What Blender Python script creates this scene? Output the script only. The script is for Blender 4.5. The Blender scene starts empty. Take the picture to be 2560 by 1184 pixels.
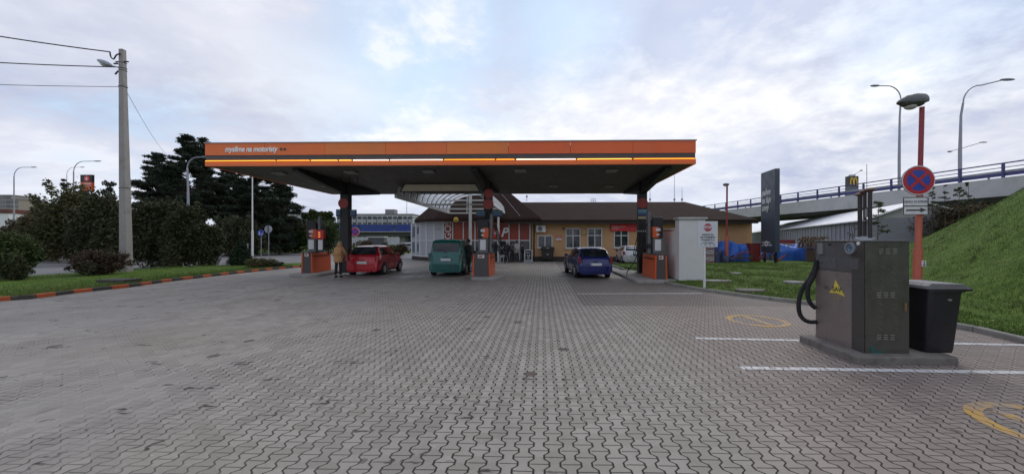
import bpy, math, random
import numpy as np
from mathutils import Vector, Matrix
R = math.radians
PI = math.pi
rnd = random.Random(7)
SC = bpy.context.scene
COL = SC.collection

# ------------------------------------------------------------------ camera model (pixels of the 2560 px photograph)
F, PX, PY, H0, YAW = 900.0, 1335.0, 603.0, 1.7, math.atan(20/900)
cs, sn = math.cos(YAW), math.sin(YAW)

def W(px, py, Y):
    u = (px-PX)/F; D = Y/(cs+u*sn)
    return Vector((D*(-sn+u*cs), Y, H0+(PY-py)/F*D))

def G(px, py, z=0.0):
    D = F*(H0-z)/(py-PY); u = (px-PX)/F
    return Vector((D*(-sn+u*cs), D*(cs+u*sn), z))

def XX(px, Y):
    return W(px, 600, Y).x

def ZZ(py, px, Y):
    return W(px, py, Y).z

# ------------------------------------------------------------------ materials
class E:
    """tiny expression wrapper round math nodes"""
    def __init__(s, nt, sock): s.nt = nt; s.s = sock
    def _m(s, op, *a):
        n = s.nt.nodes.new('ShaderNodeMath'); n.operation = op
        for i, v in enumerate((s,)+a):
            if isinstance(v, E): s.nt.links.new(v.s, n.inputs[i])
            else: n.inputs[i].default_value = v
        return E(s.nt, n.outputs[0])
    def __add__(s, o): return s._m('ADD', o)
    def __sub__(s, o): return s._m('SUBTRACT', o)
    def __mul__(s, o): return s._m('MULTIPLY', o)
    def __truediv__(s, o): return s._m('DIVIDE', o)
    def neg(s): return s._m('MULTIPLY', -1.0)
    def abs(s): return s._m('ABSOLUTE')
    def min(s, o): return s._m('MINIMUM', o)
    def max(s, o): return s._m('MAXIMUM', o)
    def fl(s): return s._m('FLOOR')
    def mod(s, o): return s._m('FLOORED_MODULO', o)
    def lt(s, o): return s._m('LESS_THAN', o)
    def gt(s, o): return s._m('GREATER_THAN', o)
    def pp(s, o): return s._m('PINGPONG', o)
    def rnd(s): return s._m('ROUND')
    def pw(s, o): return s._m('POWER', o)
    def clamp(s, a=0.0, b=1.0): return s.max(a).min(b)
    def ss(s, a, b):
        n = s.nt.nodes.new('ShaderNodeMapRange'); n.interpolation_type = 'SMOOTHSTEP'
        s.nt.links.new(s.s, n.inputs[0]); n.inputs[1].default_value = a; n.inputs[2].default_value = b
        return E(s.nt, n.outputs[0])
    def lin(s, a, b, c, d):
        n = s.nt.nodes.new('ShaderNodeMapRange')
        s.nt.links.new(s.s, n.inputs[0])
        for i, v in enumerate((a, b, c, d)): n.inputs[i+1].default_value = v
        return E(s.nt, n.outputs[0])

def noise(nt, vec, scale, detail=3, rough=.55, dist=0):
    n = nt.nodes.new('ShaderNodeTexNoise'); n.inputs['Scale'].default_value = scale
    n.inputs['Detail'].default_value = detail; n.inputs['Roughness'].default_value = rough
    n.inputs['Distortion'].default_value = dist
    nt.links.new(vec, n.inputs['Vector'])
    return E(nt, n.outputs[0])

def mixc(nt, fac, a, b, blend='MIX'):
    n = nt.nodes.new('ShaderNodeMix'); n.data_type = 'RGBA'; n.blend_type = blend
    for inp, v in ((n.inputs[0], fac), (n.inputs[6], a), (n.inputs[7], b)):
        if isinstance(v, E): nt.links.new(v.s, inp)
        elif hasattr(v, 'links'): nt.links.new(v, inp)
        elif isinstance(v, (int, float)): inp.default_value = v
        else: inp.default_value = (*v[:3], 1)
    return n.outputs[2]

def newmat(name):
    m = bpy.data.materials.new(name); m.use_nodes = True
    nt = m.node_tree; b = nt.nodes['Principled BSDF']
    return m, nt, b

def vmul(nt, sock, s):
    n = nt.nodes.new('ShaderNodeVectorMath'); n.operation = 'MULTIPLY'; n.inputs[1].default_value = s
    nt.links.new(sock, n.inputs[0]); return n.outputs[0]

def bump(nt, b, h, strength=.3, dist=.02):
    n = nt.nodes.new('ShaderNodeBump'); n.inputs['Strength'].default_value = strength
    n.inputs['Distance'].default_value = dist
    nt.links.new(h.s, n.inputs['Height']); nt.links.new(n.outputs[0], b.inputs['Normal'])

MC = {}
def pm(name, col, rough=.6, metal=0, *, spec=.5, var=.18, scale=3., bmp=0., bscale=60., coat=0, dirt=0, dirtcol=(.10, .085, .07), stretch=None):
    """painted / plain surface with wear: two noises vary its colour and its gloss"""
    if name in MC: return MC[name]
    m, nt, b = newmat(name)
    tc = nt.nodes.new('ShaderNodeTexCoord').outputs['Object']
    if stretch: tc = vmul(nt, tc, stretch)
    n1 = noise(nt, tc, scale, 4); n2 = noise(nt, tc, scale*9, 3)
    f = (n1*.65+n2*.35).lin(.25, .75, 1-var, 1+var)
    rgb = nt.nodes.new('ShaderNodeCombineColor')
    for i, c in enumerate(col): nt.links.new((f*c).s, rgb.inputs[i])
    c = rgb.outputs[0]
    if dirt:
        d = (noise(nt, tc, scale*2.3, 5, .7).ss(.48, .72)*dirt)
        c = mixc(nt, d, c, dirtcol)
    nt.links.new(c, b.inputs['Base Color'])
    nt.links.new(n2.lin(.3, .7, max(rough-.12, .03), min(rough+.12, 1)).s, b.inputs['Roughness'])
    b.inputs['Metallic'].default_value = metal; b.inputs['Specular IOR Level'].default_value = spec
    b.inputs['Coat Weight'].default_value = coat
    b.inputs['Coat Roughness'].default_value = .08
    if bmp: bump(nt, b, noise(nt, tc, bscale, 4), bmp, .01)
    MC[name] = m
    return m

def emis(name, col, st):
    if name in MC: return MC[name]
    m, nt, b = newmat(name)
    b.inputs['Base Color'].default_value = (*col, 1)
    b.inputs['Emission Color'].default_value = (*col, 1); b.inputs['Emission Strength'].default_value = st
    MC[name] = m
    return m

def glass(name, col=(.02, .025, .028), rough=.06):
    if name in MC: return MC[name]
    m, nt, b = newmat(name)
    tc = nt.nodes.new('ShaderNodeTexCoord').outputs['Object']
    n1 = noise(nt, tc, 2.2, 3)
    c = mixc(nt, n1.ss(.35, .7), col, tuple(min(x*2.2+.01, 1) for x in col))
    nt.links.new(c, b.inputs['Base Color'])
    b.inputs['Roughness'].default_value = rough
    b.inputs['IOR'].default_value = 1.5
    bump(nt, b, noise(nt, tc, 1.3, 1), .05, .02)
    MC[name] = m
    return m

def leafmat(name, c1, c2, c3):
    if name in MC: return MC[name]
    m, nt, b = newmat(name)
    geo = nt.nodes.new('ShaderNodeNewGeometry'); ri = E(nt, geo.outputs['Random Per Island'])
    tc = nt.nodes.new('ShaderNodeTexCoord').outputs['Object']
    n = noise(nt, tc, .55, 3)
    c = mixc(nt, ri, c1, c2)
    c = mixc(nt, (n.ss(.45, .68)*.8), c, c3)
    nt.links.new(c, b.inputs['Base Color']); b.inputs['Roughness'].default_value = .7
    b.inputs['Specular IOR Level'].default_value = .25
    MC[name] = m
    return m

# ------------------------------------------------------------------ mesh building
ORG = {}
class MB:
    def __init__(s): s.v = []; s.f = []; s.m = []; s.mi = 0
    def add(s, vs, fs):
        o = len(s.v); s.v += [tuple(v) for v in vs]
        s.f += [tuple(i+o for i in f) for f in fs]; s.m += [s.mi]*len(fs); return s
    def box(s, x0, x1, y0, y1, z0, z1, M=None):
        vs = [Vector((x, y, z)) for z in (z0, z1) for y in (y0, y1) for x in (x0, x1)]
        if M is not None: vs = [M @ v for v in vs]
        return s.add(vs, [(0, 2, 3, 1), (4, 5, 7, 6), (0, 1, 5, 4), (2, 6, 7, 3), (0, 4, 6, 2), (1, 3, 7, 5)])
    def bar(s, p, q, w, h=None, up=(0, 0, 1)):
        """box beam from p to q"""
        p, q = Vector(p), Vector(q); h = h or w; d = (q-p).normalized(); up = Vector(up)
        if abs(d.dot(up)) > .98: up = Vector((0, 1, 0))
        r = d.cross(up).normalized()*w/2; u = r.cross(d).normalized()*h/2
        vs = [c+a*r+b*u for c in (p, q) for a, b in ((-1, -1), (1, -1), (1, 1), (-1, 1))]
        return s.add(vs, [(3, 2, 1, 0), (4, 5, 6, 7), (0, 1, 5, 4), (1, 2, 6, 5), (2, 3, 7, 6), (3, 0, 4, 7)])
    def tube(s, pts, r, n=8, caps=True):
        pts = [Vector(p) for p in pts]; k = len(pts)
        rs = r if isinstance(r, (list, tuple)) else [r]*k
        o = len(s.v); prev = None; vs = []
        for i, p in enumerate(pts):
            d = (pts[min(i+1, k-1)]-pts[max(i-1, 0)]).normalized()
            if prev is None:
                a = Vector((0, 0, 1)) if abs(d.z) < .9 else Vector((1, 0, 0))
                prev = d.cross(a).normalized()
            x = (prev-d*prev.dot(d)).normalized(); y = d.cross(x); prev = x
            vs += [p+rs[i]*(math.cos(2*PI*j/n)*x+math.sin(2*PI*j/n)*y) for j in range(n)]
        fs = [(i*n+j, i*n+(j+1) % n, (i+1)*n+(j+1) % n, (i+1)*n+j) for i in range(k-1) for j in range(n)]
        if caps: fs += [tuple(reversed(range(n))), tuple(range((k-1)*n, k*n))]
        return s.add(vs, fs)
    def cyl(s, p, q, r, r2=None, n=16): return s.tube([p, q], [r, r if r2 is None else r2], n)
    def lathe(s, prof, c=(0, 0, 0), n=24, M=None):
        vs = []
        for r, z in prof:
            for j in range(n):
                v = Vector((r*math.cos(2*PI*j/n), r*math.sin(2*PI*j/n), z))
                if M is not None: v = M @ v
                vs.append(v+Vector(c))
        k = len(prof)
        fs = [(i*n+j, i*n+(j+1) % n, (i+1)*n+(j+1) % n, (i+1)*n+j) for i in range(k-1) for j in range(n)]
        fs += [tuple(reversed(range(n))), tuple(range((k-1)*n, k*n))]
        return s.add(vs, fs)
    def ell(s, c, r, n=12, k=8, M=None):
        r = (r, r, r) if isinstance(r, (int, float)) else r
        pr = [(math.sin(PI*i/k), -math.cos(PI*i/k)) for i in range(k+1)]
        vs = []
        for a, z in pr:
            a = max(a, 1e-3)
            for j in range(n):
                v = Vector((r[0]*a*math.cos(2*PI*j/n), r[1]*a*math.sin(2*PI*j/n), r[2]*z))
                if M is not None: v = M @ v
                vs.append(v+Vector(c))
        fs = [(i*n+j, i*n+(j+1) % n, (i+1)*n+(j+1) % n, (i+1)*n+j) for i in range(k) for j in range(n)]
        fs += [tuple(reversed(range(n))), tuple(range(k*n, (k+1)*n))]
        return s.add(vs, fs)
    def prism(s, poly, fn, t0, t1):
        """poly: 2-D outline; fn(a, b, t) -> 3-D"""
        n = len(poly); vs = [fn(a, b, t) for t in (t0, t1) for a, b in poly]
        fs = [tuple(reversed(range(n))), tuple(range(n, 2*n))]+[(i, (i+1) % n, (i+1) % n+n, i+n) for i in range(n)]
        return s.add(vs, fs)
    def quad(s, a, b, c, d, t=0.01):
        """thin slab whose front face is a,b,c,d (counter-clockwise from outside)"""
        a, b, c, d = map(Vector, (a, b, c, d)); nrm = (b-a).cross(d-a).normalized()*t
        return s.add([a, b, c, d, a-nrm, b-nrm, c-nrm, d-nrm],
                     [(0, 1, 2, 3), (7, 6, 5, 4), (0, 4, 5, 1), (1, 5, 6, 2), (2, 6, 7, 3), (3, 7, 4, 0)])
    def disc(s, c, nrm, r, t=.02, n=28, r0=0):
        c = Vector(c); nrm = Vector(nrm).normalized()
        a = Vector((0, 0, 1)) if abs(nrm.z) < .9 else Vector((1, 0, 0))
        x = nrm.cross(a).normalized(); y = nrm.cross(x)
        def ring(rr, d): return [c+nrm*d+rr*(math.cos(2*PI*j/n)*x+math.sin(2*PI*j/n)*y) for j in range(n)]
        if r0 == 0:
            vs = ring(r, 0)+ring(r, t)
            fs = [tuple(range(n)), tuple(reversed(range(n, 2*n)))]+[((j+1) % n, j, j+n, (j+1) % n+n) for j in range(n)]
        else:
            vs = ring(r, 0)+ring(r, t)+ring(r0, t)+ring(r0, 0)
            fs = []
            for q in range(4):
                for j in range(n):
                    fs.append((q*n+(j+1) % n, q*n+j, ((q+1) % 4)*n+j, ((q+1) % 4)*n+(j+1) % n))
        return s.add(vs, fs)
    def build(s, name, mat, parent=None, w=False, bevel=0, smooth=False, ang=40, loc=None):
        used = sorted({i for f in s.f for i in f})
        if len(used) < len(s.v):
            mp = {q: k for k, q in enumerate(used)}; s.v = [s.v[q] for q in used]; s.f = [tuple(mp[i] for i in f) for f in s.f]
        me = bpy.data.meshes.new(name)
        org = Vector((0, 0, 0))
        if w and parent is not None: org = ORG.get(parent.name, org)
        if loc is not None: org = Vector(loc)
        me.from_pydata([(v[0]-org.x, v[1]-org.y, v[2]-org.z) for v in s.v], [], s.f)
        mats = mat if isinstance(mat, (list, tuple)) else [mat]
        for m in mats: me.materials.append(m)
        if len(mats) > 1: me.polygons.foreach_set('material_index', s.m)
        me.validate(); me.update()
        o = bpy.data.objects.new(name, me); COL.objects.link(o)
        if parent is not None:
            o.parent = parent; ORG[o.name] = ORG.get(parent.name, Vector((0, 0, 0)))
        if loc is not None: o.location = org; ORG[o.name] = org
        if smooth:
            me.polygons.foreach_set('use_smooth', [True]*len(me.polygons))
            me.set_sharp_from_angle(angle=R(ang))
        if bevel:
            md = o.modifiers.new('Bevel', 'BEVEL'); md.width = bevel; md.segments = 2; md.limit_method = 'ANGLE'
            md.angle_limit = R(50)
        return o

def tag(o, label=None, cat=None, group=None, kind=None):
    if label: o['label'] = label
    if cat: o['category'] = cat
    if group: o['group'] = group
    if kind: o['kind'] = kind
    return o

def thing(name, label, cat, loc=(0, 0, 0), rz=0, group=None):
    o = bpy.data.objects.new(name, None); COL.objects.link(o); o.empty_display_size = .2
    o.location = loc; o.rotation_euler = (0, 0, rz); ORG[o.name] = Vector(loc)
    return tag(o, label, cat, group)

def dup(root, loc, rz=0, label=None, group=None, scale=None):
    r = root.copy(); COL.objects.link(r); r.location = loc; r.rotation_euler = (0, 0, rz)
    if scale: r.scale = (scale,)*3
    if label: r['label'] = label
    if group: r['group'] = group
    for ch in list(root.children):
        c = ch.copy(); COL.objects.link(c); c.parent = r
        for g in list(ch.children):
            d = g.copy(); COL.objects.link(d); d.parent = c
    return r

def struct(mb, name, mat, **k):
    return tag(mb.build(name, mat, **k), kind='structure')

def text(body, name, parent, size, mat, loc, rot=(PI/2, 0, 0), shear=0, align='CENTER', ext=.004, w=True, bold=0, sx=1):
    cu = bpy.data.curves.new(name, 'FONT'); cu.body = body; cu.size = size; cu.shear = shear
    cu.align_x = align; cu.align_y = 'CENTER'; cu.extrude = ext; cu.offset = bold
    cu.materials.append(mat)
    tmp = bpy.data.objects.new(name+'_curve', cu); COL.objects.link(tmp)
    dg = bpy.context.evaluated_depsgraph_get(); me = bpy.data.meshes.new_from_object(tmp.evaluated_get(dg))
    bpy.data.objects.remove(tmp); bpy.data.curves.remove(cu); me.name = name
    o = bpy.data.objects.new(name, me); COL.objects.link(o); o.parent = parent
    l = Vector(loc)
    if w: l = l-ORG.get(parent.name, Vector((0, 0, 0)))
    o.location = l; o.rotation_euler = rot; o.scale = (sx, 1, 1)
    return o

# ------------------------------------------------------------------ shared materials
M_white = pm('white_paint', (.72, .73, .72), .45, var=.06, dirt=.25)
M_whitewall = pm('white_render', (.66, .66, .645), .85, var=.05, scale=.8, bmp=.2, dirt=.12, dirtcol=(.32, .31, .28))
M_dark = pm('dark_paint', (.008, .008, .009), .5, var=.2)
M_char = pm('charcoal_panel', (.055, .052, .05), .5, var=.15, dirt=.3)
M_orange = pm('orange_paint', (.62, .10, .022), .38, var=.12, scale=.9)
M_fascia = pm('fascia_orange', (.78, .165, .028), .42, var=.16, scale=.28, dirt=.15, dirtcol=(.5, .07, .02))
M_red = pm('red_paint', (.50, .02, .02), .4, var=.1)
M_blue = pm('blue_paint', (.015, .045, .30), .4, var=.12)
M_galv = pm('galvanised_steel', (.38, .40, .42), .45, .7, var=.12, dirt=.2)
M_conc = pm('concrete', (.30, .29, .27), .9, var=.2, scale=1.5, bmp=.4, dirt=.5, dirtcol=(.14, .13, .11))
M_concl = pm('pale_concrete', (.46, .46, .45), .85, var=.12, scale=.5, bmp=.2, dirt=.35, dirtcol=(.25, .24, .22))
M_kerbc = pm('kerb_concrete', (.26, .25, .22), .9, var=.25, scale=2, bmp=.5, dirt=.5, dirtcol=(.10, .11, .07))
M_glassd = glass('dark_glass')
M_carglass = glass('car_glass', (.012, .015, .017), .05)
M_rubber = pm('tyre_rubber', (.018, .018, .018), .85, var=.2, bmp=.2)
M_rim = pm('wheel_rim', (.42, .43, .44), .35, .6, var=.15, dirt=.3)
M_blackp = pm('black_plastic', (.012, .012, .014), .55, var=.2, bmp=.1)
M_paper = pm('paper_notice', (.68, .68, .66), .6, var=.05)
M_wood = pm('weathered_wood', (.20, .135, .085), .85, var=.35, scale=4, bmp=.3, stretch=(1, 1, 6))
M_soil = pm('bare_soil', (.12, .09, .06), .95, var=.3, scale=2, bmp=.5)
# ------------------------------------------------------------------ camera, render, light, sky
cam = bpy.data.cameras.new('camera'); co = bpy.data.objects.new('camera', cam); COL.objects.link(co)
co.location = (0, 0, H0); co.rotation_euler = (PI/2, 0, YAW)
cam.sensor_width = 36; cam.lens = F/2560*36; cam.shift_x = -(PX-1280)/2560; cam.shift_y = (PY-592)/2560
cam.clip_end = 3000; cam.clip_start = .05
SC.camera = co
SC.view_settings.view_transform = 'Standard'; SC.view_settings.look = 'None'
SC.view_settings.exposure = .46; SC.view_settings.gamma = 1
SUN_EL, SUN_AZ = R(38), R(28)       # a weak sun behind thin cloud, beyond the station to the right
sl = bpy.data.lights.new('sun', 'SUN'); sl.energy = .7; sl.angle = R(32); sl.color = (1, .95, .88)
so = bpy.data.objects.new('sun', sl); COL.objects.link(so)
sd = Vector((math.sin(SUN_AZ)*math.cos(SUN_EL), math.cos(SUN_AZ)*math.cos(SUN_EL), math.sin(SUN_EL)))
so.rotation_euler = (-sd).to_track_quat('-Z', 'Y').to_euler(); so.location = (0, 0, 60)

def make_world():
    w = bpy.data.worlds.new('World'); SC.world = w; w.use_nodes = True; nt = w.node_tree
    bg = nt.nodes['Background']; bg.inputs['Strength'].default_value = .1
    sky = nt.nodes.new('ShaderNodeTexSky'); sky.sky_type = 'NISHITA'; sky.sun_disc = False
    sky.sun_elevation = SUN_EL; sky.sun_rotation = SUN_AZ; sky.air_density = 1.2; sky.dust_density = 1.5
    tc = nt.nodes.new('ShaderNodeTexCoord').outputs['Generated']
    sep = nt.nodes.new('ShaderNodeSeparateXYZ'); nt.links.new(tc, sep.inputs[0])
    x, y, z = (E(nt, sep.outputs[i]) for i in range(3))
    zz = z.max(.0)+.22
    cmb = nt.nodes.new('ShaderNodeCombineXYZ')
    nt.links.new((x/zz).s, cmb.inputs[0]); nt.links.new((y/zz).s, cmb.inputs[1]); cmb.inputs[2].default_value = 3.7
    P = cmb.outputs[0]
    big = noise(nt, P, .75, 4, .5, .35)
    med = noise(nt, P, 2.1, 6, .58, .25)
    fine = noise(nt, P, 6.5, 6, .62, .2)
    wob = (med-.5)*.40+(fine-.5)*.26
    def dirv(px, py):
        u, v = (px-PX)/F, (PY-py)/F
        return Vector((-sn+u*cs, cs+u*sn, v)).normalized()
    def blob(px, py, rad, soft, k=1.0, sx=1.0):
        d = dirv(px, py)
        h = Vector((-d.y, d.x, 0)).normalized(); t = d.cross(h).normalized()
        a = (x*h.x+y*h.y+z*h.z)*(1/sx); b2 = x*t.x+y*t.y+z*t.z
        c = (x*d.x+y*d.y+z*d.z)
        r = ((a*a+b2*b2)._m('SQRT')+wob)+(c.lt(0.0)*5.0)
        return r.lin(rad-soft, rad+soft, 1, 0).clamp()*k
    # breaks in the layer where blue shows, and bright lit cumulus edges
    blue = blob(1010, 200, .16, .13, 1.0, 1.0).max(blob(1080, 40, .10, .08, .7, 1.6)).max(blob(1400, 80, .14, .15, .7, 1)) \
        .max(blob(2195, 130, .055, .07, .65, 2.4)).max(blob(1130, 290, .06, .07, .8, 2.2)).max(blob(1740, 110, .20, .2, .22, 1.2)) \
        .max(blob(390, 325, .03, .05, .55, 2.2))
    blue = blue.max((big*.6+med*.4).ss(.55, .72)*.5)
    white = blob(955, 92, .02, .05, .8, 1.1).max(blob(1095, 40, .025, .05, .8, 1.1)).max(blob(1075, 330, .06, .06, 1.0, 2.0)) \
        .max(blob(880, 235, .08, .08, .55, 2.4)).max(blob(1650, 300, .08, .09, 1.0, 4.2)).max(blob(1880, 250, .07, .08, .95, 2.8)) \
        .max(blob(2330, 400, .05, .07, .55, 3.0)).max(blob(1000, 90, .10, .1, .2, 1.4)).max(blob(620, 200, .1, .12, .2, 2.0))
    hz = z.lin(0.0, .28, 1, 0).clamp()
    shade = (big*.55+med*.33+fine*.12).lin(.41, .58, 0, 1).clamp()
    cl = mixc(nt, shade, (3.05, 3.5, 4.95), (6.5, 6.6, 7.2))
    cl = mixc(nt, (hz*.4), cl, (6.0, 6.4, 7.1))
    # the layer is thicker and darker high behind the camera side
    cl = mixc(nt, (blob(1750, 110, .3, .3, .6, 1.8)), cl, (4.1, 4.5, 6.0))
    cl = mixc(nt, white, cl, (8.4, 8.25, 8.0))
    sk = mixc(nt, .8, sky.outputs[0], (4.9, 6.7, 8.6))
    out = mixc(nt, (blue*(E(nt, white.s).lin(0, 1, 1, .15))), cl, sk)
    nt.links.new(out, bg.inputs['Color'])
make_world()

# ------------------------------------------------------------------ ground
KL = [G(-260, 790), G(0, 752), G(73, 748), G(200, 731), G(327, 717.6), G(420, 704), G(512, 693), G(620, 680.5), G(700, 672), G(752, 667.5)]
KL[0] = Vector((KL[1].x+.1, -6, 0))
KR = [(7.7, -8), (7.8, 2), (7.95, 5.9), (8.15, 7.1), (7.85, 8.6), (7.15, 9.9), (6.3, 10.9), (5.6, 12.2), (5.25, 13.2), (5.0, 14.3), (4.95, 16), (5.0, 18.5), (4.75, 21), (4.8, 26.2)]
def kr(y):
    if y > 26.2: return 9.0+(y-26.2)*.0
    for (a, b), (c, d) in zip(KR, KR[1:]):
        if b <= y <= d: return a+(c-a)*(y-b)/(d-b)
    return KR[0][0]
def emb(x, y):
    xf = 9.2+max(0, y-7.5)*.62
    Hh = 5.6 if y < 13 else max(0, 5.6-(y-13)*.26)
    t = min(max((x-xf)/8.5, 0), 1)
    t = t*t*(3-2*t)*.6+t*.4
    return Hh*t
def lawnz(x, y): return .09+emb(x, y)+.02*math.sin(x*1.7+y*.6)+.02*math.sin(y*1.3)

def paver_mat():
    m, nt, b = newmat('concrete_pavers')
    geo = nt.nodes.new('ShaderNodeNewGeometry')
    sep = nt.nodes.new('ShaderNodeSeparateXYZ'); nt.links.new(geo.outputs['Position'], sep.inputs[0])
    P = geo.outputs['Position']
    p, L, a = .1216, .178, .155
    wx = (noise(nt, P, .8, 2)-.5)*.035; wy = (noise(nt, vmul(nt, P, (1, 1.3, 1)), .9, 2)-.5)*.06
    x = E(nt, sep.outputs[0]); y = E(nt, sep.outputs[1])
    u = (x+wx+30.0)/p; v = (y+wy+30.0)/L
    tri = ((v+.25).pp(.5)*4.0-1.0)          # -1..1, period 1
    tri = ((v*1.0).pp(.5)*4.0-1.0)
    T = (tri*2.6).max(-1.0).min(1.0)
    aT = T*a
    mm = u.mod(2.0)
    l0 = mm-aT; l1 = mm-1.0+aT; l2 = mm-2.0-aT
    dl = l0.abs().min(l1.abs()).min(l2.abs())*p
    isA = (l0.gt(0.0))*(l1.lt(0.0))          # column A between line 0 and line 1
    vj = v-v.rnd()
    vB = (v+.5)-(v+.5).rnd()
    dj = (vj.abs()*isA+vB.abs()*(isA*-1.0+1.0))*L
    # stone id
    idu = ((u-aT)*.5).fl()*2.0+isA
    idv = (v+.5).fl()*isA+(v.fl()+.37)*(isA*-1.0+1.0)
    cmb = nt.nodes.new('ShaderNodeCombineXYZ'); nt.links.new(idu.s, cmb.inputs[0]); nt.links.new(idv.s, cmb.inputs[1])
    wn = nt.nodes.new('ShaderNodeTexWhiteNoise'); wn.noise_dimensions = '2D'; nt.links.new(cmb.outputs[0], wn.inputs[0])
    rv = E(nt, wn.outputs[0])
    n_big = noise(nt, P, .22, 4, .6); n_mid = noise(nt, P, 1.1, 4, .6); n_fine = noise(nt, P, 45, 4, .7)
    n_edge = noise(nt, P, 9, 4, .7)
    wj = .0062
    joint1 = (dl+(n_edge-.5)*.004).ss(wj*1.9, wj*.6)
    joint2 = (dj+(n_edge-.5)*.003).ss(wj*1.25, wj*.35)*.85
    joint = joint1.max(joint2)
    # joints silted up towards the left half (old worn patch)
    silt = (x*-1.0+(n_mid-.5)*3.0+(y*-.28)).ss(-.4, 4.2)*noise(nt, P, .9, 5, .65).ss(.34, .58)
    fill = (silt*-.93+1.0)
    joint = joint*fill
    base = mixc(nt, rv, (.268, .245, .207), (.368, .340, .294))
    # pinkish pavers in the parking bays on the right
    pink = ((x+(n_mid-.5)*1.2)-y*.12).ss(.6, 2.6)*((x).gt(1.08))
    base = mixc(nt, (pink*.85), base, mixc(nt, rv, (.212, .165, .140), (.305, .243, .210)))
    # darker re-laid strip beside the pumps
    dark = (x.gt(1.08))*(y.gt(9.55))
    base = mixc(nt, (dark*.6), base, mixc(nt, rv, (.118, .104, .090), (.152, .135, .118)))
    # stains: sandy wash, oil; darker, smoother patches under the roof, big tonal drift
    sand = noise(nt, vmul(nt, P, (1, .8, 1)), .35, 5, .6).ss(.50, .66)*(x.lin(-3, 2, 1, 0).clamp())
    base = mixc(nt, (sand*.38), base, (.30, .26, .20))
    base = mixc(nt, (n_big.ss(.42, .62)*.35*(x.ss(-1, -8))), base, (.235, .232, .232))
    oil = noise(nt, P, 1.7, 3, .5, .6).ss(.66, .74)
    base = mixc(nt, (oil*.3), base, (.06, .052, .045))
    rust = noise(nt, P, 3.1, 2, .5).ss(.735, .75)
    base = mixc(nt, (rust*.7), base, (.075, .045, .036))
    base = mixc(nt, ((rv.gt(.9965))*(x.lt(1.0))*.85), base, (.075, .042, .036))
    tyre = (noise(nt, vmul(nt, P, (2.2, .12, 1)), 1.0, 3, .5, .3).ss(.55, .68)); base = mixc(nt, (tyre*.16), base, (.11, .10, .09))
    drip = noise(nt, P, 5.5, 2, .5).ss(.70, .75)*(noise(nt, P, .6, 2).ss(.45, .55)); base = mixc(nt, (drip*.35), base, (.07, .06, .052))
    under_roof = (y.ss(14.5, 17.5))*(noise(nt, P, .5, 4, .6).ss(.36, .56))*(y.ss(27.0, 22.0))
    base = mixc(nt, (under_roof*.5), base, (.075, .072, .068))
    base = mixc(nt, (n_mid.ss(.3, .7)*.3), base, (.21, .195, .17))
    base = mixc(nt, (n_fine.ss(.55, .75)*.25), base, (.33, .315, .29))
    base = mixc(nt, (n_fine.ss(.47, .3)*.35), base, (.115, .108, .10))
    specks = noise(nt, P, 22, 2, .5).ss(.745, .76)
    base = mixc(nt, (specks*.6), base, (.55, .53, .49))
    # deep gaps where stones have sunk
    gap = noise(nt, vmul(nt, P, (1.0, 2.2, 1)), 1.6, 4, .65).ss(.605, .66)*(x.lt(0.4))*((dl.min(dj)).ss(.030, .012))
    jj = joint.max(gap*.85)
    base = mixc(nt, jj, base, (.016, .012, .009))
    nt.links.new(base, b.inputs['Base Color'])
    nt.links.new((rv*.1+.72-under_roof*.3).s, b.inputs['Roughness'])
    b.inputs['Specular IOR Level'].default_value = .35
    h = (jj*-1.0)+(rv-.5)*.25+n_fine*.12+(dl.min(dj)).ss(0.0, .014)*.35
    bump(nt, b, h, .55, .006)
    return m
M_pave = paver_mat()

def asphalt():
    m, nt, b = newmat('asphalt')
    P = nt.nodes.new('ShaderNodeNewGeometry').outputs['Position']
    n1 = noise(nt, P, .3, 5, .6); n2 = noise(nt, P, 30, 3, .7)
    c = mixc(nt, n1.ss(.35, .65), (.13, .128, .125), (.20, .195, .19))
    c = mixc(nt, (n2.ss(.4, .7)*.3), c, (.26, .25, .24))
    nt.links.new(c, b.inputs['Base Color']); b.inputs['Roughness'].default_value = .85
    return m
def grassbase(name='grass_ground'):
    m, nt, b = newmat(name)
    P = nt.nodes.new('ShaderNodeNewGeometry').outputs['Position']
    n1 = noise(nt, P, .28, 5, .62); n2 = noise(nt, P, 3.2, 4, .65); n3 = noise(nt, P, 28, 3, .7); n4 = noise(nt, P, .9, 5, .7)
    c = mixc(nt, n2.ss(.36, .66), (.055, .112, .011), (.115, .185, .026))
    c = mixc(nt, (n1.ss(.45, .7)*.6), c, (.088, .135, .030))
    c = mixc(nt, (n3.ss(.5, .75)*.5), c, (.105, .150, .040))
    c = mixc(nt, (n3.ss(.46, .3)*.6), c, (.018, .030, .008))
    c = mixc(nt, (n4.ss(.56, .72)*.6), c, (.125, .105, .05))
    nt.links.new(c, b.inputs['Base Color']); b.inputs['Roughness'].default_value = .9
    b.inputs['Specular IOR Level'].default_value = .15
    bump(nt, b, (n3+n2*.6), .9, .04)
    return m
M_asph = asphalt(); M_grass = grassbase()

mb = MB(); mb.add([(-900, -60, -.09), (900, -60, -.09), (900, 1500, -.09), (-900, 1500, -.09)], [(0, 1, 2, 3)])
struct(mb, 'ground', M_grass)
mb = MB(); mb.add([(-120, -10, -.03), (-10, -10, -.03), (-10, 46, -.03), (-6, 70, -.03), (-120, 47, -.03)], [(0, 1, 2, 3, 4)])
struct(mb, 'road', M_asph)

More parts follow.
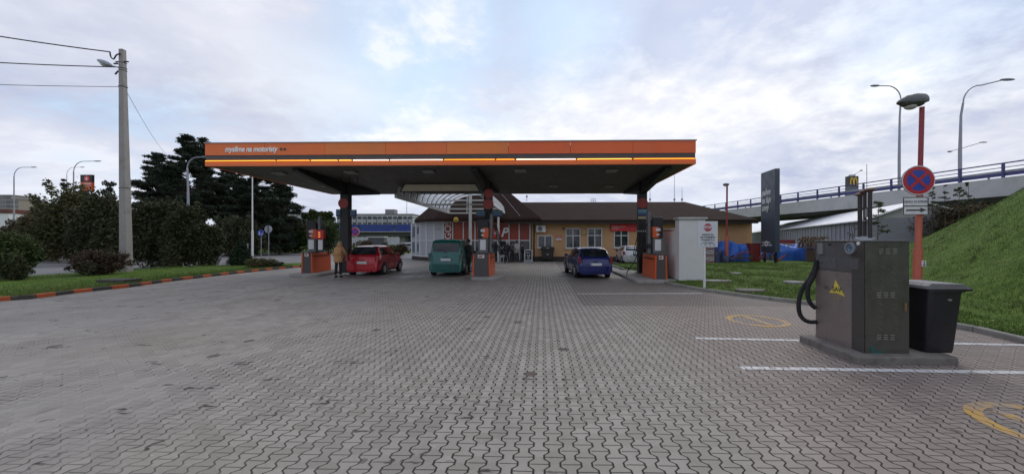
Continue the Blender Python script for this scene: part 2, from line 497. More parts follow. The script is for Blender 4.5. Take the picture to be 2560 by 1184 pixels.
# paved forecourt as one sheet (a fine grid so that it can be slightly uneven)
mb = MB()
ys = [-8+i*.25 for i in range(40*4)]
rows = []
def kl(y):
    for a, b in zip(KL, KL[1:]):
        if a.y <= y <= b.y: return a.x+(b.x-a.x)*(y-a.y)/(b.y-a.y)
    return KL[0].x if y < KL[0].y else None
nX = 40
for i, y in enumerate(ys):
    xl = kl(y)
    if xl is None: xl = KL[-1].x-(y-KL[-1].y)*.3
    xr = kr(y) if y < 26.2 else 12.0
    for j in range(nX+1):
        x = xl+(xr-xl)*j/nX
        z = 0.0
        mb.v.append((x, y, z))
for i in range(len(ys)-1):
    for j in range(nX):
        a = i*(nX+1)+j; mb.f.append((a, a+1, a+nX+2, a+nX+1)); mb.m.append(0)
struct(mb, 'pavement', M_pave, smooth=True)

# left kerb: painted half-metre stones, orange and black in turn
def resample(pts, step):
    out = [Vector(pts[0])]; d = 0
    for a, b in zip(pts, pts[1:]):
        a, b = Vector(a), Vector(b); L = (b-a).length; t = step-d
        while t <= L: out.append(a+(b-a)*t/L); t += step
        d = L-(t-step)
    return out
M_kor = pm('kerb_orange_paint', (.42, .085, .022), .7, var=.3, scale=4, bmp=.4, dirt=.6, dirtcol=(.22, .13, .07))
M_kbk = pm('kerb_black_paint', (.05, .047, .04), .8, var=.35, scale=4, bmp=.4, dirt=.6, dirtcol=(.15, .13, .09))
def kerb(pts, step, mats, pat, w=.14, h=.12, name='kerb', side=-1):
    ps = resample(pts, step); mb = MB()
    for i, (a, b) in enumerate(zip(ps, ps[1:])):
        d = (b-a).normalized(); n = Vector((d.y, -d.x, 0))*side
        a2, b2 = a+d*.006, b-d*.006; j = rnd.uniform(-.008, .008)
        mb.mi = pat(i)
        zb = Vector((0, 0, h+j)); c = .018
        sec = [(0, -.05), (0, h+j-c), (c, h+j), (w, h+j), (w, -.05)]
        vs = [q+n*s+Vector((0, 0, z)) for q in (a2, b2) for s, z in sec]
        mb.add(vs, [(0, 1, 6, 5), (1, 2, 7, 6), (2, 3, 8, 7), (3, 4, 9, 8), (4, 3, 2, 1, 0), (5, 6, 7, 8, 9)])
    return struct(mb, name, mats)
kerb(KL, .52, [M_kor, M_kbk], lambda i: 0 if (i % 2 == 0) else 1)
kerb([Vector((x, y, 0)) for x, y in KR], 1.0, [M_kerbc], lambda i: 0, h=.10, side=1, w=.10)
# kerb end at the lawn by the white car
kerb([Vector((4.8, 26.3, 0)), Vector((8.4, 26.66, 0)), Vector((12, 27.02, 0))], 1.0, [M_kerbc], lambda i: 0, h=.10, side=1, w=.10)

# lawns
def lawn_right():
    mb = MB(); ys = [-8+i*.5 for i in range(69)]+[26.25]+[27+i*2 for i in range(14)]
    ys = [y for y in ys if y <= 26.25 or y >= 27]; ys.sort(); nx = 60
    for y in ys:
        x0 = kr(y)+.10 if y <= 26.26 else 12.0
        for j in range(nx+1):
            t = j/nx; x = x0+(62-x0)*t**1.6
            z = lawnz(x, y)
            mb.v.append((x, y, z))
    for i in range(len(ys)-1):
        if ys[i] < 26.3 and ys[i+1] > 26.3: 
            pass
        for j in range(nx):
            a = i*(nx+1)+j; mb.f.append((a, a+1, a+nx+2, a+nx+1)); mb.m.append(0)
    return struct(mb, 'lawn', M_grass, smooth=True, ang=80)
lawn_right()
mb = MB()
Lp = [Vector(p) for p in KL]
inner = [p+Vector((-.13, 0, .10)) for p in Lp]
outer = [Vector((-24.5, -6, .12)), Vector((-24.5, 3, .12)), Vector((-24.3, 5.5, .12)), Vector((-24.2, 8, .12)), Vector((-24.2, 11, .12)), Vector((-24, 14, .12)), Vector((-23.5, 17, .13)), Vector((-22.5, 20.5, .12)), Vector((-21, 25, .1)), Vector((-16.2, 27.5, .1))]
for a, b in zip(inner, outer):
    for k in range(9):
        q = a.lerp(b, k/8); mb.v.append((q.x, q.y, q.z+.05*math.sin(k/8*PI)))
for i in range(len(inner)-1):
    for j in range(8):
        a = i*9+j; mb.f.append((a, a+9, a+10, a+1)); mb.m.append(0)
o = struct(mb, 'lawn', M_grass, smooth=True, ang=80)
mb = MB(); mb.add([(-120, 47, .02), (-30, 46.5, .05), (-12, 46, .05), (-12, 52, .08), (-20, 75, .1), (-120, 75, .1)], [(0, 1, 2, 3, 4, 5)])
struct(mb, 'verge', M_grass)
kerb([Vector((-75, 46.6, 0)), Vector((-30, 46.2, 0)), Vector((-12, 45.7, 0))], 1.0, [M_concl], lambda i: 0, h=.14, side=-1, w=.25)

def grass_blades(name, pts, hmin, hmax, mat, wd=.012):
    n = len(pts); P = np.array(pts, dtype=np.float64); rs = np.random.RandomState(3)
    a = rs.rand(n)*2*PI; h = hmin+(hmax-hmin)*rs.rand(n); ln = rs.randn(n, 2)*.022
    dx = np.stack([np.cos(a)*wd*.5, np.sin(a)*wd*.5, np.zeros(n)], 1)
    top = P+np.stack([ln[:, 0], ln[:, 1], h], 1)
    V = np.stack([P-dx, P+dx, top], 1).reshape(-1, 3)
    me = bpy.data.meshes.new(name); me.vertices.add(3*n); me.vertices.foreach_set('co', V.ravel())
    me.loops.add(3*n); me.loops.foreach_set('vertex_index', np.arange(3*n)); me.polygons.add(n)
    me.polygons.foreach_set('loop_start', np.arange(0, 3*n, 3)); me.polygons.foreach_set('loop_total', np.full(n, 3))
    me.update(); me.materials.append(mat)
    o = bpy.data.objects.new(name, me); COL.objects.link(o); return tag(o, kind='stuff')
M_blade = leafmat('grass_blade', (.042, .088, .011), (.105, .170, .027), (.145, .180, .045))
pts = []
r2 = random.Random(5)
while len(pts) < 90000:
    y = 5+r2.random()**1.7*22; x0 = kr(y)+.12; x = x0+r2.random()**1.3*18
    if x/y < 1.42 and (math.sin(x*1.3+y*.7)+math.sin(y*2.1-x*.4)) > r2.uniform(-3.2, .6): pts.append((x, y, lawnz(x, y)-.005))
grass_blades('grass', pts, .025, .085, M_blade)
pts = []
for q in range(420):                    # taller tufts and dry stalks
    y = 6+r2.random()**1.4*20; x = kr(y)+.3+r2.random()*19
    if x/y > 1.42: continue
    for j in range(r2.randint(12, 40)): a = x+r2.gauss(0, .09); b = y+r2.gauss(0, .09); pts.append((a, b, lawnz(a, b)-.005))
grass_blades('grass', pts, .07, .20, leafmat('tall_grass_blade', (.06, .10, .02), (.16, .17, .06), (.22, .19, .09)), .012)
pts = []
while len(pts) < 30000:
    y = 3+r2.random()*22; xl = kl(y)
    if xl is None: continue
    x = xl-.13-r2.random()**1.5*7
    pts.append((x, y, .10+.0))
grass_blades('grass', pts, .05, .13, M_blade, .016)
# yellowed leaves blown on to the grass
mb = MB()
for i in range(420):
    y = 5+r2.random()*18; x = kr(y)+.2+r2.random()**1.4*12; z = lawnz(x, y)+.04; a = r2.random()*6; s = r2.uniform(.02, .045)
    mb.add([(x+s*math.cos(a), y+s*math.sin(a), z), (x-s*math.sin(a)*.6, y+s*math.cos(a)*.6, z+.015), (x-s*math.cos(a), y-s*math.sin(a), z+.005), (x+s*math.sin(a)*.6, y-s*math.cos(a)*.6, z+.012)], [(0, 1, 2, 3)])
tag(mb.build('leaves', pm('fallen_leaf', (.34, .27, .10), .8, var=.4)), kind='stuff')

# painted lines and the two round marks (thin worn sheets; joints show through as gaps in the paint)
def paintmat(name, col, worn=.5):
    m, nt, b = newmat(name)
    P = nt.nodes.new('ShaderNodeNewGeometry').outputs['Position']
    sep = nt.nodes.new('ShaderNodeSeparateXYZ'); nt.links.new(P, sep.inputs[0])
    x = E(nt, sep.outputs[0]); y = E(nt, sep.outputs[1])
    wear = noise(nt, P, 7, 5, .7).ss(worn, worn+.10)
    wear2 = noise(nt, P, 1.0, 2).ss(.3, .62)
    c = mixc(nt, (wear*wear2*.9), col, (.27, .225, .20))
    tri = (((y+30.0)/.178)).pp(.5)*4.0-1.0
    T = (tri*2.6).max(-1.0).min(1.0)*.155
    mm = ((x+30.0)/.1216).mod(2.0)
    dl = (mm-T).abs().min((mm-1.0+T).abs()).min((mm-2.0-T).abs())*.1216
    c = mixc(nt, (dl.ss(.011, .005)*.85), c, (.03, .025, .02))
    nt.links.new(c, b.inputs['Base Color']); b.inputs['Roughness'].default_value = .75
    return m
M_line = paintmat('road_paint_white', (.62, .62, .60), .52); M_yel = paintmat('road_paint_yellow', (.52, .30, .05), .40)
def sheet(poly, z=.004):
    mb = MB(); mb.add([(a, b, z) for a, b in poly], [tuple(range(len(poly)))]); return mb
def lineq(x0, y0, x1, y1, w):
    d = Vector((x1-x0, y1-y0)).normalized(); n = Vector((-d.y, d.x))*w/2
    k = 24; P = [(x0+(x1-x0)*i/k, y0+(y1-y0)*i/k) for i in range(k+1)]
    return [(a-n.x, b-n.y) for a, b in P]+[(a+n.x, b+n.y) for a, b in reversed(P)]
a, b = G(1738, 845), G(2003, 850.5)
sa = (b.y-a.y)/(b.x-a.x)
struct(sheet(lineq(a.x, a.y, 8.0, a.y+sa*(8-a.x), .11)), 'road_marking', M_line)
a, b = G(1852, 919), G(2560, 931)
struct(sheet(lineq(a.x, a.y, 7.7, a.y+(b.y-a.y)/(b.x-a.x)*(7.7-a.x), .115)), 'road_marking', M_line)
a, b = G(1442, 734), G(1756, 733)
struct(sheet(lineq(a.x, a.y, b.x, b.y, .11)), 'road_marking', M_line)
def ringmark(cx, cy, r, kind):
    mb = MB(); n = 48; z = .004
    vo = [(cx+r*math.cos(2*PI*i/n), cy+r*math.sin(2*PI*i/n), z) for i in range(n)]
    ri = r-.13; vi = [(cx+ri*math.cos(2*PI*i/n), cy+ri*math.sin(2*PI*i/n), z) for i in range(n)]
    mb.add(vo+vi, [(i, (i+1) % n, n+(i+1) % n, n+i) for i in range(n)])
    o = struct(mb, 'road_marking', M_yel)
    mb = MB(); rr = ri-.004
    if kind == 1:
        mb.add([(a2, b2, z) for a2, b2 in lineq(cx+.06, cy-rr*.95, cx-.02, cy+rr*.95, .16)], [tuple(range(50))])
    else:
        mb.add([(a2, b2, z) for a2, b2 in lineq(cx-.12, cy+rr*.85, cx-.10, cy-rr*.6, .13)], [tuple(range(50))])
        mb.add([(a2, b2, z) for a2, b2 in lineq(cx-.03, cy-rr*.55, cx+.3, cy-rr*.55, .13)], [tuple(range(50))])
    struct(mb, 'road_marking', M_yel)
c = G(1892, 801); ringmark(c.x, c.y, .60, 1)
ringmark(4.68, 3.34, .58, 2)
# ------------------------------------------------------------------ forecourt canopy
CX0, CX1, CY0, CY1, SZ, TZ = -13.38, 5.93, 14.0, 22.5, 4.70, 5.58
M_soff = pm('soffit_sheet', (.085, .078, .07), .6, var=.12, scale=.6, dirt=.35, dirtcol=(.06, .055, .05))
M_roofd = pm('canopy_roof_felt', (.10, .10, .10), .9)
can = thing('canopy', 'wide flat filling station roof with orange fascia, lit tube and lettering', 'canopy', (-3.5, 18, 0))
mb = MB(); mb.box(CX0+.12, CX1-.12, CY0+.12, CY1-.05, SZ+.06, TZ-.12); mb.build('roof_slab', M_roofd, can, w=True)
mb = MB()
y = CY0+.13; k = 0
while y < CY1-.1:                      # ribbed soffit sheets
    y2 = min(y+.30, CY1-.06); mb.box(CX0+.13, CX1-.13, y, y2-.014, SZ, SZ+.05); y = y2
mb.build('soffit', M_soff, can, w=True)
def band(z0, z1, dz, name, mat):
    mb = MB(); t = .10+dz
    mb.box(CX0-dz, CX1+dz, CY0-dz, CY0+.10, z0, z1)
    mb.box(CX0-dz, CX0+.10, CY0+.101, CY1, z0, z1); mb.box(CX1-.10, CX1+dz, CY0+.101, CY1, z0, z1)
    return mb.build(name, mat, can, w=True)
nseg = 8; Lc = (CX1-CX0)/nseg
M_f2 = pm('fascia_orange_faded', (.74, .195, .035), .45, var=.14, scale=.35, dirt=.2, dirtcol=(.55, .16, .04)); M_f3 = pm('fascia_orange_red', (.74, .125, .022), .42, var=.14, scale=.3, dirt=.2, dirtcol=(.6, .09, .02))
for i in range(nseg):
    mb = MB(); mb.box(CX0+Lc*i+.006, CX0+Lc*(i+1)-.006, CY0+.003*(i % 2), CY0+.10, 5.11, TZ); mb.build('fascia_panel', [M_fascia, M_fascia, M_f2, M_fascia, M_f2, M_f3, M_f3, M_f3][i], can, w=True)
mb = MB()
for x0, x1 in ((CX0, CX0+.10), (CX1-.10, CX1)):
    mb = MB(); mb.box(x0, x1, CY0+.104, CY1, 5.11, TZ); mb.build('fascia_panel', M_fascia, can, w=True)
band(4.925, 5.107, -.02, 'dark_band', M_char)
band(SZ-.02, 4.84, .0, 'lower_fascia', M_fascia)
mb = MB(); mb.box(CX0+.1, CX1-.1, CY1-.049, CY1+.04, SZ-.03, TZ); mb.build('rear_fascia', pm('rear_fascia_sheet', (.12, .115, .11), .6, dirt=.4), can, w=True)
mb = MB(); mb.box(CX0-.03, CX1+.03, CY0-.03, CY0+.16, TZ+.003, TZ+.035); mb.box(CX0-.03, CX0+.16, CY0+.161, CY1+.05, TZ+.003, TZ+.035); mb.box(CX1-.16, CX1+.03, CY0+.161, CY1+.05, TZ+.003, TZ+.035)
mb.build('edge_flashing', pm('flashing', (.28, .28, .29), .4, .6), can, w=True)
E_or = emis('orange_light_tube', (1.0, .36, .03), 1.5); E_wh = emis('white_light_tube', (1.0, .84, .62), 1.6); E_yl = emis('amber_light_tube', (1.0, .50, .08), 1.6)
segs = [(512, 690, E_or), (692, 775, E_or), (777, 845, E_yl), (847, 880, E_yl), (882, 973, E_wh), (975, 1108, E_wh), (1110, 1238, E_or), (1240, 1287, E_or), (1290, 1440, E_wh), (1442, 1580, E_yl), (1583, 1738, E_or)]
for a, b, m in segs:
    x0, x1 = XX(a, CY0), XX(b, CY0); x0 = max(x0, CX0+.01); x1 = min(x1, CX1-.01)
    mb = MB(); mb.tube([(x0+.02, CY0-.005, 4.882), (x0+.08, CY0-.028, 4.882), (x1-.08, CY0-.028, 4.882), (x1-.02, CY0-.005, 4.882)], .017, 8)
    mb.build('light_tube', m, can, w=True, smooth=True)
mb = MB(); mb.box(CX0+.01, CX1-.01, CY0+.02, CY0+.09, 4.842, 4.922); mb.build('tube_channel', pm('channel_orange', (.35, .06, .015), .5), can, w=True)
x = XX(563, CY0)
text('myslíme na motoristy', 'lettering', can, .30, pm('sign_letter_white', (.88, .86, .82), .4, var=.03), (x, CY0-.012, 5.335), shear=.25, align='LEFT', ext=.008, bold=.008, sx=.80)
for px in (703, 712):
    mb = MB(); mb.disc((XX(px, CY0), CY0-.003, 5.335), (0, -1, 0), .052, .015); mb.build('dot', M_char, can, w=True)
PILX = [(865, 18.3), (1221, 18.3), (1605, 18.3)]
for px, py in PILX:                     # tapered cantilever beams under the roof
    X = XX(px, py); mb = MB()
    for (ya, yb) in ((CY0+.5, py-.2), (py+.2, CY1-.6)):
        far = ya if ya < py-1 else yb; near = yb if ya < py-1 else ya
        vs = [(X+sx*.13, yy, zz) for sx in (-1, 1) for yy, zz in ((far, SZ-.02), (near, SZ-.02), (near, SZ-.62), (far, SZ-.14))]
        mb.add(vs, [(0, 1, 2, 3), (7, 6, 5, 4), (0, 4, 5, 1), (1, 5, 6, 2), (2, 6, 7, 3), (3, 7, 4, 0)])
    mb.build('cantilever_beam', M_dark, can, w=True)
    mb = MB(); mb.box(X-.21, X+.21, py-.19, py+.19, .1, SZ-.02); mb.box(X-.28, X+.28, py-.26, py+.26, .1, .16)
    mb.build('column', M_dark, can, w=True, bevel=.015)
for X, Y in ((-8.2, 15.3), (-11.4, 15.4), (-4.8, 15.2), (-.9, 15.1), (2.9, 15.2), (-6.4, 19.2), (.6, 19.3), (3.6, 19.4), (-11.5, 19)):
    mb = MB(); mb.box(X-.24, X+.24, Y-.2, Y+.2, SZ-.09, SZ-.003); mb.build('lamp_housing', pm('lamp_grey', (.24, .235, .225), .5), can, w=True, bevel=.02)
for i, X in enumerate((-10.3, -9.4, -9.0, -8.6)):
    mb = MB(); mb.box(X-.012, X+.012, 16.6, 16.64, SZ-.28, SZ-.003); mb.build('bracket', M_dark, can, w=True)
# small bird spikes / aerial on the roof edge
an = thing('aerial', 'small black three-pronged aerial on top of the orange fascia', 'aerial', (XX(634, 15), 15, TZ+.03))
mb = MB(); mb.box(-.2, .2, -.02, .02, -.005, .03); mb.build('base', M_dark, an)
mb = MB(); [mb.cyl((a, 0, .02), (a+.02, 0, h), .012) for a, h in ((-.05, .16), (.03, .2), (.1, .17))]; mb.build('prong', M_dark, an)

# round signs and panels on the columns (each a thing hung on the canopy's column)
M_sdisc = pm('dull_red_sign', (.27, .022, .016), .45, var=.15)
def rsign(px, py, pY, r, lab, flip=0):
    c = W(px, py, pY-.28); s = thing('round_sign', lab, 'sign', (c.x, c.y+.03, c.z), 0, 'round red signs on the dark columns')
    mb = MB(); mb.disc((0, -.03, 0), (0, -1, 0), r, .05, 30); mb.build('disc', M_sdisc, s)
    mb = MB(); mb.disc((0, -.045, 0), (0, -1, 0), r, .02, 30, r-.018); mb.build('rim', M_dark, s)
    mb = MB()                           # pale car-shaped pictogram band
    mb.prism([(-.17, -.05), (-.12, .035), (.12, .035), (.17, -.05), (.13, -.05), (.09, -.02), (-.09, -.02), (-.13, -.05)], lambda a, b, t: Vector((a, t, b+.01)), -.062, -.052)
    mb.build('pictogram', pm('dull_white_sign', (.26, .23, .21), .5), s)
    mb = MB(); mb.box(-.02, .02, -.028, .09, -.1, .1); mb.build('bracket', M_dark, s)
    return s
rsign(859, 508, 17.5, .245, 'round red sign on the leftmost dark column above blue panels')
rsign(1222, 484, 17.5, .225, 'upper of two round red signs on the middle dark column')
rsign(1221, 510, 17.5, .25, 'lower of two round red signs on the middle dark column')
rsign(1606, 508, 17.5, .25, 'round red sign on the right dark column above striped panels')
def psign(x0, x1, y0, y1, Y, stripes, lab, name='striped_sign'):
    a, b = W(x0, y1, Y), W(x1, y0, Y)
    s = thing(name, lab, 'sign', ((a.x+b.x)/2, Y, a.z), 0, 'small striped panels on the dark columns')
    w = (b.x-a.x)/2; h = b.z-a.z
    mb = MB(); mb.box(-w, w, -.04, .04, 0, h); mb.build('frame', M_dark, s, bevel=.006)
    z = h-.03
    for c, f in stripes:
        hh = (h-.06)*f; mb = MB(); mb.box(-w+.025, w-.025, -.048, -.041, z-hh+.008, z); z -= hh
        mb.build('stripe', pm('stripe_%d_%d_%d' % tuple(int(q*200) for q in c), c, .4, var=.1), s)
    mb = MB(); mb.box(-.05, .05, .041, .10, h*.4, h*.6); mb.build('bracket', M_dark, s)
bl = [((.05, .16, .22), .3), ((.02, .06, .16), .25), ((.06, .17, .25), .2), ((.015, .04, .12), .25)]
psign(841, 853, 523, 541, 17.4, bl, 'narrow blue striped panel on the left side of the leftmost column')
psign(876, 891, 524, 542, 17.4, bl, 'blue striped panel sticking out right of the leftmost column')
psign(1191, 1213, 526, 542, 17.4, bl, 'blue striped panel sticking out left of the middle column')
psign(1232, 1256, 526, 542, 17.4, bl, 'blue striped panel sticking out right of the middle column')
psign(1593, 1618, 522, 549, 17.24, [((.10, .26, .34), .22), ((.06, .17, .26), .22), ((.01, .03, .10), .30), ((.38, .30, .14), .26)], 'blue and sand striped panel on the front of the right column')

# ------------------------------------------------------------------ pump islands and pumps
def island(lab, pts, h=.12):
    mb = MB(); mb.prism(pts, lambda a, b, t: Vector((a, b, t)), -.02, h)
    o = mb.build('pump_island', M_conc, loc=(pts[0][0], pts[0][1], 0), bevel=.03)
    return tag(o, lab, 'kerb island', 'raised islands under the pumps')
def nose(x0, x1, y0, y1, r=.35):
    pts = []
    for cx, cy, a0 in ((x0+r, y0+r, PI), (x1-r, y0+r, 1.5*PI), (x1-r, y1-r, 0), (x0+r, y1-r, .5*PI)):
        for k in range(7): a = a0+k*PI/12; pts.append((cx+r*math.cos(a), cy+r*math.sin(a)))
    return pts
M_pdark = pm('pump_charcoal', (.075, .068, .065), .5, var=.12, dirt=.25)
M_pgrey = pm('pump_grey', (.13, .13, .135), .45, .2, var=.15)
def pump(lab, loc, w, L, mir=1, rz=0, tilt=.035):
    """loc: middle of the near bottom edge; the long cabinet runs away from the camera (+y)"""
    p = thing('fuel_pump', lab, 'fuel pump', loc, rz, 'orange and charcoal fuel pumps on the islands')
    h = 1.0; wt = w/2-tilt
    mb = MB()
    for s in (-1, 1):
        vs = [(s*w/2, 0, 0), (s*(w/2-.07), 0, 0), (s*(wt-.06), 0, h), (s*wt, 0, h), (s*w/2, L, 0), (s*(w/2-.07), L, 0), (s*(wt-.06), L, h), (s*wt, L, h)]
        mb.add(vs, [(0, 1, 2, 3), (7, 6, 5, 4), (0, 4, 5, 1), (1, 5, 6, 2), (2, 6, 7, 3), (3, 7, 4, 0)])
    mb.build('side_panel', M_orange, p, bevel=.012)
    mb = MB(); vs = [(s*(q-.072), y, z) for y in (.018, L-.018) for z, q in ((.01, w/2), (h-.01, wt)) for s in (-1, 1)]
    mb.add(vs, [(0, 1, 3, 2), (5, 4, 6, 7), (0, 4, 5, 1), (1, 5, 7, 3), (3, 7, 6, 2), (2, 6, 4, 0)]); mb.build('end_panel', M_pdark, p)
    mb = MB(); mb.box(-wt-.005, wt+.005, -.012, L+.01, h, h+.045); mb.build('top_cap', M_pdark, p, bevel=.015)
    mb = MB(); mb.box(-wt*.42, wt*.35, -.014, -.002, h-.17, h-.015); mb.build('label_plate', M_paper, p)
    mb = MB(); mb.box(-wt*.34, wt*.1, -.019, -.0145, h-.14, h-.08); mb.box(-wt*.3, wt*.25, -.019, -.0145, h-.07, h-.04); mb.build('label_print', pm('label_print', (.35, .12, .10), .6), p)
    for s in (-1, 1):
        mb = MB(); X = s*(w/2-.006)
        mb.bar((X, .12, h*.84), (X, L-.25, h*.84), .012, .05); mb.build('handle_slot', M_dark, p)
    # column housing and display head
    y0, y1 = .42, min(L-.25, 1.35); hw = min(.22, w*.36)
    mb = MB(); mb.box(-hw, hw, y0+.03, y1-.03, h+.046, 1.72); mb.build('column', M_pgrey, p, bevel=.01)
    mb = MB(); mb.box(-hw-.03, hw+.03, y0, y1, 1.72, 2.62); mb.build('display_head', M_dark, p, bevel=.025)
    mb = MB(); mb.box(-hw-.05, -hw-.031, y0+.05, y1-.05, 1.76, 2.2); mb.box(hw+.031, hw+.05, y0+.05, y1-.05, 1.76, 2.2)
    mb.box(-hw*.1, hw+.03, y0-.02, y0-.001, 1.74, 2.2) if mir > 0 else mb.box(-hw-.03, hw*.1, y0-.02, y0-.001, 1.74, 2.2)
    mb.build('orange_panel', M_orange, p)
    mb = MB(); mb.box(-.10, .10, y0-.034, y0-.022, 2.02, 2.14); mb.build('display', pm('display_white', (.62, .62, .62), .4), p)
    mb = MB(); mb.box(-.08, .06, y0-.034, y0-.022, 1.84, 1.90); mb.build('display', pm('display_white', (.6, .6, .6), .4), p)
    mb = MB(); mb.box(-.13, .13, y0-.01, y0+.015, 1.18, 1.66); mb.build('notice', M_paper, p)
    # hose columns with hanging hoses on one side
    mb = MB(); hx = mir*(hw+.16)
    mb.box(hx-.06, hx+.06, y0+.05, y0+.30, h+.05, 2.86); mb.box(min(hx, mir*hw), max(hx, mir*hw), y0+.08, y0+.26, 2.48, 2.58)
    mb.build('hose_mast', M_pgrey, p, bevel=.015)
    for k in range(4):
        yy = y0+.08+k*.22; X = mir*(hw+.20+.02*k)
        pts = []
        for i in range(15):
            t = i/14; a = t*PI
            pts.append((X+mir*(.05+.34*math.sin(a)**1.5), yy+.06*math.sin(3*t), 2.35-(2.35-1.35)*t-.9*math.sin(a)**2))
        mb = MB(); mb.tube(pts, .018, 7); mb.build('hose', M_rubber, p, smooth=True)
        mb = MB(); mb.box(X-.03, X+.10, yy-.035, yy+.035, 1.26, 1.48); mb.bar((X+.05, yy, 1.46), (X+mir*.17, yy, 1.36), .03); mb.build('nozzle', M_blackp, p, bevel=.01)
    return p
ya = 17.7
xl = XX(767, ya)
island('long kerb island under the leftmost pump beside the red hatchback', nose(xl-.55, xl+.95, ya-.75, ya+4.6))
pump('orange pump with three amber lights beside the person in a tan coat', (xl, ya, .12), .56, 2.0, 1, R(7))
p1 = bpy.data.objects['fuel_pump']
pl = thing('price_totem_box', 'red box with three amber lights above the leftmost pump', 'light box', (XX(809, 18.2), 17.93, 0))
pl.location.z = ZZ(597, 809, 18.0); zz0 = ZZ(575, 809, 18.0)-pl.location.z
mb = MB(); mb.box(-.21, .21, -.08, .1, 0, zz0); mb.build('box', M_red, pl, bevel=.01)
for k in range(3):
    mb = MB(); mb.box(-.045, .045, -.095, -.081, zz0*(.2+.24*k), zz0*(.2+.24*k)+.04); mb.build('lamp', emis('amber_lamp', (1, .35, .05), .7), pl)
mb = MB(); mb.box(-.16, .16, .02, .08, -.62, -.003); mb.build('back_plate', M_dark, pl)
mb = MB(); mb.box(-.11, .11, -.0, .018, -.55, -.04); mb.build('notice', M_paper, pl)
xm = XX(1204, 16.25)
island('kerb island with rounded nose under the middle pump', nose(xm-.45, xm+.95, 15.7, 20.6))
pump('orange sided pump with grey front between the green van and the open lane', (xm, 16.2, .12), .83, 1.7, 1)
xr = XX(1650, 15.3)
island('pale kerb island under the right pump beside the white wall', nose(xr-1.15, xr+.6, 14.75, 20))
pump('orange and grey pump in front of the white screen wall', (xr, 15.15, .12), .54, 1.9, -1)

# hose of the right pump lying across to the blue car
pts = [W(1611, 600, 15.9), W(1600, 622, 15.9), W(1585, 655, 16.2), W(1570, 676, 16.4)]
q = G(1553, 690); pts += [Vector((q.x+.05, 16.6, .35)), Vector((q.x, 16.6, .03)), Vector((q.x+.35, 16.4, .02)), Vector((q.x+.8, 16.3, .04))]
mb = MB(); mb.tube(pts, .02, 7); tag(mb.build('hose', M_rubber, smooth=True, loc=(q.x, 16.6, 0)), 'black fuel hose trailing from the right pump towards the blue car', 'hose')
cn = G(1654, 699, .0)
def cone(loc):
    t = thing('traffic_cone', 'small orange and white traffic cone in front of the right pump', 'traffic cone', loc)
    mb = MB(); mb.box(-.15, .15, -.15, .15, 0, .035); mb.build('base', pm('cone_orange', (.42, .08, .03), .6, dirt=.5), t, bevel=.01)
    prof = [(.115, .035), (.092, .14), (.068, .26), (.048, .36), (.028, .48), (.02, .5)]
    mb = MB()
    for i, (a, b) in enumerate(zip(prof, prof[1:])):
        mb.mi = i % 2
        mb.lathe([a, b], n=16)
    mb.build('cone_body', [pm('cone_orange', (.42, .08, .03), .6), pm('cone_white', (.62, .62, .6), .6, dirt=.3)], t, smooth=True)
cone((cn.x, cn.y, .12))

# ------------------------------------------------------------------ station building
M_roof = pm('roof_felt_brown', (.036, .022, .018), .95, spec=.08, var=.18, scale=.7, bmp=.25, dirt=.35, dirtcol=(.05, .04, .035))
M_yell = pm('yellow_render', (.53, .315, .155), .85, var=.09, scale=.5, bmp=.15, dirt=.3, dirtcol=(.36, .22, .11))
M_plinth = pm('red_brown_plinth', (.20, .075, .04), .8, var=.2)
M_eave = pm('eave_board', (.025, .022, .02), .7)
M_fr = pm('window_frame_white', (.62, .63, .63), .4, var=.05)
BY = 30.5
bl_ = thing('station_building', 'low yellow station building with brown hipped roof and glazed shop corner', 'building', (0, BY, 0))
XL = XX(1329, BY); XRt = XX(1880, BY)
EZ = 3.45
mb = MB(); mb.box(XL, XRt, BY, BY+9, .42, 3.5); mb.build('wall', M_yell, bl_, w=True)
mb = MB(); mb.box(XL-.02, XRt+.02, BY-.025, BY+9.02, 0, .42); mb.build('plinth', pm('dark_plinth', (.05, .04, .035), .8), bl_, w=True)
# roof: main hipped body
def hiproof(x0, x1, y0, y1, ze, yr, zr, xa, xb, name='roof'):
    mb = MB(); t = .16
    vs = [(x0, y0, ze), (x1, y0, ze), (x1, y1, ze), (x0, y1, ze), (xa, yr, zr), (xb, yr, zr)]
    vs += [(x, y, z-t) for x, y, z in vs[:4]]
    mb.add(vs, [(0, 1, 5, 4), (1, 2, 5), (2, 3, 4, 5), (3, 0, 4), (6, 7, 1, 0), (7, 8, 2, 1), (8, 9, 3, 2), (9, 6, 0, 3), (9, 8, 7, 6)])
    return mb.build(name, M_roof, bl_, w=True)
ey = BY-.8
xe = XX(1897, ey)
rf = hiproof(XL-4, xe, ey, BY+10, ZZ(549, 1600, ey), 35.5, ZZ(505, 1500, 35.5), XL-2, XX(1712, 35.5))
mb = MB(); mb.box(XL-2.2, xe-.02, ey+.02, ey+.14, 3.16, ZZ(549, 1600, ey)-.17); mb.box(XL-2.2, xe-.1, ey+.14, BY-.003, 3.34, 3.38)
mb.build('eave', M_eave, bl_, w=True)
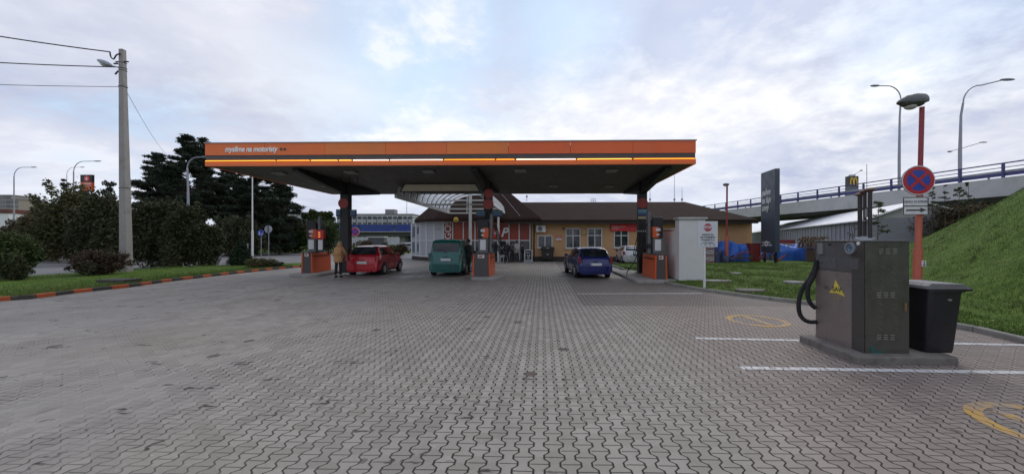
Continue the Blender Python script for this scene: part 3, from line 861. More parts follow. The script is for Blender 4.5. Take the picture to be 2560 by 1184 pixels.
# pyramid roof of the shop corner
sx0, sx1 = XX(1016, 33.0), XX(1352, ey)
vs = [(sx0, 35.2, 3.62), (sx0+1.4, 31.2, 3.60), (sx0+3.6, ey-.06, 3.60), (sx1, ey-.06, 3.60), (sx1, 40, 3.6), (sx0, 40, 3.6), (XX(1195, 35.8), 35.8, 9.2)]
mb = MB(); mb.add(vs+[(a, b, c-.2) for a, b, c in vs[:6]], [(0, 1, 6), (1, 2, 6), (2, 3, 6), (3, 4, 6), (4, 5, 6), (5, 0, 6)]+[(7+i, 7+(i+1) % 6, (i+1) % 6, i) for i in range(6)]+[(12, 11, 10, 9, 8, 7)])
rs = mb.build('roof', M_roof, bl_, w=True)
mb = MB()
for px0, py0, px1, py1 in ((1268, 488, 1289, 520), (1308, 528, 1329, 543)):
    a, b = W(px0, py0, 34.0-.03*(py0-480)), W(px1, py1, 33.2-.06*(py1-480))
vp = Vector(vs[6]); e1 = Vector(vs[3])
for k in (.18, .36):
    e = Vector(vs[2]).lerp(e1, 1-k); a = vp.lerp(e, .45); b = vp.lerp(e, .97); up = Vector((0, -.03, .05)); mb.tube([a+up, b+up], .012, 5)
mb.build('lightning_wire', M_galv, rs, w=True)
# shop glazing: facets of a bay on the left, straight front to the right
SY = BY+.02
mull = [1109, 1132, 1158.6, 1187.7, 1216, 1244.7, 1272.6, 1298, 1325]
bx = [XX(p, SY) for p in mull]
zT, zM, zB = 3.42, 1.78, .10
M_pan = pm('shop_panel_orange', (.32, .05, .024), .4, var=.12, scale=.5)
M_pandk = pm('shop_panel_dark_orange', (.26, .045, .025), .4, var=.12, scale=.5)
M_pw = pm('shop_panel_white', (.35, .375, .40), .35, var=.1, scale=.6)
def panel(a, b, z0, z1, mat, name='window_panel'):
    a, b = Vector(a), Vector(b); mb = MB()
    mb.quad((a.x, a.y, z0), (b.x, b.y, z0), (b.x, b.y, z1), (a.x, a.y, z1), .05); return mb.build(name, mat, bl_, w=True)
M_in = pm('shop_interior', (.05, .045, .04), .7, var=.5, scale=1.5)
for i in range(8):
    a, b = (bx[i]+.05, SY), (bx[i+1]-.05, SY)
    panel((a[0], a[1]+.02, 0), (b[0], b[1]+.02, 0), zM+.04, zT-.05, M_pandk if i in (2, 3, 7) else M_pan)
    panel((a[0], a[1]+.02, 0), (b[0], b[1]+.02, 0), zB, zM-.04, M_glassd if i < 6 else pm('grey_blind', (.12, .12, .12), .6), 'window_pane')
mb = MB()
for i, x in enumerate(bx):
    mb.box(x-.045, x+.045, SY-.06, SY+.06, zB, zT)
for x0, x1 in zip(bx, bx[1:]):
    for z in (zM, zT-.02): mb.box(x0+.046, x1-.046, SY-.05, SY+.05, z-.04, z+.04)
mb.build('window_frame', M_fr, bl_, w=True)
mb = MB(); mb.box(bx[0], XL, BY+.08, BY+.2, 0, 3.5); mb.build('wall', M_in, bl_, w=True)
# facets going back to the left
fac = [(XX(1109, SY), SY), (XX(1086, SY+.25), SY+.25), (XX(1066, SY+.75), SY+.75), (XX(1050, SY+1.5), SY+1.5), (XX(1040, SY+2.5), SY+2.5), (XX(1029, SY+3.6), SY+3.6)]
mbf = MB()
for i, (a, b) in enumerate(zip(fac, fac[1:])):
    A, B = Vector((*b, 0)), Vector((*a, 0))
    panel(A, B, zM+.03, zT, M_pw); panel(A, B, .42, zM-.03, M_pw)
    nrm = Vector((-(B-A).normalized().y*-1, -(B-A).normalized().x, 0))
    mbf.bar(A+Vector((0, 0, .35)), A+Vector((0, 0, zT)), .1); mbf.bar(A+Vector((0, 0, zM)), B+Vector((0, 0, zM)), .1, .07); mbf.bar(A+Vector((0, 0, zT)), B+Vector((0, 0, zT)), .1, .08); mbf.bar(A+Vector((0, 0, .38)), B+Vector((0, 0, .38)), .1, .08)
mbf.build('window_frame', M_fr, bl_, w=True)
mb = MB(); pp = [(x, y+.06) for x, y in fac]+[(fac[-1][0], 39.5), (XL, 39.5), (XL, BY+.22), (fac[0][0], BY+.22)]
mb.prism(pp[::-1], lambda a, b, t: Vector((a, b, t)), 0, .36); mb.build('plinth', pm('dark_plinth', (.05, .04, .035), .8), bl_, w=True)
mb = MB(); pp = [(x+.1, y+.12) for x, y in fac]+[(fac[-1][0]+.1, 39.4), (XL-.02, 39.4), (XL-.02, BY+.24), (fac[0][0]+.1, BY+.24)]
mb.prism(pp[::-1], lambda a, b, t: Vector((a, b, t)), .361, 3.41); mb.build('wall', M_in, bl_, w=True)
for px, pyy, h in ((1035, 585, .9), (1048, 590, .8), (1046, 625, .5), (1036, 628, .5)):   # faded posters on the bay panes
    pass
M_post = pm('poster_print', (.10, .11, .13), .5, var=.7, scale=6)
for (i, t0, t1, z0, z1) in ((4, .2, .8, 2.1, 3.1), (3, .25, .75, 2.4, 3.0), (3, .3, .7, .8, 1.5), (4, .2, .7, .7, 1.6), (0, .15, .7, 2.72, 2.76)):
    A, B = Vector((*fac[i+1], 0)), Vector((*fac[i], 0)); d = (B-A); n = Vector((d.y, -d.x, 0)).normalized()*.02
    a, b = A+d*t0+n, A+d*t1+n; mb = MB(); mb.quad((a.x, a.y, z0), (b.x, b.y, z0), (b.x, b.y, z1), (a.x, a.y, z1), .012); mb.build('poster', M_post, bl_, w=True)
text('ARGOS', 'lettering', bl_, .78, pm('banner_letter', (.60, .58, .57), .5, var=.04), ((bx[0]+bx[1])/2+.02, SY-.06, 2.15), rot=(PI/2, -PI/2, 0), ext=.01, bold=.012, align='CENTER', sx=1.02)
# shop sign: red roundel with drop, then an italic P
ss_ = thing('shop_sign', 'red roundel with white drop and italic letter P on the shop window', 'sign', (XX(1241, SY), SY-.12, 2.35))
mb = MB(); mb.disc((0, 0, .1), (0, -1, 0), .44, .06, 32); mb.build('roundel', pm('roundel_red', (.62, .03, .02), .4), ss_)
mb = MB(); mb.prism([(0, .27), (-.10, .08), (-.14, -.03), (-.10, -.13), (0, -.17), (.10, -.13), (.14, -.03), (.10, .08)], lambda a, b, t: Vector((a-.02, t, b+.1)), -.075, -.062); mb.build('drop', M_white, ss_)
text('P', 'letter', ss_, 1.05, M_white, (.66, -.07, .08), shear=.3, w=False, bold=.03, ext=.02)
# windows in the yellow wall
def window(x0, x1, y0, y1, split=.62, sill=False):
    a, b = W(x0, y1, BY), W(x1, y0, BY); f = MB(); t = .07; Y0, Y1 = BY-.05, BY+.0
    w = b.x-a.x; h = b.z-a.z; xm = (a.x+b.x)/2
    g = MB(); g.box(a.x+t, xm-t/2-.001, BY-.02, BY-.012, a.z+t, b.z-t); g.box(xm+t/2+.001, b.x-t, BY-.02, BY-.012, a.z+t, b.z-t)
    f.box(a.x, a.x+t, BY-.05, BY-.003, a.z, b.z); f.box(b.x-t, b.x, BY-.05, BY-.003, a.z, b.z)
    f.box(a.x+t, b.x-t, BY-.05, BY-.003, b.z-t, b.z); f.box(a.x+t, b.x-t, BY-.05, BY-.003, a.z, a.z+t)
    f.box(xm-t/2, xm+t/2, BY-.05, BY-.003, a.z+t, b.z-t)
    if split:
        zs = a.z+h*split
        f.box(a.x+t, xm-t/2, BY-.048, BY-.004, zs-.035, zs+.035); f.box(xm+t/2, b.x-t, BY-.048, BY-.004, zs-.035, zs+.035)
    wo = f.build('window', M_fr, bl_, w=True)
    g.build('pane', M_glassd, wo, w=True)
    s = MB(); s.box(a.x-.06, b.x+.06, BY-.12, BY-.004, a.z-.06, a.z-.003); s.build('sill', M_fr, wo, w=True)
window(1344, 1381, 588, 619, 0)
window(1414, 1451, 570, 620); window(1468.5, 1505, 570, 618); window(1534.5, 1571, 570, 619)
# door recess far right
mb = MB(); a = W(1648, 572, BY); b = W(1668, 650, BY); mb.box(a.x-.5, a.x+.7, BY-.04, BY-.003, .1, 2.5); mb.build('door', pm('brown_door', (.09, .06, .045), .5), bl_, w=True)
mb = MB(); mb.tube([W(1335, 553, BY-.12), W(1335, 652, BY-.12)], .055, 8); mb.build('downpipe', pm('dark_downpipe', (.03, .025, .022), .5), bl_, w=True, smooth=True)
mb = MB(); mb.cyl(W(1459, 581, BY-.003), W(1459, 581, BY-.10), .21, n=20); mb.build('wall_lamp', pm('lamp_cream', (.42, .28, .12), .5), bl_, w=True, bevel=.03)
mb = MB(); a = W(1409, 571, BY-.12); mb.box(a.x-.08, a.x+.08, BY-.2, BY-.003, a.z-.07, a.z+.07); mb.build('floodlight', M_dark, bl_, w=True)
# masts on the roof
for i, (px, yt, yb, lab) in enumerate(((1625, 470, 506, 'thin grey mast on the roof just right of the dark column'), (1686, 432, 506, 'tall grey roof mast, middle of the three right of the canopy'), (1705, 470, 506, 'thin grey roof mast, right of the tall one'), (1317, 487, 498, 'short stub aerial where the two roofs meet'))):
    a, b = W(px, yb+4, 36), W(px, yt, 36); o = thing('roof_mast', lab, 'mast', a, 0, 'thin masts on the station roof')
    mb = MB(); mb.tube([(0, 0, 0), (0, 0, (b-a).z)], [.035, .018], 6); mb.build('pole', M_galv, o)
    mb = MB(); mb.box(-.09, .09, -.05, .05, .35, .55); mb.build('clamp', M_galv, o)
a = W(1483, 507, 36.5); o = thing('roof_grille', 'small open metal frame standing on the long roof ridge', 'frame', a)
mb = MB(); w_ = .22
for z in (0, .2, .42): mb.bar((-w_, 0, z), (w_, 0, z), .03)
for x in (-w_, 0, w_): mb.bar((x, 0, 0), (x, 0, .42), .03)
mb.build('frame', M_dark, o)
# air-conditioning unit
a, b = W(1341, 580, BY-.4), W(1364, 563, BY-.4)
ac = thing('air_conditioner', 'white air conditioning unit with round fan high on the yellow wall', 'air conditioner', ((a.x+b.x)/2, BY-.2, a.z))
w_, h_ = (b.x-a.x)/2, b.z-a.z
mb = MB(); mb.box(-w_, w_, -.17, .13, 0, h_); mb.build('casing', M_white, ac, bevel=.02)
mb = MB(); mb.disc((-.08, -.171, h_/2), (0, -1, 0), .24, .02, 24); mb.build('fan_grille', pm('fan_dark', (.08, .08, .08), .5), ac)
mb = MB(); mb.disc((-.08, -.18, h_/2), (0, -1, 0), .245, .025, 24, .21); mb.disc((-.08, -.18, h_/2), (0, -1, 0), .13, .02, 24, .11); mb.build('fan_ring', M_white, ac)
mb = MB(); mb.box(-w_*.8, -w_*.7, -.1, .197, -.05, -.003); mb.box(w_*.7, w_*.8, -.1, .197, -.05, -.003); mb.build('bracket', M_galv, ac)
# red shop board
a, b = W(1527, 577.5, BY-.15), W(1592, 548, BY-.15)
sg = thing('shop_board', 'bright red board lettered ARGOS above the window behind the white car', 'sign', ((a.x+b.x)/2, BY-.1, a.z))
w_, h_ = (b.x-a.x)/2, b.z-a.z
mb = MB(); mb.box(-w_, w_, -.05, .07, 0, h_); mb.build('board', pm('board_red', (.66, .018, .022), .4, var=.06), sg, bevel=.01)
text('ARGOS', 'lettering', sg, .36, M_white, (-w_+.12, -.06, h_*.76), align='LEFT', w=False, bold=.014, sx=1.15, shear=.1)
text('PRODEJNA ELEKTRO-', 'lettering', sg, .125, pm('pink_letter', (.70, .45, .45), .5), (-w_+.1, -.06, h_*.36), align='LEFT', w=False, bold=.006, sx=.92)
text('MATERIÁLU', 'lettering', sg, .125, pm('pink_letter', (.70, .45, .45), .5), (-w_+.1, -.06, h_*.2), align='LEFT', w=False, bold=.006, sx=.92)
for z, s in ((.76, 'vstup'), (.52, 'z boku'), (.2, 'budovy')):
    text(s, 'lettering', sg, .15, pm('faded_letter', (.62, .18, .18), .5), (w_*.98, -.06, h_*z), align='RIGHT', w=False)
# small red and white notice on the wall
a = W(1397, 600, BY-.05); n_ = thing('wall_notice', 'small notice, red above white, on the yellow wall by the small window', 'notice', a)
mb = MB(); mb.box(-.24, .24, -.02, .045, 0, .15); mb.build('lower_panel', M_paper, n_)
mb = MB(); mb.box(-.24, .24, -.02, .045, .153, .36); mb.build('upper_panel', pm('notice_red', (.5, .10, .08), .5), n_)
mb = MB(); mb.box(-.18, .18, -.027, -.021, .24, .27); mb.box(-.18, .12, -.027, -.021, .19, .21); mb.build('print', M_paper, n_)
# yellow globe
a = W(1140, 549, 29.2); gl = thing('globe_sign', 'yellow ball hanging under the eave in front of the shop', 'globe sign', a)
mb = MB(); mb.ell((0, 0, 0), .21, 20, 12); mb.build('ball', pm('globe_yellow', (.62, .42, .06), .35, var=.05), gl, smooth=True)
mb = MB(); mb.box(-.11, .07, -.215, -.2, -.01, .03); mb.build('print', M_dark, gl)
mb = MB(); mb.cyl((0, 0, .2), (0, .0, .36), .015, n=6); mb.build('hanger', M_dark, gl)

# ------------------------------------------------------------------ barrel-vaulted glass walkway roof
vt = thing('glass_vault', 'white framed barrel vault of frosted glazing between canopy and shop', 'glass roof', (-5.4, 26, 0))
vx0, vx1, vz = -7.75, -3.15, 4.2
cxv, rv_ = (vx0+vx1)/2, (vx1-vx0)/2
def arc(y, n=14, dr=0, rise=1.35):
    return [Vector((cxv-(rv_-dr)*math.cos(PI*i/n), y, vz+(rise-dr)*math.sin(PI*i/n))) for i in range(n+1)]
y0v, y1v = 19.0, 30.0
M_ribg = pm('rib_grey', (.20, .20, .20), .5, .3)
def low(y): return 4 if y < 22.66 else 8      # arcs stop under the big roof, where only their feet pass below it
for k in range(12):
    y = y0v+(y1v-y0v)*k/11
    if y > 22.66: parts_ = [arc(y)]
    else: A_ = [p for p in arc(y, 60) if p.z < 4.66]; h_ = len(A_)//2; parts_ = [A_[:h_], A_[h_:]]
    mb = MB(); [mb.tube(q_, .035, 6) for q_ in parts_]; mb.build('rib', M_ribg, vt, w=True, smooth=True)
def frost():
    m, nt, b = newmat('frosted_glazing'); b.inputs['Base Color'].default_value = (.62, .66, .68, 1); b.inputs['Roughness'].default_value = .5
    nt.nodes['Principled BSDF'].inputs['Transmission Weight'].default_value = .55
    tr = nt.nodes.new('ShaderNodeBsdfTranslucent'); tr.inputs[0].default_value = (.85, .87, .86, 1)
    mx = nt.nodes.new('ShaderNodeMixShader'); mx.inputs[0].default_value = .65
    b.inputs['Transmission Weight'].default_value = 0
    nt.links.new(b.outputs[0], mx.inputs[1]); nt.links.new(tr.outputs[0], mx.inputs[2])
    nt.links.new(mx.outputs[0], nt.nodes['Material Output'].inputs[0]); return m
M_frost = frost()
for k in range(11):
    ya_, yb_ = y0v+(y1v-y0v)*k/11+.03, y0v+(y1v-y0v)*(k+1)/11-.03
    A, B = arc(ya_, 60, dr=-.03), arc(yb_, 60, dr=-.03)
    fl_ = [(i, i+1, i+62, i+61) for i in range(60) if yb_ > 22.9 or max(A[i].z, A[i+1].z) < 4.67]
    for sel in ([fl_] if len(fl_) == 60 else [[f for f in fl_ if f[0] < 30], [f for f in fl_ if f[0] >= 30]]):
        mb = MB(); mb.add(A+B, sel); mb.build('glazing', M_frost, vt, w=True, smooth=True)
mb = MB()
for X in (vx0, vx1):
    mb.box(X-.07, X+.07, 18.9, 30.0, vz-.20, vz-.0)
mb.build('eave_beam', M_white, vt, w=True, bevel=.01)
mb = MB()
for y, z in ((23.2, 4.13), (26.0, 4.1), (29.6, 4.08)):
    mb.box(vx0+.08, vx1-.08, y-.05, y+.05, z-.10, z)
mb.box(vx0+.6, vx1-.5, 25.95, 26.05, 4.62, 4.72)
for x in (-6.2, -4.6): mb.bar((x, 29.6, 4.08), (x*.97-.16, 29.6, 5.4), .06)
mb.build('tie_beam', M_white, vt, w=True)
mb = MB(); xx = XX(1176, 25.9); mb.box(xx-.10, xx+.10, 25.8, 26.0-.055, 0, 5.45); mb.build('post', M_white, vt, w=True, bevel=.01)
mb = MB(); xx = XX(1247, 29.6); mb.box(xx-.08, xx+.08, 29.3, 29.46, 0, 4.0); mb.build('post', M_white, vt, w=True)
# cream gable board hung below the canopy's back edge
Yb = 18.6; a, b = W(1003, 478, Yb), W(1198, 460.5, Yb)
mb = MB(); w_ = b.x-a.x
mb.prism([(a.x, a.z), (b.x, a.z), (b.x-.22, b.z), (a.x+.2, b.z)], lambda p, q, t: Vector((p, t, q)), Yb, Yb+.06)
mb.build('gable_board', pm('cream_board', (.66, .58, .45), .5, var=.08), vt, w=True)
mb = MB(); mb.bar((a.x-.05, Yb, a.z-.03), (b.x+.05, Yb, a.z-.03), .05); mb.bar((a.x-.04, Yb, a.z), (a.x+.17, Yb, b.z+.02), .05); mb.bar((b.x+.04, Yb, a.z), (b.x-.19, Yb, b.z+.02), .05)
mb.bar((a.x+.16, Yb, b.z+.03), (b.x-.18, Yb, b.z+.03), .04); mb.build('gable_trim', M_dark, vt, w=True)
# lit white-framed door post with sign under the walkway
a = W(1234, 604, 28.5)
# ------------------------------------------------------------------ screen wall, stop board, totem
sw = thing('screen_wall', 'white rendered L-shaped screen wall with rounded coping beside the right pump', 'wall', (6.2, 16, 0))
X0, X1 = XX(1698, 14.9), XX(1763, 14.9)
zt = ZZ(549, 1730, 14.9)
mb = MB(); mb.box(X0, X1, 14.9, 15.35, 0, zt); mb.box(X0+.001, X0+.25, 15.351, 18.4, 0, zt-.42); mb.box(X0-.75, X0-.002, 18.15, 18.4, 0, zt-.42)
mb.build('wall', M_whitewall, sw, w=True, bevel=.01)
mb = MB(); mb.box(X0-.07, X1+.09, 14.82, 15.43, zt+.002, zt+.10); mb.box(X0-.06, X0+.31, 15.435, 18.46, zt-.417, zt-.34); mb.box(X0-.82, X0-.063, 18.09, 18.46, zt-.417, zt-.34)
mb.build('coping', pm('coping_grey', (.40, .40, .385), .8, dirt=.5, dirtcol=(.15, .15, .14)), sw, w=True, bevel=.035)

st = thing('stop_board', 'white board with red STOP octagon on a slim white post by the screen wall', 'sign', G(1761, 718, .1))
q = st.location; Yq = q.y
hz = ZZ(617, 1763, Yq)-q.z; ht = ZZ(553, 1767, Yq)-q.z; wd = XX(1793, Yq)-XX(1743, Yq)
mb = MB(); mb.box(-.035, .035, -.02, .02, -.05, ht-.1); mb.build('post', M_white, st)
cxb = XX(1768, Yq)-q.x
mb = MB(); mb.box(cxb-wd/2, cxb+wd/2, -.045, -.022, hz, ht); mb.build('board', pm('board_white', (.62, .64, .66), .4, var=.04), st, bevel=.004)
c0 = (cxb, hz+(ht-hz)*.76)
mb = MB(); mb.prism([(c0[0]+.145*math.cos(PI/8+k*PI/4), c0[1]+.145*math.sin(PI/8+k*PI/4)) for k in range(8)], lambda a, b, t: Vector((a, t, b)), -.052, -.046)
mb.build('octagon', pm('octagon_red', (.42, .06, .10), .5), st)
M_ink = pm('printed_ink', (.05, .05, .055), .6)
text('STOP', 'lettering', st, .125, M_white, (c0[0], -.055, c0[1]), w=False, bold=.004, sx=.9)
for i, (s, sz) in enumerate((('ODSTUP 2m', .072), ('OD VÝDEJNÍHO', .072), ('STOJANU č. 8', .072), ('bez povolení obsluhy', .042))):
    text(s, 'lettering', st, sz, M_ink, (cxb, -.049, hz+(ht-hz)*(.475-.10*i)), w=False, bold=.0015)
for k, x in enumerate((-.22, -.08, .07, .21)):
    mb = MB(); mb.disc((cxb+x, -.046, hz+.09), (0, -1, 0), .035, .004, 3 if k == 0 else 14, .026); mb.build('pictogram', M_ink, st)

# grey totem with white slogan
mt = thing('totem_sign', 'tall dark slate totem with white slogan and round feet on the lawn', 'sign', (0, 0, 0))
A, B = W(1902, 436, 29.3), W(1938, 424, 27.3); A = Vector((A.x, A.y, 0)); B = Vector((B.x, B.y, 0)); mt.location = (A+B)/2; ORG[mt.name] = mt.location.copy()
zt = 7.15; zb = .85; d = (B-A).normalized(); n = Vector((d.y, -d.x, 0)); th = -n*.34
M_slate = pm('slate_panel', (.048, .062, .085), .45, var=.1, scale=.3, dirt=.2)
mb = MB(); p = lambda s, z, t=0: Vector((A+(B-A)*s+th*t+Vector((0, 0, z))))
mb.add([p(0, zb), p(1, zb), p(1, zt), p(0, zt), p(0, zb, 1), p(1, zb, 1), p(1, zt, 1), p(0, zt, 1)], [(0, 1, 2, 3), (7, 6, 5, 4), (0, 4, 5, 1), (1, 5, 6, 2), (2, 6, 7, 3), (3, 7, 4, 0)])
mb.build('panel', M_slate, mt, w=True, bevel=.03)
for s in (.12, .88):
    mb = MB(); mb.bar(p(s, 0, .5), p(s, zb-.002, .5), .14); mb.build('leg', M_dark, mt, w=True)
ang = math.atan2(d.y, d.x); wid = (B-A).length
mtw = pm('totem_letter', (.66, .66, .64), .5, var=.05)
for s, z in (('palivo', 5.52), ('za fajn', 4.90), ('ceny', 4.32)):
    c = A+d*.18+Vector((0, 0, z))+n*.012; text(s, 'lettering', mt, .66, mtw, c, rot=(PI/2, 0, ang), align='LEFT', shear=.2, bold=.014, sx=.78)
for z, s in ((1.55, 'ROBINOIL'), (1.32, 'OIL')): pass
for k, (z, w_) in enumerate(((1.62, .62), (1.42, .68))):
    mb = MB(); a, b = A+d*.25+n*.005, A+d*(.25+wid*w_)+n*.005
    x = 0
    while x < wid*w_-.2:
        q0, q1 = A+d*(.22+x), A+d*(.22+x+.17); 
        mb.quad((q0+n*.012)+Vector((0, 0, z-.06)), (q1+n*.012)+Vector((0, 0, z-.06)), (q1+n*.012)+Vector((0, 0, z+.05)), (q0+n*.012)+Vector((0, 0, z+.05)), .01); x += .23
    mb.build('logo_band', mtw, mt, w=True)
mb = MB(); c = A+d*wid*.42+n*.012+Vector((0, 0, 1.52)); mb.disc(c, n, .22, .02, 20, .12); mb.build('logo_ring', mtw, mt, w=True)

# ------------------------------------------------------------------ no-stopping sign on orange lamp post, right
D = 8.3
def P3(px, py, D):
    u, v = (px-PX)/F, (PY-py)/F; return Vector((D*(-sn+u*cs), D*(cs+u*sn), H0+v*D))
b0 = P3(2291, 700, D); b0.z = lawnz(b0.x, b0.y); t0 = P3(2305, 268, D)
lp = thing('street_lamp', 'orange-red painted lamp post with one grey head, standing behind the wheelie bin', 'street lamp', b0)
M_orp = pm('post_orange_paint', (.50, .125, .075), .5, var=.15, scale=2, dirt=.3, dirtcol=(.30, .10, .07)); M_redp = pm('post_red_paint', (.28, .035, .045), .5, var=.15)
def along(z): k = (z-b0.z)/(t0.z-b0.z); return b0+(t0-b0)*k
mb = MB(); mb.tube([along(b0.z-.1), along(1.52)], .082, 14); mb.build('lower_post', M_orp, lp, w=True, smooth=True)
mb = MB(); mb.tube([along(1.521), along(3.0)], .06, 14); mb.build('middle_post', M_orp, lp, w=True, smooth=True)
mb = MB(); mb.tube([along(3.001), along(t0.z)], .047, 12); mb.build('upper_post', M_redp, lp, w=True, smooth=True)
mb = MB(); c = along(1.2); mb.box(c.x-.0, c.x+.09, c.y-.095, c.y-.083, 1.13, 1.26); mb.build('sticker', M_white, lp, w=True)
mb = MB(); mb.box(c.x+.02, c.x+.07, c.y-.1, c.y-.096, 1.15, 1.18); mb.box(c.x+.035, c.x+.06, c.y-.1, c.y-.096, 1.2, 1.24); mb.build('sticker_print', M_ink, lp, w=True)
mb = MB(); hd = t0+Vector((-.17, 0, .13))
prof = [(-.37, .02, .02), (-.33, .07, .09), (-.2, .15, .14), (.02, .19, .16), (.17, .18, .145), (.22, .16, .12), (.235, .12, .09)]
vs = []; N = 14
for x, hh, w_ in prof:
    for j in range(N):
        a = 2*PI*j/N; zz = math.sin(a); vs.append(hd+Vector((x, math.cos(a)*w_, max(zz, -.3)*hh*.95+x*.04)))
K = len(prof); mb.add(vs, [(i*N+j, i*N+(j+1) % N, (i+1)*N+(j+1) % N, (i+1)*N+j) for i in range(K-1) for j in range(N)]+[tuple(reversed(range(N))), tuple(range((K-1)*N, K*N))])
hdO = mb.build('lamp_head', pm('lamp_head_grey', (.105, .115, .115), .45, .3, dirt=.3), lp, w=True, smooth=True, ang=60)
mb = MB(); mb.ell(hd+Vector((-.09, 0, -.11)), (.13, .10, .075), 16, 8); mb.build('diffuser', pm('lamp_bowl', (.45, .43, .38), .3), hdO, w=True, smooth=True)
mb = MB(); mb.ell(hd+Vector((-.06, 0, -.045)), (.275, .13, .09), 16, 8); mb.build('lower_shell', pm('lamp_shell_dark', (.06, .055, .05), .5), hdO, w=True, smooth=True)
# the disc
ns = thing('no_stopping_sign', 'large round red and blue no stopping sign on the orange-red post', 'road sign', P3(2294, 451, D-.12))
sn_ = Vector((-.12, -1, .0)).normalized(); r_ = .335
c = Vector((0, 0, 0)); M_sb = pm('sign_blue', (.02, .06, .36), .35, var=.06); M_sr = pm('sign_red', (.45, .02, .03), .35, var=.08)
mb = MB(); mb.disc(c, sn_, r_, .02, 40); mb.build('back_plate', M_galv, ns)
mb = MB(); mb.disc(c+sn_*.021, sn_, r_-.006, .004, 40, r_-.02); mb.build('white_rim', M_white, ns)
mb = MB(); mb.disc(c+sn_*.021, sn_, r_-.021, .005, 40, .235); mb.build('red_ring', M_sr, ns)
mb = MB(); mb.disc(c+sn_*.021, sn_, .234, .003, 40); mb.build('blue_field', M_sb, ns)
hx = Vector((-sn_.y, sn_.x, 0)).normalized(); hz_ = Vector((0, 0, 1))
for sgn in (1, -1):
    dd = (hx+hz_*sgn).normalized(); mb = MB(); o_ = .0275 if sgn > 0 else .0282
    mb.bar(c+sn_*o_-dd*.24, c+sn_*o_+dd*.24, .006, .062, up=dd.cross(sn_)); mb.build('red_bar', M_sr, ns)
for k, (py, lab, hh) in enumerate(((504, 'upper small white plate with grey writing under the no stopping disc', .098), (525, 'lower small white plate with black arrow pointing right', .098))):
    pc = P3(2289, py-.0, D-.13); pt = thing('sign_plate', lab, 'sign plate', pc, 0, 'small plates under the no stopping disc')
    w_ = .245; a, b = hx*-w_, hx*w_
    if a.x > b.x: a, b = b, a
    up = Vector((0, 0, hh)); t_ = Vector((0, 0, 0))
    mb = MB(); mb.quad(a-up, b-up, b+up, a+up, .015); mb.build('plate', M_white, pt)
    mb = MB()
    for s, e in ((a-up, b-up), (b-up, b+up), (b+up, a+up), (a+up, a-up)): mb.bar(s+sn_*.004, e+sn_*.004, .012, .012)
    mb.build('border', M_ink, pt)
    dx = (b-a).normalized(); az = math.atan2(dx.y, dx.x)
    if k == 0:
        text('MIMO VOZIDEL', 'lettering', pt, .07, pm('grey_ink', (.25, .25, .27), .6), sn_*.006, rot=(PI/2, 0, az), w=False)
    else:
        mb = MB(); mb.bar(a*.78+sn_*.004, b*.5+sn_*.004, .004, .034)
        f = lambda s, z: dx*s+Vector((0, 0, z))+sn_*.008
        mb.add([f(.09, .055), f(.09, -.055), f(.21, 0)], [(1, 2, 0)]); mb.build('arrow', M_ink, pt)
mb = MB(); mb.bar(P3(2300, 470, D-.08), P3(2300, 535, D-.08), .03); 
tag(mb.build('sign_clamp', M_galv, loc=P3(2300, 535, D-.08)), 'steel clamp rail fixing the disc and plates to the post', 'clamp')

# ------------------------------------------------------------------ air and vacuum cabinet on its slab, wheelie bin
sl0, sl1 = G(2145, 912), G(2393, 912)
ys0 = sl0.y; xs0, xs1 = sl0.x, sl1.x; ys1 = G(2003, 857).y+.1
mb = MB(); pts = [(xs0, ys0), (xs1, ys0+.0), (xs1+.02, ys1), (xs0+.02, ys1)]
n_ = 10
mb.prism([(a[0]+(b[0]-a[0])*k/n_+rnd.uniform(-.008, .008), a[1]+(b[1]-a[1])*k/n_+rnd.uniform(-.008, .008)) for a, b in zip(pts, pts[1:]+pts[:1]) for k in range(n_)], lambda a, b, t: Vector((a, b, t)), -.02, .115)
M_slab = pm('slab_concrete', (.17, .155, .138), .95, var=.3, scale=3, bmp=.8, bscale=25, dirt=.7, dirtcol=(.09, .078, .066))
tag(mb.build('concrete_slab', M_slab, loc=(xs0, ys0, 0), bevel=.022), 'rough low concrete slab carrying the steel cabinet and bin', 'slab')
cb = G(2160, 882, .115); cx0 = cb.x; cy0 = cb.y; cx1 = G(2262, 880, .115).x; cy1 = cx0/(-sn+(2040-PX)/F*cs)*(cs+(2040-PX)/F*sn); cz0, cz1 = .115, 1.715
cab = thing('vacuum_cabinet', 'steel air and vacuum cabinet with gauge and yellow triangle sticker', 'service cabinet', (cx0, cy0, cz0))
M_cabL = pm('cabinet_steel_brown_reflection', (.27, .23, .21), .33, .45, var=.12, scale=.7, dirt=.15, dirtcol=(.12, .095, .085))  # brown reflection on the brushed steel is painted into the base colour
M_cabR = pm('cabinet_dark_steel', (.105, .102, .088), .34, .4, var=.2, scale=.7, bmp=.1, bscale=8, dirt=.2, dirtcol=(.06, .06, .05))
M_cabU = pm('cabinet_upper_grey', (.12, .12, .122), .42, .3, var=.12, scale=1.5, dirt=.3, dirtcol=(.05, .05, .05))
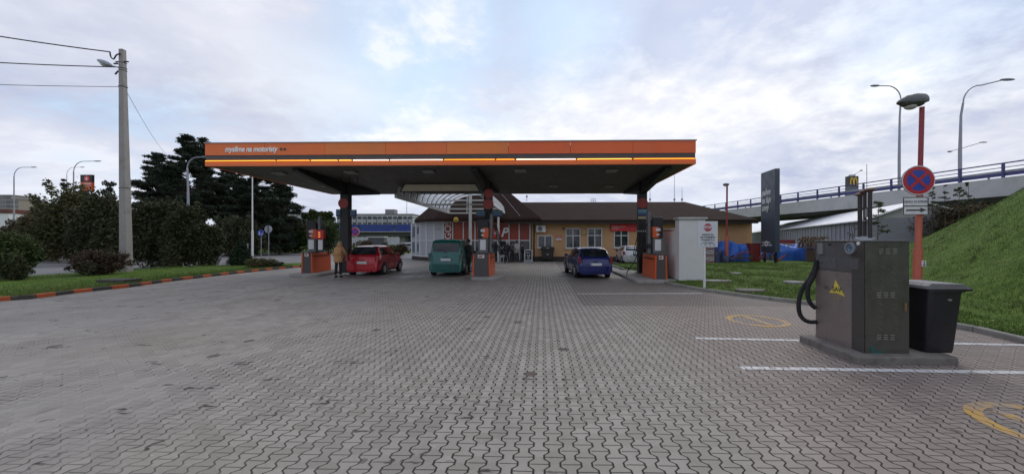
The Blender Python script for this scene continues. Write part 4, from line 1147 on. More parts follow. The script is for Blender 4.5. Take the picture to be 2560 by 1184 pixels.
def checker():
    m, nt, b = newmat('checker_plate')
    P = nt.nodes.new('ShaderNodeTexCoord').outputs['Object']; sep = nt.nodes.new('ShaderNodeSeparateXYZ'); nt.links.new(P, sep.inputs[0])
    x = E(nt, sep.outputs[0])+E(nt, sep.outputs[1]); z = E(nt, sep.outputs[2])
    u = (x+z)/.042; v = (x-z)/.042
    par = (u.fl()+v.fl()).mod(2.0)
    fu, fv = u-u.fl()-.5, v-v.fl()-.5
    d1 = (fu.abs()*1.15).max(fv.abs()*3.2); d2 = (fv.abs()*1.15).max(fu.abs()*3.2)
    h = (par*d1+(par*-1.0+1.0)*d2).ss(.5, .34)
    b.inputs['Metallic'].default_value = .55; b.inputs['Roughness'].default_value = .38
    c = mixc(nt, h, (.085, .080, .072), (.20, .19, .175)); c = mixc(nt, noise(nt, P, 2.5, 4).ss(.45, .7)*.5, c, (.06, .05, .042))
    nt.links.new(c, b.inputs['Base Color']); bump(nt, b, h, .8, .004); return m
mb = MB(); mb.box(cx0+.004, cx1-.004, cy0+.004, cy1-.004, cz0+.002, cz1-.02); mb.build('carcass', M_cabR, cab, w=True)
mb = MB(); mb.box(cx0-.004, cx0+.003, cy0+.20, cy1, cz0, 1.235); mb.build('service_door', M_cabL, cab, w=True)
mb = MB(); mb.box(cx0-.002, cx0+.003, cy0+.20, cy1, 1.243, cz1-.03); mb.build('control_panel', M_cabU, cab, w=True)
mb = MB(); mb.box(cx0-.007, cx0+.0, cy0-.004, cy0+.197, cz0, cz1-.02); mb.build('corner_strip', checker(), cab, w=True)
mb = MB(); mb.box(cx0+.012, cx1+.004, cy0-.007, cy0+.003, cz0, cz1-.02); mb.build('end_door', M_cabR, cab, w=True, bevel=.002)
mb = MB(); mb.box(cx0-.015, cx1+.03, cy0-.02, cy1+.01, cz1-.019, cz1+.0); mb.build('lid', M_cabU, cab, w=True, bevel=.004)
# faint grooves pressed in the end door, louvres in three rows
mb = MB()
for zz in (1.585, .965, .37):
    for j in range(3):
        for k in range(3):
            x = cx0+.17+j*.095+(.03 if zz > 1.5 else 0); mb.box(x, x+.06, cy0-.0105, cy0-.0075, zz-k*.03, zz-k*.03+.010)
mb.build('louvre', pm('louvre_edge', (.30, .29, .26), .4, .3), cab, w=True)
mb = MB()
for j, (xa, zt_) in enumerate(((.25, 1.36), (.40, 1.36))):
    for k in range(11):
        zz = zt_-k*.088; s = 1 if k % 2 else -1
        mb.bar((cx0+xa-.018+.004*k*(1 if j else -1), cy0-.0085, zz), (cx0+xa+.03+.004*k*(1 if j else -1), cy0-.0085, zz-.044), .0025, .004)
mb.build('scratch', pm('scratch_bright', (.22, .22, .19), .4, .3), cab, w=True)
mb = MB(); mb.box(cx1-.075, cx1-.05, cy0-.03, cy0-.0075, .72, .83); mb.build('handle', pm('brass_handle', (.30, .20, .10), .4, .5), cab, w=True)
mb = MB(); mb.box(cx0+.1, cx0+.26, cy0-.0095, cy0-.0078, cz0+.0, cz0+.035); mb.box(cx0+.08, cx0+.14, cy0-.0095, cy0-.0078, cz0+.036, cz0+.10); mb.build('green_mark', pm('green_paint_mark', (.02, .10, .085), .6), cab, w=True)
# gauge, small dial, slots, panels on the long side (facing -x)
def FL(px, py, out=.0):
    """point on the long left face seen at a pixel"""
    u = (px-PX)/F; x = cx0; D = x/(-sn+u*cs); return Vector((x-out, D*(cs+u*sn), H0+(PY-py)/F*D))
g = FL(2130, 620)
mb = MB(); mb.disc(g+Vector((-.006, 0, 0)), (-1, 0, 0), .088, .035, 32, .066); mb.build('gauge_ring', M_galv, cab, w=True, smooth=True)
mb = MB(); mb.disc(g+Vector((-.006, 0, 0)), (-1, 0, 0), .065, .012, 32); ga = mb.build('gauge_face', pm('gauge_blue', (.16, .24, .30), .2), cab, w=True)
mb = MB(); mb.disc(g+Vector((-.019, 0, 0)), (-1, 0, 0), .012, .006, 12); mb.bar(g+Vector((-.021, 0, 0)), g+Vector((-.021, .035, .03)), .006); mb.build('needle', M_ink, ga, w=True)
g2 = FL(2149, 608); mb = MB(); mb.disc(g2+Vector((-.012, 0, 0)), (-1, 0, 0), .026, .012, 20); mb.build('button', M_paper, cab, w=True)
def fp(x0, x1, y0, y1, out, mat, name):
    ps = [FL(x0, y1), FL(x1, y1)]; za, zb2 = FL((x0+x1)/2, y1).z, FL((x0+x1)/2, y0).z
    mb = MB(); mb.box(cx0-out, cx0-.0025, min(ps[0].y, ps[1].y), max(ps[0].y, ps[1].y), za, zb2); return mb.build(name, mat, cab, w=True, bevel=.002)
M_pl = pm('cabinet_plate', (.14, .142, .15), .35, .35, var=.1)
fp(2049, 2091, 645, 670, .008, M_pl, 'coin_panel'); fp(2113, 2147, 645, 672, .008, M_cabU, 'hose_panel')
fp(2070, 2079, 609, 613, .006, M_dark, 'slot'); fp(2053, 2058, 655, 657.5, .0105, M_dark, 'slot')
fp(2048, 2060, 607, 635, .03, pm('token_box', (.20, .20, .19), .5), 'token_box')
for px, py in ((2070, 679), (2120, 684)):
    g = FL(px, py); mb = MB(); mb.disc(g+Vector((-.005, 0, 0)), (-1, 0, 0), .012, .008, 10); mb.build('lock', M_galv, cab, w=True)
# yellow triangle sticker
c = FL(2093, 722); sy_ = .0
f = lambda a, b, o=.0055: Vector((cx0-o, c.y-a*1.25, c.z+b*1.25))
mb = MB(); mb.add([f(-.125, -.06), f(-.06, 0), f(-.02, .115), f(.07, -.01), f(.12, -.075), f(0, -.05)], [(0, 5, 4, 3, 2, 1)]); stt = mb.build('sticker', pm('sticker_yellow', (.66, .54, .07), .5, var=.1), cab, w=True)
text('SAV', 'lettering', cab, .10, M_ink, f(0, -.005, .008), rot=(PI/2, 0, -PI/2), w=True, bold=.002, ext=.001)
text('VAKS', 'lettering', cab, .075, pm('faded_ink', (.10, .085, .075), .6), f(-.13, .0, .006), rot=(PI/2, 0, -PI/2), w=True, bold=.001, ext=.001, align='RIGHT', sx=.6)
for k, (zz, w_) in enumerate(((-.095, .10), (-.12, .11), (-.145, .08), (-.165, .07))):
    mb = MB(); mb.box(cx0-.0062, cx0-.0045, c.y-w_, c.y+w_, c.z+zz, c.z+zz+.010); mb.build('print_line', pm('tan_print', (.26, .20, .12), .6), cab, w=True)
# three exhaust hoses standing on top
M_pipe = pm('pipe_dark', (.035, .028, .028), .6, var=.25)
for k, (px, yt, yb, r, lab) in enumerate(((2150, 486, 592, .030, 'a'), (2162, 478, 590, .022, 'b'), (2175, 474, 592, .026, 'c'))):
    Y = cy0+.55-.1*k; a = W(px, yb, Y); a.z = cz1; b = W(px, yt, Y)
    mb = MB(); mb.tube([a, b], r, 12); po = mb.build('vent_pipe', M_pipe, cab, w=True, smooth=True)
    mb = MB(); mb.lathe([(.01, -.03), (.05, -.02), (.075, .0), (.06, .012), (.02, .03)], b+Vector((0, 0, .0)), 14); mb.build('cap', pm('rusty_cap', (.16, .09, .07), .7, dirt=.5), po, w=True, smooth=True)
Y = cy0+.45; a = W(2163, 590, Y); mb = MB(); mb.lathe([(.13, 0), (.13, .035), (.10, .04), (.10, .06)], (a.x, Y, cz1), 20); mb.build('flange', M_galv, cab, w=True, smooth=True)
mb = MB(); mb.box(a.x-.06, a.x-.03, Y-.09, Y-.06, cz1+.35, cz1+.48); mb.bar((a.x-.08, Y-.05, cz1+.3), (a.x+.1, Y-.05, cz1+.3), .02); mb.build('clamp', M_galv, cab, w=True)
# vacuum hose in a loop at the far end of the long side
hs = thing('vacuum_hose', 'thick black corrugated vacuum hose looped at the left end of the cabinet', 'hose', (cx0-.05, cy1+.1, .5))
def hp(px, py, Y): return W(px, py, Y)
Yh = cy1+.06
ctrl = [hp(2046, 612, Yh), hp(2043, 650, Yh), hp(2028, 690, Yh), hp(2006, 722, Yh+.02), hp(1997, 755, Yh+.03), hp(1999, 782, Yh+.03), hp(2010, 798, Yh), hp(2025, 804, Yh-.04), hp(2042, 804, Yh-.08)]
ctrl2 = [hp(2041, 650, Yh-.1), hp(2034, 690, Yh-.1), hp(2021, 715, Yh-.1), hp(2020, 742, Yh-.1), hp(2028, 760, Yh-.1), hp(2040, 770, Yh-.12)]
def smooth_pts(c, n=8):
    out = []
    for i in range(len(c)-1):
        p0, p1, p2, p3 = c[max(i-1, 0)], c[i], c[i+1], c[min(i+2, len(c)-1)]
        for k in range(n):
            t = k/n; out.append(.5*((2*p1)+(p2-p0)*t+(2*p0-5*p1+4*p2-p3)*t*t+(3*p1-p0-3*p2+p3)*t**3))
    return out+[c[-1]]
for cc in (ctrl, ctrl2):
    ps = smooth_pts(cc, 14); mb = MB(); mb.tube(ps, [.036 if i % 2 else .031 for i in range(len(ps))], 12); mb.build('hose', M_rubber, hs, w=True)
mb = MB(); a = ctrl[0]; mb.cyl(a, a+Vector((.01, 0, -.42)), .045, n=12); mb.build('nozzle', M_pipe, hs, w=True, smooth=True)

# wheelie bin
bx0, bx1 = XX(2262, 5.55), XX(2387, 5.25); by0 = 5.22; bz = .115
M_bin = pm('bin_black_plastic', (.012, .012, .017), .45, var=.25, scale=3, bmp=.05)
bn = thing('wheelie_bin', 'black wheelie bin with grey dusty lid on the slab beside the cabinet', 'wheelie bin', ((bx0+bx1)/2, by0+.25, bz))
mb = MB(); L_ = (bx1-bx0)/2; 
def rr(cx, lx, ly, r=.05):
    out = []
    for sx, sy, a0 in ((1, -1, -.5*PI), (1, 1, 0), (-1, 1, .5*PI), (-1, -1, PI)):
        for k in range(4): a = a0+k*PI/6; out.append((cx+sx*(lx-r)+r*math.cos(a), sy*(ly-r)+r*math.sin(a)))
    return out
secs = [(0.0, .0, L_-.01, .22), (.05, 0, L_, .23), (.80, .03, L_+.03, .27), (.87, .035, L_+.035, .275), (.871, .04, L_+.055, .295), (.915, .04, L_+.055, .295)]
vs = [(x, y, z) for z, cx, lx, ly in secs for x, y in rr(cx, lx, ly)]; N = 16; K = len(secs)
mb.add(vs, [(i*N+j, i*N+(j+1) % N, (i+1)*N+(j+1) % N, (i+1)*N+j) for i in range(K-1) for j in range(N)]+[tuple(reversed(range(N))), tuple(range((K-1)*N, K*N))])
mb.build('body', M_bin, bn, smooth=True, ang=35)
mb = MB(); lx = L_+.07
prof = [(-lx+.045-.04, .917), (-lx+.02, .955), (-.2, .995), (.25, .985), (lx+.0, .955), (lx+.08, .93)]
vs = [(x, s*.30, z) for x, z in prof for s in (-1, 1)]+[(x, s*.30, .916) for x, z in prof for s in (-1, 1)]
k_ = len(prof); fs = []
for i in range(k_-1): fs += [(2*i, 2*i+2, 2*i+3, 2*i+1), (2*k_+2*i, 2*k_+2*i+1, 2*k_+2*i+3, 2*k_+2*i+2), (2*i, 2*k_+2*i, 2*k_+2*i+2, 2*i+2), (2*i+1, 2*i+3, 2*k_+2*i+3, 2*k_+2*i+1)]
fs += [(0, 1, 2*k_+1, 2*k_), (2*k_-2, 4*k_-2, 4*k_-1, 2*k_-1)]
mb.add(vs, fs); mb.build('lid', pm('bin_lid', (.16, .16, .165), .5, var=.3, scale=2, dirt=.5, dirtcol=(.06, .06, .06)), bn, bevel=.012)
mb = MB(); mb.tube([(lx+.05, -.24, .89), (lx+.14, -.24, .90), (lx+.14, .24, .90), (lx+.05, .24, .89)], .017, 8); mb.build('handle', M_bin, bn, smooth=True)
for s in (-1, 1):
    mb = MB(); mb.cyl((L_-.10, s*.245, .09), (L_-.10, s*.29, .09), .09, n=18) if s > 0 else mb.cyl((L_-.10, .20, .09), (L_-.10, .244, .09), .088, n=18); mb.build('wheel', M_rubber, bn)
mb = MB(); mb.disc((L_-.12, -.262, .78), (0, -1, .06), .035, .006, 16); mb.build('badge', pm('badge_grey', (.22, .22, .24), .5), bn)
# ------------------------------------------------------------------ cars
PROF = {
 'hatch': [(0, .62, .66, .86), (.012, .86, .90, .88), (.03, .94, 1.0, .86), (.075, .97, 1.22, .80), (.125, .97, -.07, .74), (.19, .97, -.015, .74), (.45, .95, 0, .75), (.57, .94, -.06, .73), (.66, .93, 1.22, .76), (.745, .92, .97, .84), (.87, .83, .87, .84), (.96, .70, .74, .82), (1, .52, .56, .76)],
 'van': [(0, .62, .66, .92), (.008, .98, 1.04, .92), (.018, 1.06, 1.20, .90), (.045, 1.07, -.15, .83), (.07, 1.07, -.03, .81), (.12, 1.07, 0, .80), (.48, 1.05, 0, .80), (.58, 1.03, -.10, .78), (.68, 1.0, 1.34, .80), (.76, .98, 1.06, .86), (.88, .88, .93, .86), (.97, .72, .77, .84), (1, .55, .6, .8)],
 'estate': [(0, .60, .64, .86), (.012, .84, .88, .88), (.03, .90, .96, .87), (.07, .92, 1.16, .82), (.115, .92, -.10, .76), (.16, .92, -.03, .75), (.45, .91, 0, .75), (.56, .90, -.06, .73), (.65, .89, 1.17, .76), (.735, .88, .93, .84), (.87, .80, .84, .84), (.96, .68, .72, .82), (1, .52, .56, .76)]}
def carpaint(name, col, met=.2, dull=.3):
    return pm(name, col, dull, met, var=.07, scale=1.5, coat=.5, dirt=.04, dirtcol=tuple(c*.5+.03 for c in col))
def car(name, label, cat, col, L, Wd, H, kind, loc, rz, wr=.29, bumper=None, group='cars at the station', roofcol=None, lampc=(.35, .02, .015)):
    root = thing(name, label, cat, loc, rz, group)
    pf = PROF[kind]; rows = []
    for t, zb, zt, tw in pf:
        y = -L/2+t*L; zt = zt if zt > .3 else H+zt
        tp = 1-.10*max(0, (.10-t)/.10)**2-.16*max(0, (t-.82)/.18)**2
        hw = Wd/2*tp; zb2 = min(zb, zt-.03); twx = hw*tw if zt-zb2 > .12 else hw*.90
        rows.append((y, hw, zb2, zt, twx))
    def ring(r):
        y, hw, zb, zt, tw = r
        h = [(0, .19), (hw*.84, .19), (hw*.96, .27), (hw, .48), (hw, .66 if zb > .7 else zb*.93), (hw*.955, zb), (tw, zt-.055), (tw*.86, zt-.012), (tw*.45, zt+.004), (0, zt+.008)]
        return [Vector((x, y, z)) for x, z in h]+[Vector((-x, y, z)) for x, z in h[-2:0:-1]]
    mb = MB(); rg = [ring(r) for r in rows]; N = len(rg[0])
    vs = [v for r in rg for v in r]; K = len(rg)
    for i in range(K-1):
        pass
    mb.add(vs, [(i*N+j, i*N+(j+1) % N, (i+1)*N+(j+1) % N, (i+1)*N+j) for i in range(K-1) for j in range(N)]+[tuple(reversed(range(N))), tuple(range((K-1)*N, K*N))])
    pt = carpaint(name+'_paint_%d' % int(sum(c*100*(i+1) for i, c in enumerate(col))), col)
    body = mb.build('body', pt, root, smooth=True, ang=33)
    def on(i, t, j, s=1, o=.012):       # point on the shell: station i+t, ring index j (between)
        a, b = rg[i], rg[min(i+1, K-1)]; j0 = int(j); f_ = j-j0
        p = a[j0].lerp(b[j0], t).lerp(a[j0+1].lerp(b[j0+1], t), f_); return Vector((p.x*s, p.y, p.z))
    def glassq(ps, nrm, name='window', t=.02):
        ps = [p+Vector(nrm)*.014 for p in ps]
        mb = MB(); mb.quad(*ps, t); return mb.build(name, M_carglass, root)
    # rear window, windscreen: spanning the sloped stations
    lo, hi = 2 if kind != 'van' else 2, 4 if kind != 'van' else 4
    a = rows[lo]; b = rows[hi-0]
    k1, k2 = (.10, .80)
    def cross(i, f_, s):
        r = rows[i]; return Vector((s*r[4]*f_, r[0], r[3]-.0))
    A, B = Vector((0, rows[2][0], rows[2][3])), Vector((0, rows[4][0], rows[4][3]))
    if kind == 'van': A, B = Vector((0, rows[2][0], rows[2][3]-.06)), Vector((0, rows[3][0], rows[3][3]))
    nr = Vector((0, -(B-A).z, (B-A).y)).normalized()
    P1, P2 = A.lerp(B, .08), A.lerp(B, .93)
    w1, w2 = rows[2][1]*.78, rows[4][4]*.90
    off = nr*(.045 if kind != 'van' else .02)
    mid = (P1+P2)/2
    rim = [(P1+off, w1*.94), (P1.lerp(P2, .10)+off, w1), (P1.lerp(P2, .85)+off, w2*1.02), (P2+off, w2*.92)]
    mb = MB(); vs = []
    for p, w_ in rim: vs += [Vector((-w_, p.y, p.z)), Vector((w_, p.y, p.z))]
    vs += [v-nr*.09 for v in vs]
    n_ = 8; fs = [(0, 1, 3, 2), (2, 3, 5, 4), (4, 5, 7, 6), (n_+0, n_+2, n_+3, n_+1), (0, n_, n_+1, 1), (6, 7, n_+7, n_+6)]+[(i, i+2, n_+i+2, n_+i) for i in (0, 2, 4)]+[(i+2, i, n_+i, n_+i+2) for i in (1, 3, 5)]
    mb.add(vs, fs); mb.build('rear_window', M_carglass, root)
    mb = MB(); q = P1+off+nr*.012; mb.bar((-.02, q.y, q.z-.02), (-w1*.55, q.y+(P2-P1).y*.22, q.z+(P2-P1).z*.2+.0), .02); mb.ell((0, q.y-.01, q.z-.03), .03, 8, 6); mb.build('wiper', M_blackp, root)
    A, B = Vector((0, rows[9][0], rows[9][3])), Vector((0, rows[7][0], rows[7][3])); nr = Vector((0, (B-A).z, -(B-A).y)).normalized()
    P1, P2 = A.lerp(B, .1), A.lerp(B, .92); o_ = nr*.03; w1, w2 = rows[9][1]*.80, rows[7][4]*.88
    mb = MB(); mb.quad(P1+o_+Vector((w1, 0, 0)), P1+o_-Vector((w1, 0, 0)), P2+o_-Vector((w2, 0, 0)), P2+o_+Vector((w2, 0, 0)), .08); mb.build('windscreen', M_carglass, root)
    for s in (-1, 1):
        for i0, t0_, i1, t1_ in ((3, .9, 5, .55), (5, .62, 6, .75), (6, .85, 7, .95)) if kind != 'hatch' else ((4, .2, 5, .42), (5, .5, 7, .6)):
            def pnt(i, t, f_): 
                p = on(min(i, K-2), t, 5+f_, s); return p+Vector((s*.012, 0, .006))
            if kind == 'van' and i0 == 3: continue
            q = [pnt(i0, t0_, .10), pnt(i1, t1_, .10), pnt(i1, t1_, .88), pnt(i0, t0_, .88)]
            if i1 == 7: q[1] = on(8, .15, 5.12, s)+Vector((s*.012, 0, .006))
            if s < 0: q = [q[1], q[0], q[3], q[2]]
            mb = MB(); mb.quad(*q, .02); mb.build('side_window', M_carglass, root)
    # wheels and arches
    wb = (L*.19, L*.82)
    for s in (-1, 1):
        for tt in wb:
            y = -L/2+tt; x = s*(Wd/2-.085)
            mb = MB(); mb.cyl((s*(Wd/2-.13), y, wr+.03), (s*(Wd/2+.004), y, wr+.03), wr+.055, n=24); mb.build('wheel_arch', M_blackp, root)
            mb = MB(); mb.cyl((x-.085, y, wr), (x+.085+.0, y, wr), wr, n=24)
            sgn = s; xo = x+s*.086
            mb = MB(); mb.lathe([(wr*.6, -.09), (wr*.93, -.09), (wr, -.06), (wr, .06), (wr*.93, .09), (wr*.6, .09)], (x+s*.012, y, wr), 24, Matrix.Rotation(PI/2, 3, 'Y')); wh = mb.build('wheel', M_rubber, root, smooth=True)
            mb = MB(); mb.disc((xo+s*.012, y, wr), (s, 0, 0), wr*.62, .012, 20); mb.disc((xo+s*.022, y, wr), (s, 0, 0), wr*.16, .012, 12)
            for k in range(5):
                a = 2*PI*k/5; mb.bar((xo+s*.026, y+.04*math.cos(a), wr+.04*math.sin(a)), (xo+s*.026, y+wr*.58*math.cos(a), wr+wr*.58*math.sin(a)), .01, .03)
            mb.build('rim', M_rim, wh)
    # tail lamps, bumper, plate, door seams, mirrors, handle, exhaust
    ML = pm('tail_lamp_%d' % int(lampc[0]*100), lampc, .25)
    yr = -L/2
    lz = (.70, .98) if kind != 'van' else (.72, 1.12)
    for s in (-1, 1):
        x = Wd/2*.90; mb = MB(); mb.box(s*x-.075, s*x+.055, yr-.004, yr+.13, lz[0], lz[1]); mb.build('tail_lamp', ML, root, bevel=.02)
        mb = MB(); mb.ell((s*(Wd/2+.10), -L/2+L*.635, 1.0 if kind != 'van' else 1.1), (.10, .06, .075), 10, 6); mb.bar((s*(Wd/2-.06), -L/2+L*.64, .96), (s*(Wd/2+.08), -L/2+L*.64, .98), .04); mb.build('mirror', M_blackp if bumper else pt, root, smooth=True)
        mb = MB(); mb.box(s*Wd/2-.012, s*Wd/2+.016, -L/2+L*.40, -L/2+L*.44, .80, .84); mb.build('door_handle', M_blackp, root)
        mb = MB()
        for t in (.34, .60): mb.bar((s*(Wd/2+.002), -L/2+L*t, .30), (s*(Wd/2+.002), -L/2+L*t, .9), .012, .006)
        mb.build('door_seam', M_blackp, root)
        mb = MB(); mb.box(s*Wd*.38-.13, s*Wd*.38+.13, L/2-.10, L/2-.015 - .05, .58, .70); mb.build('headlamp', pm('headlamp_glass', (.5, .52, .55), .15), root, bevel=.02)
    bm = bumper or pt
    mb = MB()
    n_ = 9; sec = []
    for k in range(n_):
        a = (k/(n_-1)-.5)*2; x = a*Wd*.485; y = yr-.055+.14*abs(a)**4; sec.append((x, y))
    poly = sec+[(Wd*.49, yr+.30), (Wd*.45, yr+.30), (Wd*.45, yr+.1), (-Wd*.45, yr+.1), (-Wd*.45, yr+.30), (-Wd*.49, yr+.30)]
    mb.prism(poly, lambda a, b, t: Vector((a, b, t)), .27, .60 if kind != 'van' else .58); mb.build('bumper', bm, root, bevel=.03)
    mb = MB(); mb.prism([(a, -b) for a, b in poly[::-1]], lambda a, b, t: Vector((a, b, t)), .24, .52); mb.build('bumper', bm, root, bevel=.03)
    pz = .62 if kind != 'van' else .78
    mb = MB(); mb.box(-.26, .26, yr-.07, yr-.0, pz-.03, pz+.085); mb.build('number_plate', pm('number_plate_white', (.60, .61, .60), .4), root, bevel=.004)
    mb = MB(); mb.box(-.255, -.225, yr-.073, yr-.0705, pz-.02, pz+.075); mb.build('plate_strip', M_sb, root)
    mb = MB(); mb.box(-.09, .09, yr-.02, yr+.02, pz+.15, pz+.175); mb.build('boot_handle', M_blackp, root)
    mb = MB(); mb.cyl((Wd*.28, yr-.05, .22), (Wd*.28, yr+.2, .22), .028, n=10); mb.box(-Wd*.42, Wd*.42, yr+.2, L/2-.3, .16, .215); mb.build('underbody', M_blackp, root)
    mb = MB(); zt_ = .93 if kind != 'van' else 1.02
    for s in (-1, 1): mb.box(s*Wd*.385-.005, s*Wd*.385+.005, yr-.006, yr+.02, .62, zt_)
    mb.box(-Wd*.38, Wd*.38, yr-.006, yr+.02, .612, .620); mb.build('tailgate_seam', M_blackp, root)
    if roofcol:
        mb = MB(); r0, r1 = rows[5], rows[6]
        mb.quad((-r0[4]*.8, r0[0], r0[3]+.014), (r0[4]*.8, r0[0], r0[3]+.014), (r1[4]*.8, r1[0], r1[3]+.014), (-r1[4]*.8, r1[0], r1[3]+.014), .004)
        mb.build('roof_sheen', roofcol, root)
    return root
# leftmost: red hatchback seen from behind and slightly right
def place(px, py): g = G(px, py); return g
L_, = 3.62,
g = G(905, 689); hd = R(7)
def carloc(g, L, hd):          # g: middle of the rear bumper on the ground
    return (g.x-math.sin(hd)*L/2, g.y+math.cos(hd)*L/2, .0)
car('red_hatchback', 'bright red small hatchback stopped beside the leftmost pump', 'car', (.42, .010, .018), 3.62, 1.66, 1.49, 'hatch', carloc(g, 3.62, R(2.5)), R(2.5), lampc=(.40, .03, .03))
g = G(1114, 690)
car('green_van', 'teal green high-roofed van stopped beside the middle pump', 'van', (.008, .115, .092), 4.1, 1.74, 1.80, 'van', carloc(g, 4.1, R(0)), R(0), bumper=pm('van_bumper_teal_dark', (.012, .09, .08), .6), wr=.31, lampc=(.05, .10, .09))
g = G(1490, 696)
car('blue_estate', 'dark blue estate car standing in the open lane by the right pump', 'car', (.010, .018, .125), 4.2, 1.64, 1.42, 'estate', carloc(g, 4.2, R(6)), R(6), lampc=(.22, .015, .02))
g = G(1572, 657)
car('white_hatchback', 'small white hatchback parked against the yellow wall under the red board', 'car', (.55, .56, .57), 3.4, 1.6, 1.38, 'hatch', (g.x, 28.3, 0), R(-2), bumper=pm('white_bumper', (.45, .46, .46), .5))
g = G(735, 563)

# ------------------------------------------------------------------ people
def skin_mesh(name, joints, edges, mats, parent=None, sub=1, root=0):
    me = bpy.data.meshes.new(name); me.from_pydata([j[:3] for j in joints], edges, [])
    o = bpy.data.objects.new(name, me); COL.objects.link(o)
    if parent is not None: o.parent = parent
    for m in mats: me.materials.append(m)
    sk = o.modifiers.new('Skin', 'SKIN'); sk.use_smooth_shade = True
    for i, v in enumerate(me.skin_vertices[0].data):
        r = joints[i][3]; v.radius = r if isinstance(r, tuple) else (r, r); v.use_root = (i == root)
    sb = o.modifiers.new('Sub', 'SUBSURF'); sb.levels = sub; sb.render_levels = sub
    return o
M_skin = pm('skin', (.42, .24, .17), .6, var=.08)
def person(label, loc, rz, h=1.72, coat=(.1, .1, .1), legs=(.02, .02, .025), hair=(.05, .04, .03), arms=((.2, .1, -.5), (.2, .1, -.5)), coatlen=.0, step=.12, cap=None, lean=.0, shoes=(.02, .02, .02), hood=False, group='people on the forecourt', headturn=0, thick=1.0):
    """faces +y in its own frame; arms: wrist offset from the shoulder for left and right (x outwards, y forwards, z up)"""
    t = thing('person', label, 'person', loc, rz, group); s = h/1.72
    J = []; Ed = []
    def j(x, y, z, r): J.append((x*s, (y+lean*max(0, z-.9))*s, z*s, (r*s if not isinstance(r, tuple) else (r[0]*s, r[1]*s)))); return len(J)-1
    pel = j(0, 0, .93, (.135, .10)); wst = j(0, 0, 1.08, (.125, .09)); ch = j(0, .0, 1.28, (.15, .105)); nk0 = j(0, .0, 1.43, (.075, .065)); nk = j(0, .01, 1.50, .052); hd_ = j(0, .03, 1.58, (.075, .085)); top = j(0, .02, 1.66, (.070, .08))
    Ed += [(pel, wst), (wst, ch), (ch, nk0), (nk0, nk), (nk, hd_), (hd_, top)]
    fing = []
    for k, sd_ in enumerate((-1, 1)):
        sh = j(sd_*.175, 0, 1.38, .060); dx, dy, dz = arms[k]; wx, wy, wz = sd_*(.175+dx*.4), dy, 1.38+dz
        ex, ey, ez = sd_*(.175+.07+dx*.2), dy*.35-.03, 1.38+dz*.52
        el = j(ex, ey, ez, .043); wr_ = j(wx, wy, wz, .030); d = (Vector((wx, wy, wz))-Vector((ex, ey, ez))).normalized()
        pm_ = Vector((wx, wy, wz))+d*.06; pa = j(*pm_, (.036, .020)); Ed += [(ch, sh), (sh, el), (el, wr_), (wr_, pa)]
        side = Vector((0, 1, 0)) if abs(d.y) < .8 else Vector((1, 0, 0)); side = (side-d*side.dot(d)).normalized(); inn = Vector((-sd_, 0, 0))
        for q, ln in zip((-.027, -.009, .009, .027), (.068, .08, .076, .058)):
            b = pm_+d*.035+side*q; f1 = j(*b, .010); m_ = b+d*ln*.55+inn*.006; f2 = j(*m_, .009); e_ = m_+d*ln*.4+inn*.022; f3 = j(*e_, .007); Ed += [(pa, f1), (f1, f2), (f2, f3)]
        b = pm_-d*.015+side*.036+inn*.01; f1 = j(*b, .011); e_ = b+d*.045+side*.012+inn*.015; f2 = j(*e_, .009); Ed += [(pa, f1), (f1, f2)]
    an = []
    for sd_ in (-1, 1):
        hp_ = j(sd_*.09, 0, .86, (.085, .09)); kn = j(sd_*.10, sd_*step*.5+.015, .48, .055); ak = j(sd_*.11, sd_*step-.02, .09, .038); to = j(sd_*.12, sd_*step+.13, .035, (.038, .028))
        Ed += [(pel, hp_), (hp_, kn), (kn, ak), (ak, to)]; an.append((kn, ak, to, hp_))
    skin_mesh('body', J, Ed, [M_skin], t, 1, pel)
    mc = pm('cloth_%d_%d_%d' % tuple(int(c*400) for c in coat), coat, .9, var=.2, scale=6, bmp=.4, bscale=30)
    ml = pm('cloth_%d_%d_%d' % tuple(int(c*400) for c in legs), legs, .9, var=.2, scale=6, bmp=.3, bscale=30)
    # jacket over the torso and arms
    g = lambda i, r: (J[i][0], J[i][1], J[i][2], (r[0]*s*thick, r[1]*s*thick) if isinstance(r, tuple) else r*s*thick)
    K = [(0, J[pel][1]-.005, (.93-.10-coatlen)*s, (.185*s*thick, .135*s*thick)), g(pel, (.175, .13)), g(wst, (.165, .125)), g(ch, (.185, .135)), (0, J[nk0][1], 1.455*s, (.085*s, .075*s))]
    Ej = [(0, 1), (1, 2), (2, 3), (3, 4)]
    base = 7
    for k in range(2):
        i0 = base+k*(4+4*3+2); sh, el, wr_ = i0, i0+1, i0+2
        n0 = len(K); K += [g(sh, .080), g(el, .062), g(wr_, .048)]; Ej += [(3, n0), (n0, n0+1), (n0+1, n0+2)]
    skin_mesh('jacket', K, Ej, [mc], t, 1, 1)
    K = [(0, 0, .90*s, (.10*s, .09*s))]; Ej = []
    for kn, ak, to, hp_ in an:
        n0 = len(K); K += [(J[hp_][0], J[hp_][1], J[hp_][2], .085*s), (J[kn][0], J[kn][1], J[kn][2], .072*s), (J[ak][0], J[ak][1], .10*s, .058*s)]; Ej += [(0, n0), (n0, n0+1), (n0+1, n0+2)]
    skin_mesh('trousers', K, Ej, [ml], t, 1, 0)
    for kn, ak, to, hp_ in an:
        mb = MB(); a = Vector(J[ak][:3]); mb.ell((a.x, a.y+.055*s, .045*s), (.05*s, .135*s, .045*s), 12, 6); mb.build('shoe', pm('shoe_%d' % int(shoes[0]*300), shoes, .6), t, smooth=True)
    hc = Vector(J[hd_][:3])+Vector((0, -.008, .055))*s
    hm = pm('hair_%d_%d' % (int(hair[0]*300), int(hair[2]*300)), hair, .9, var=.3, scale=20)
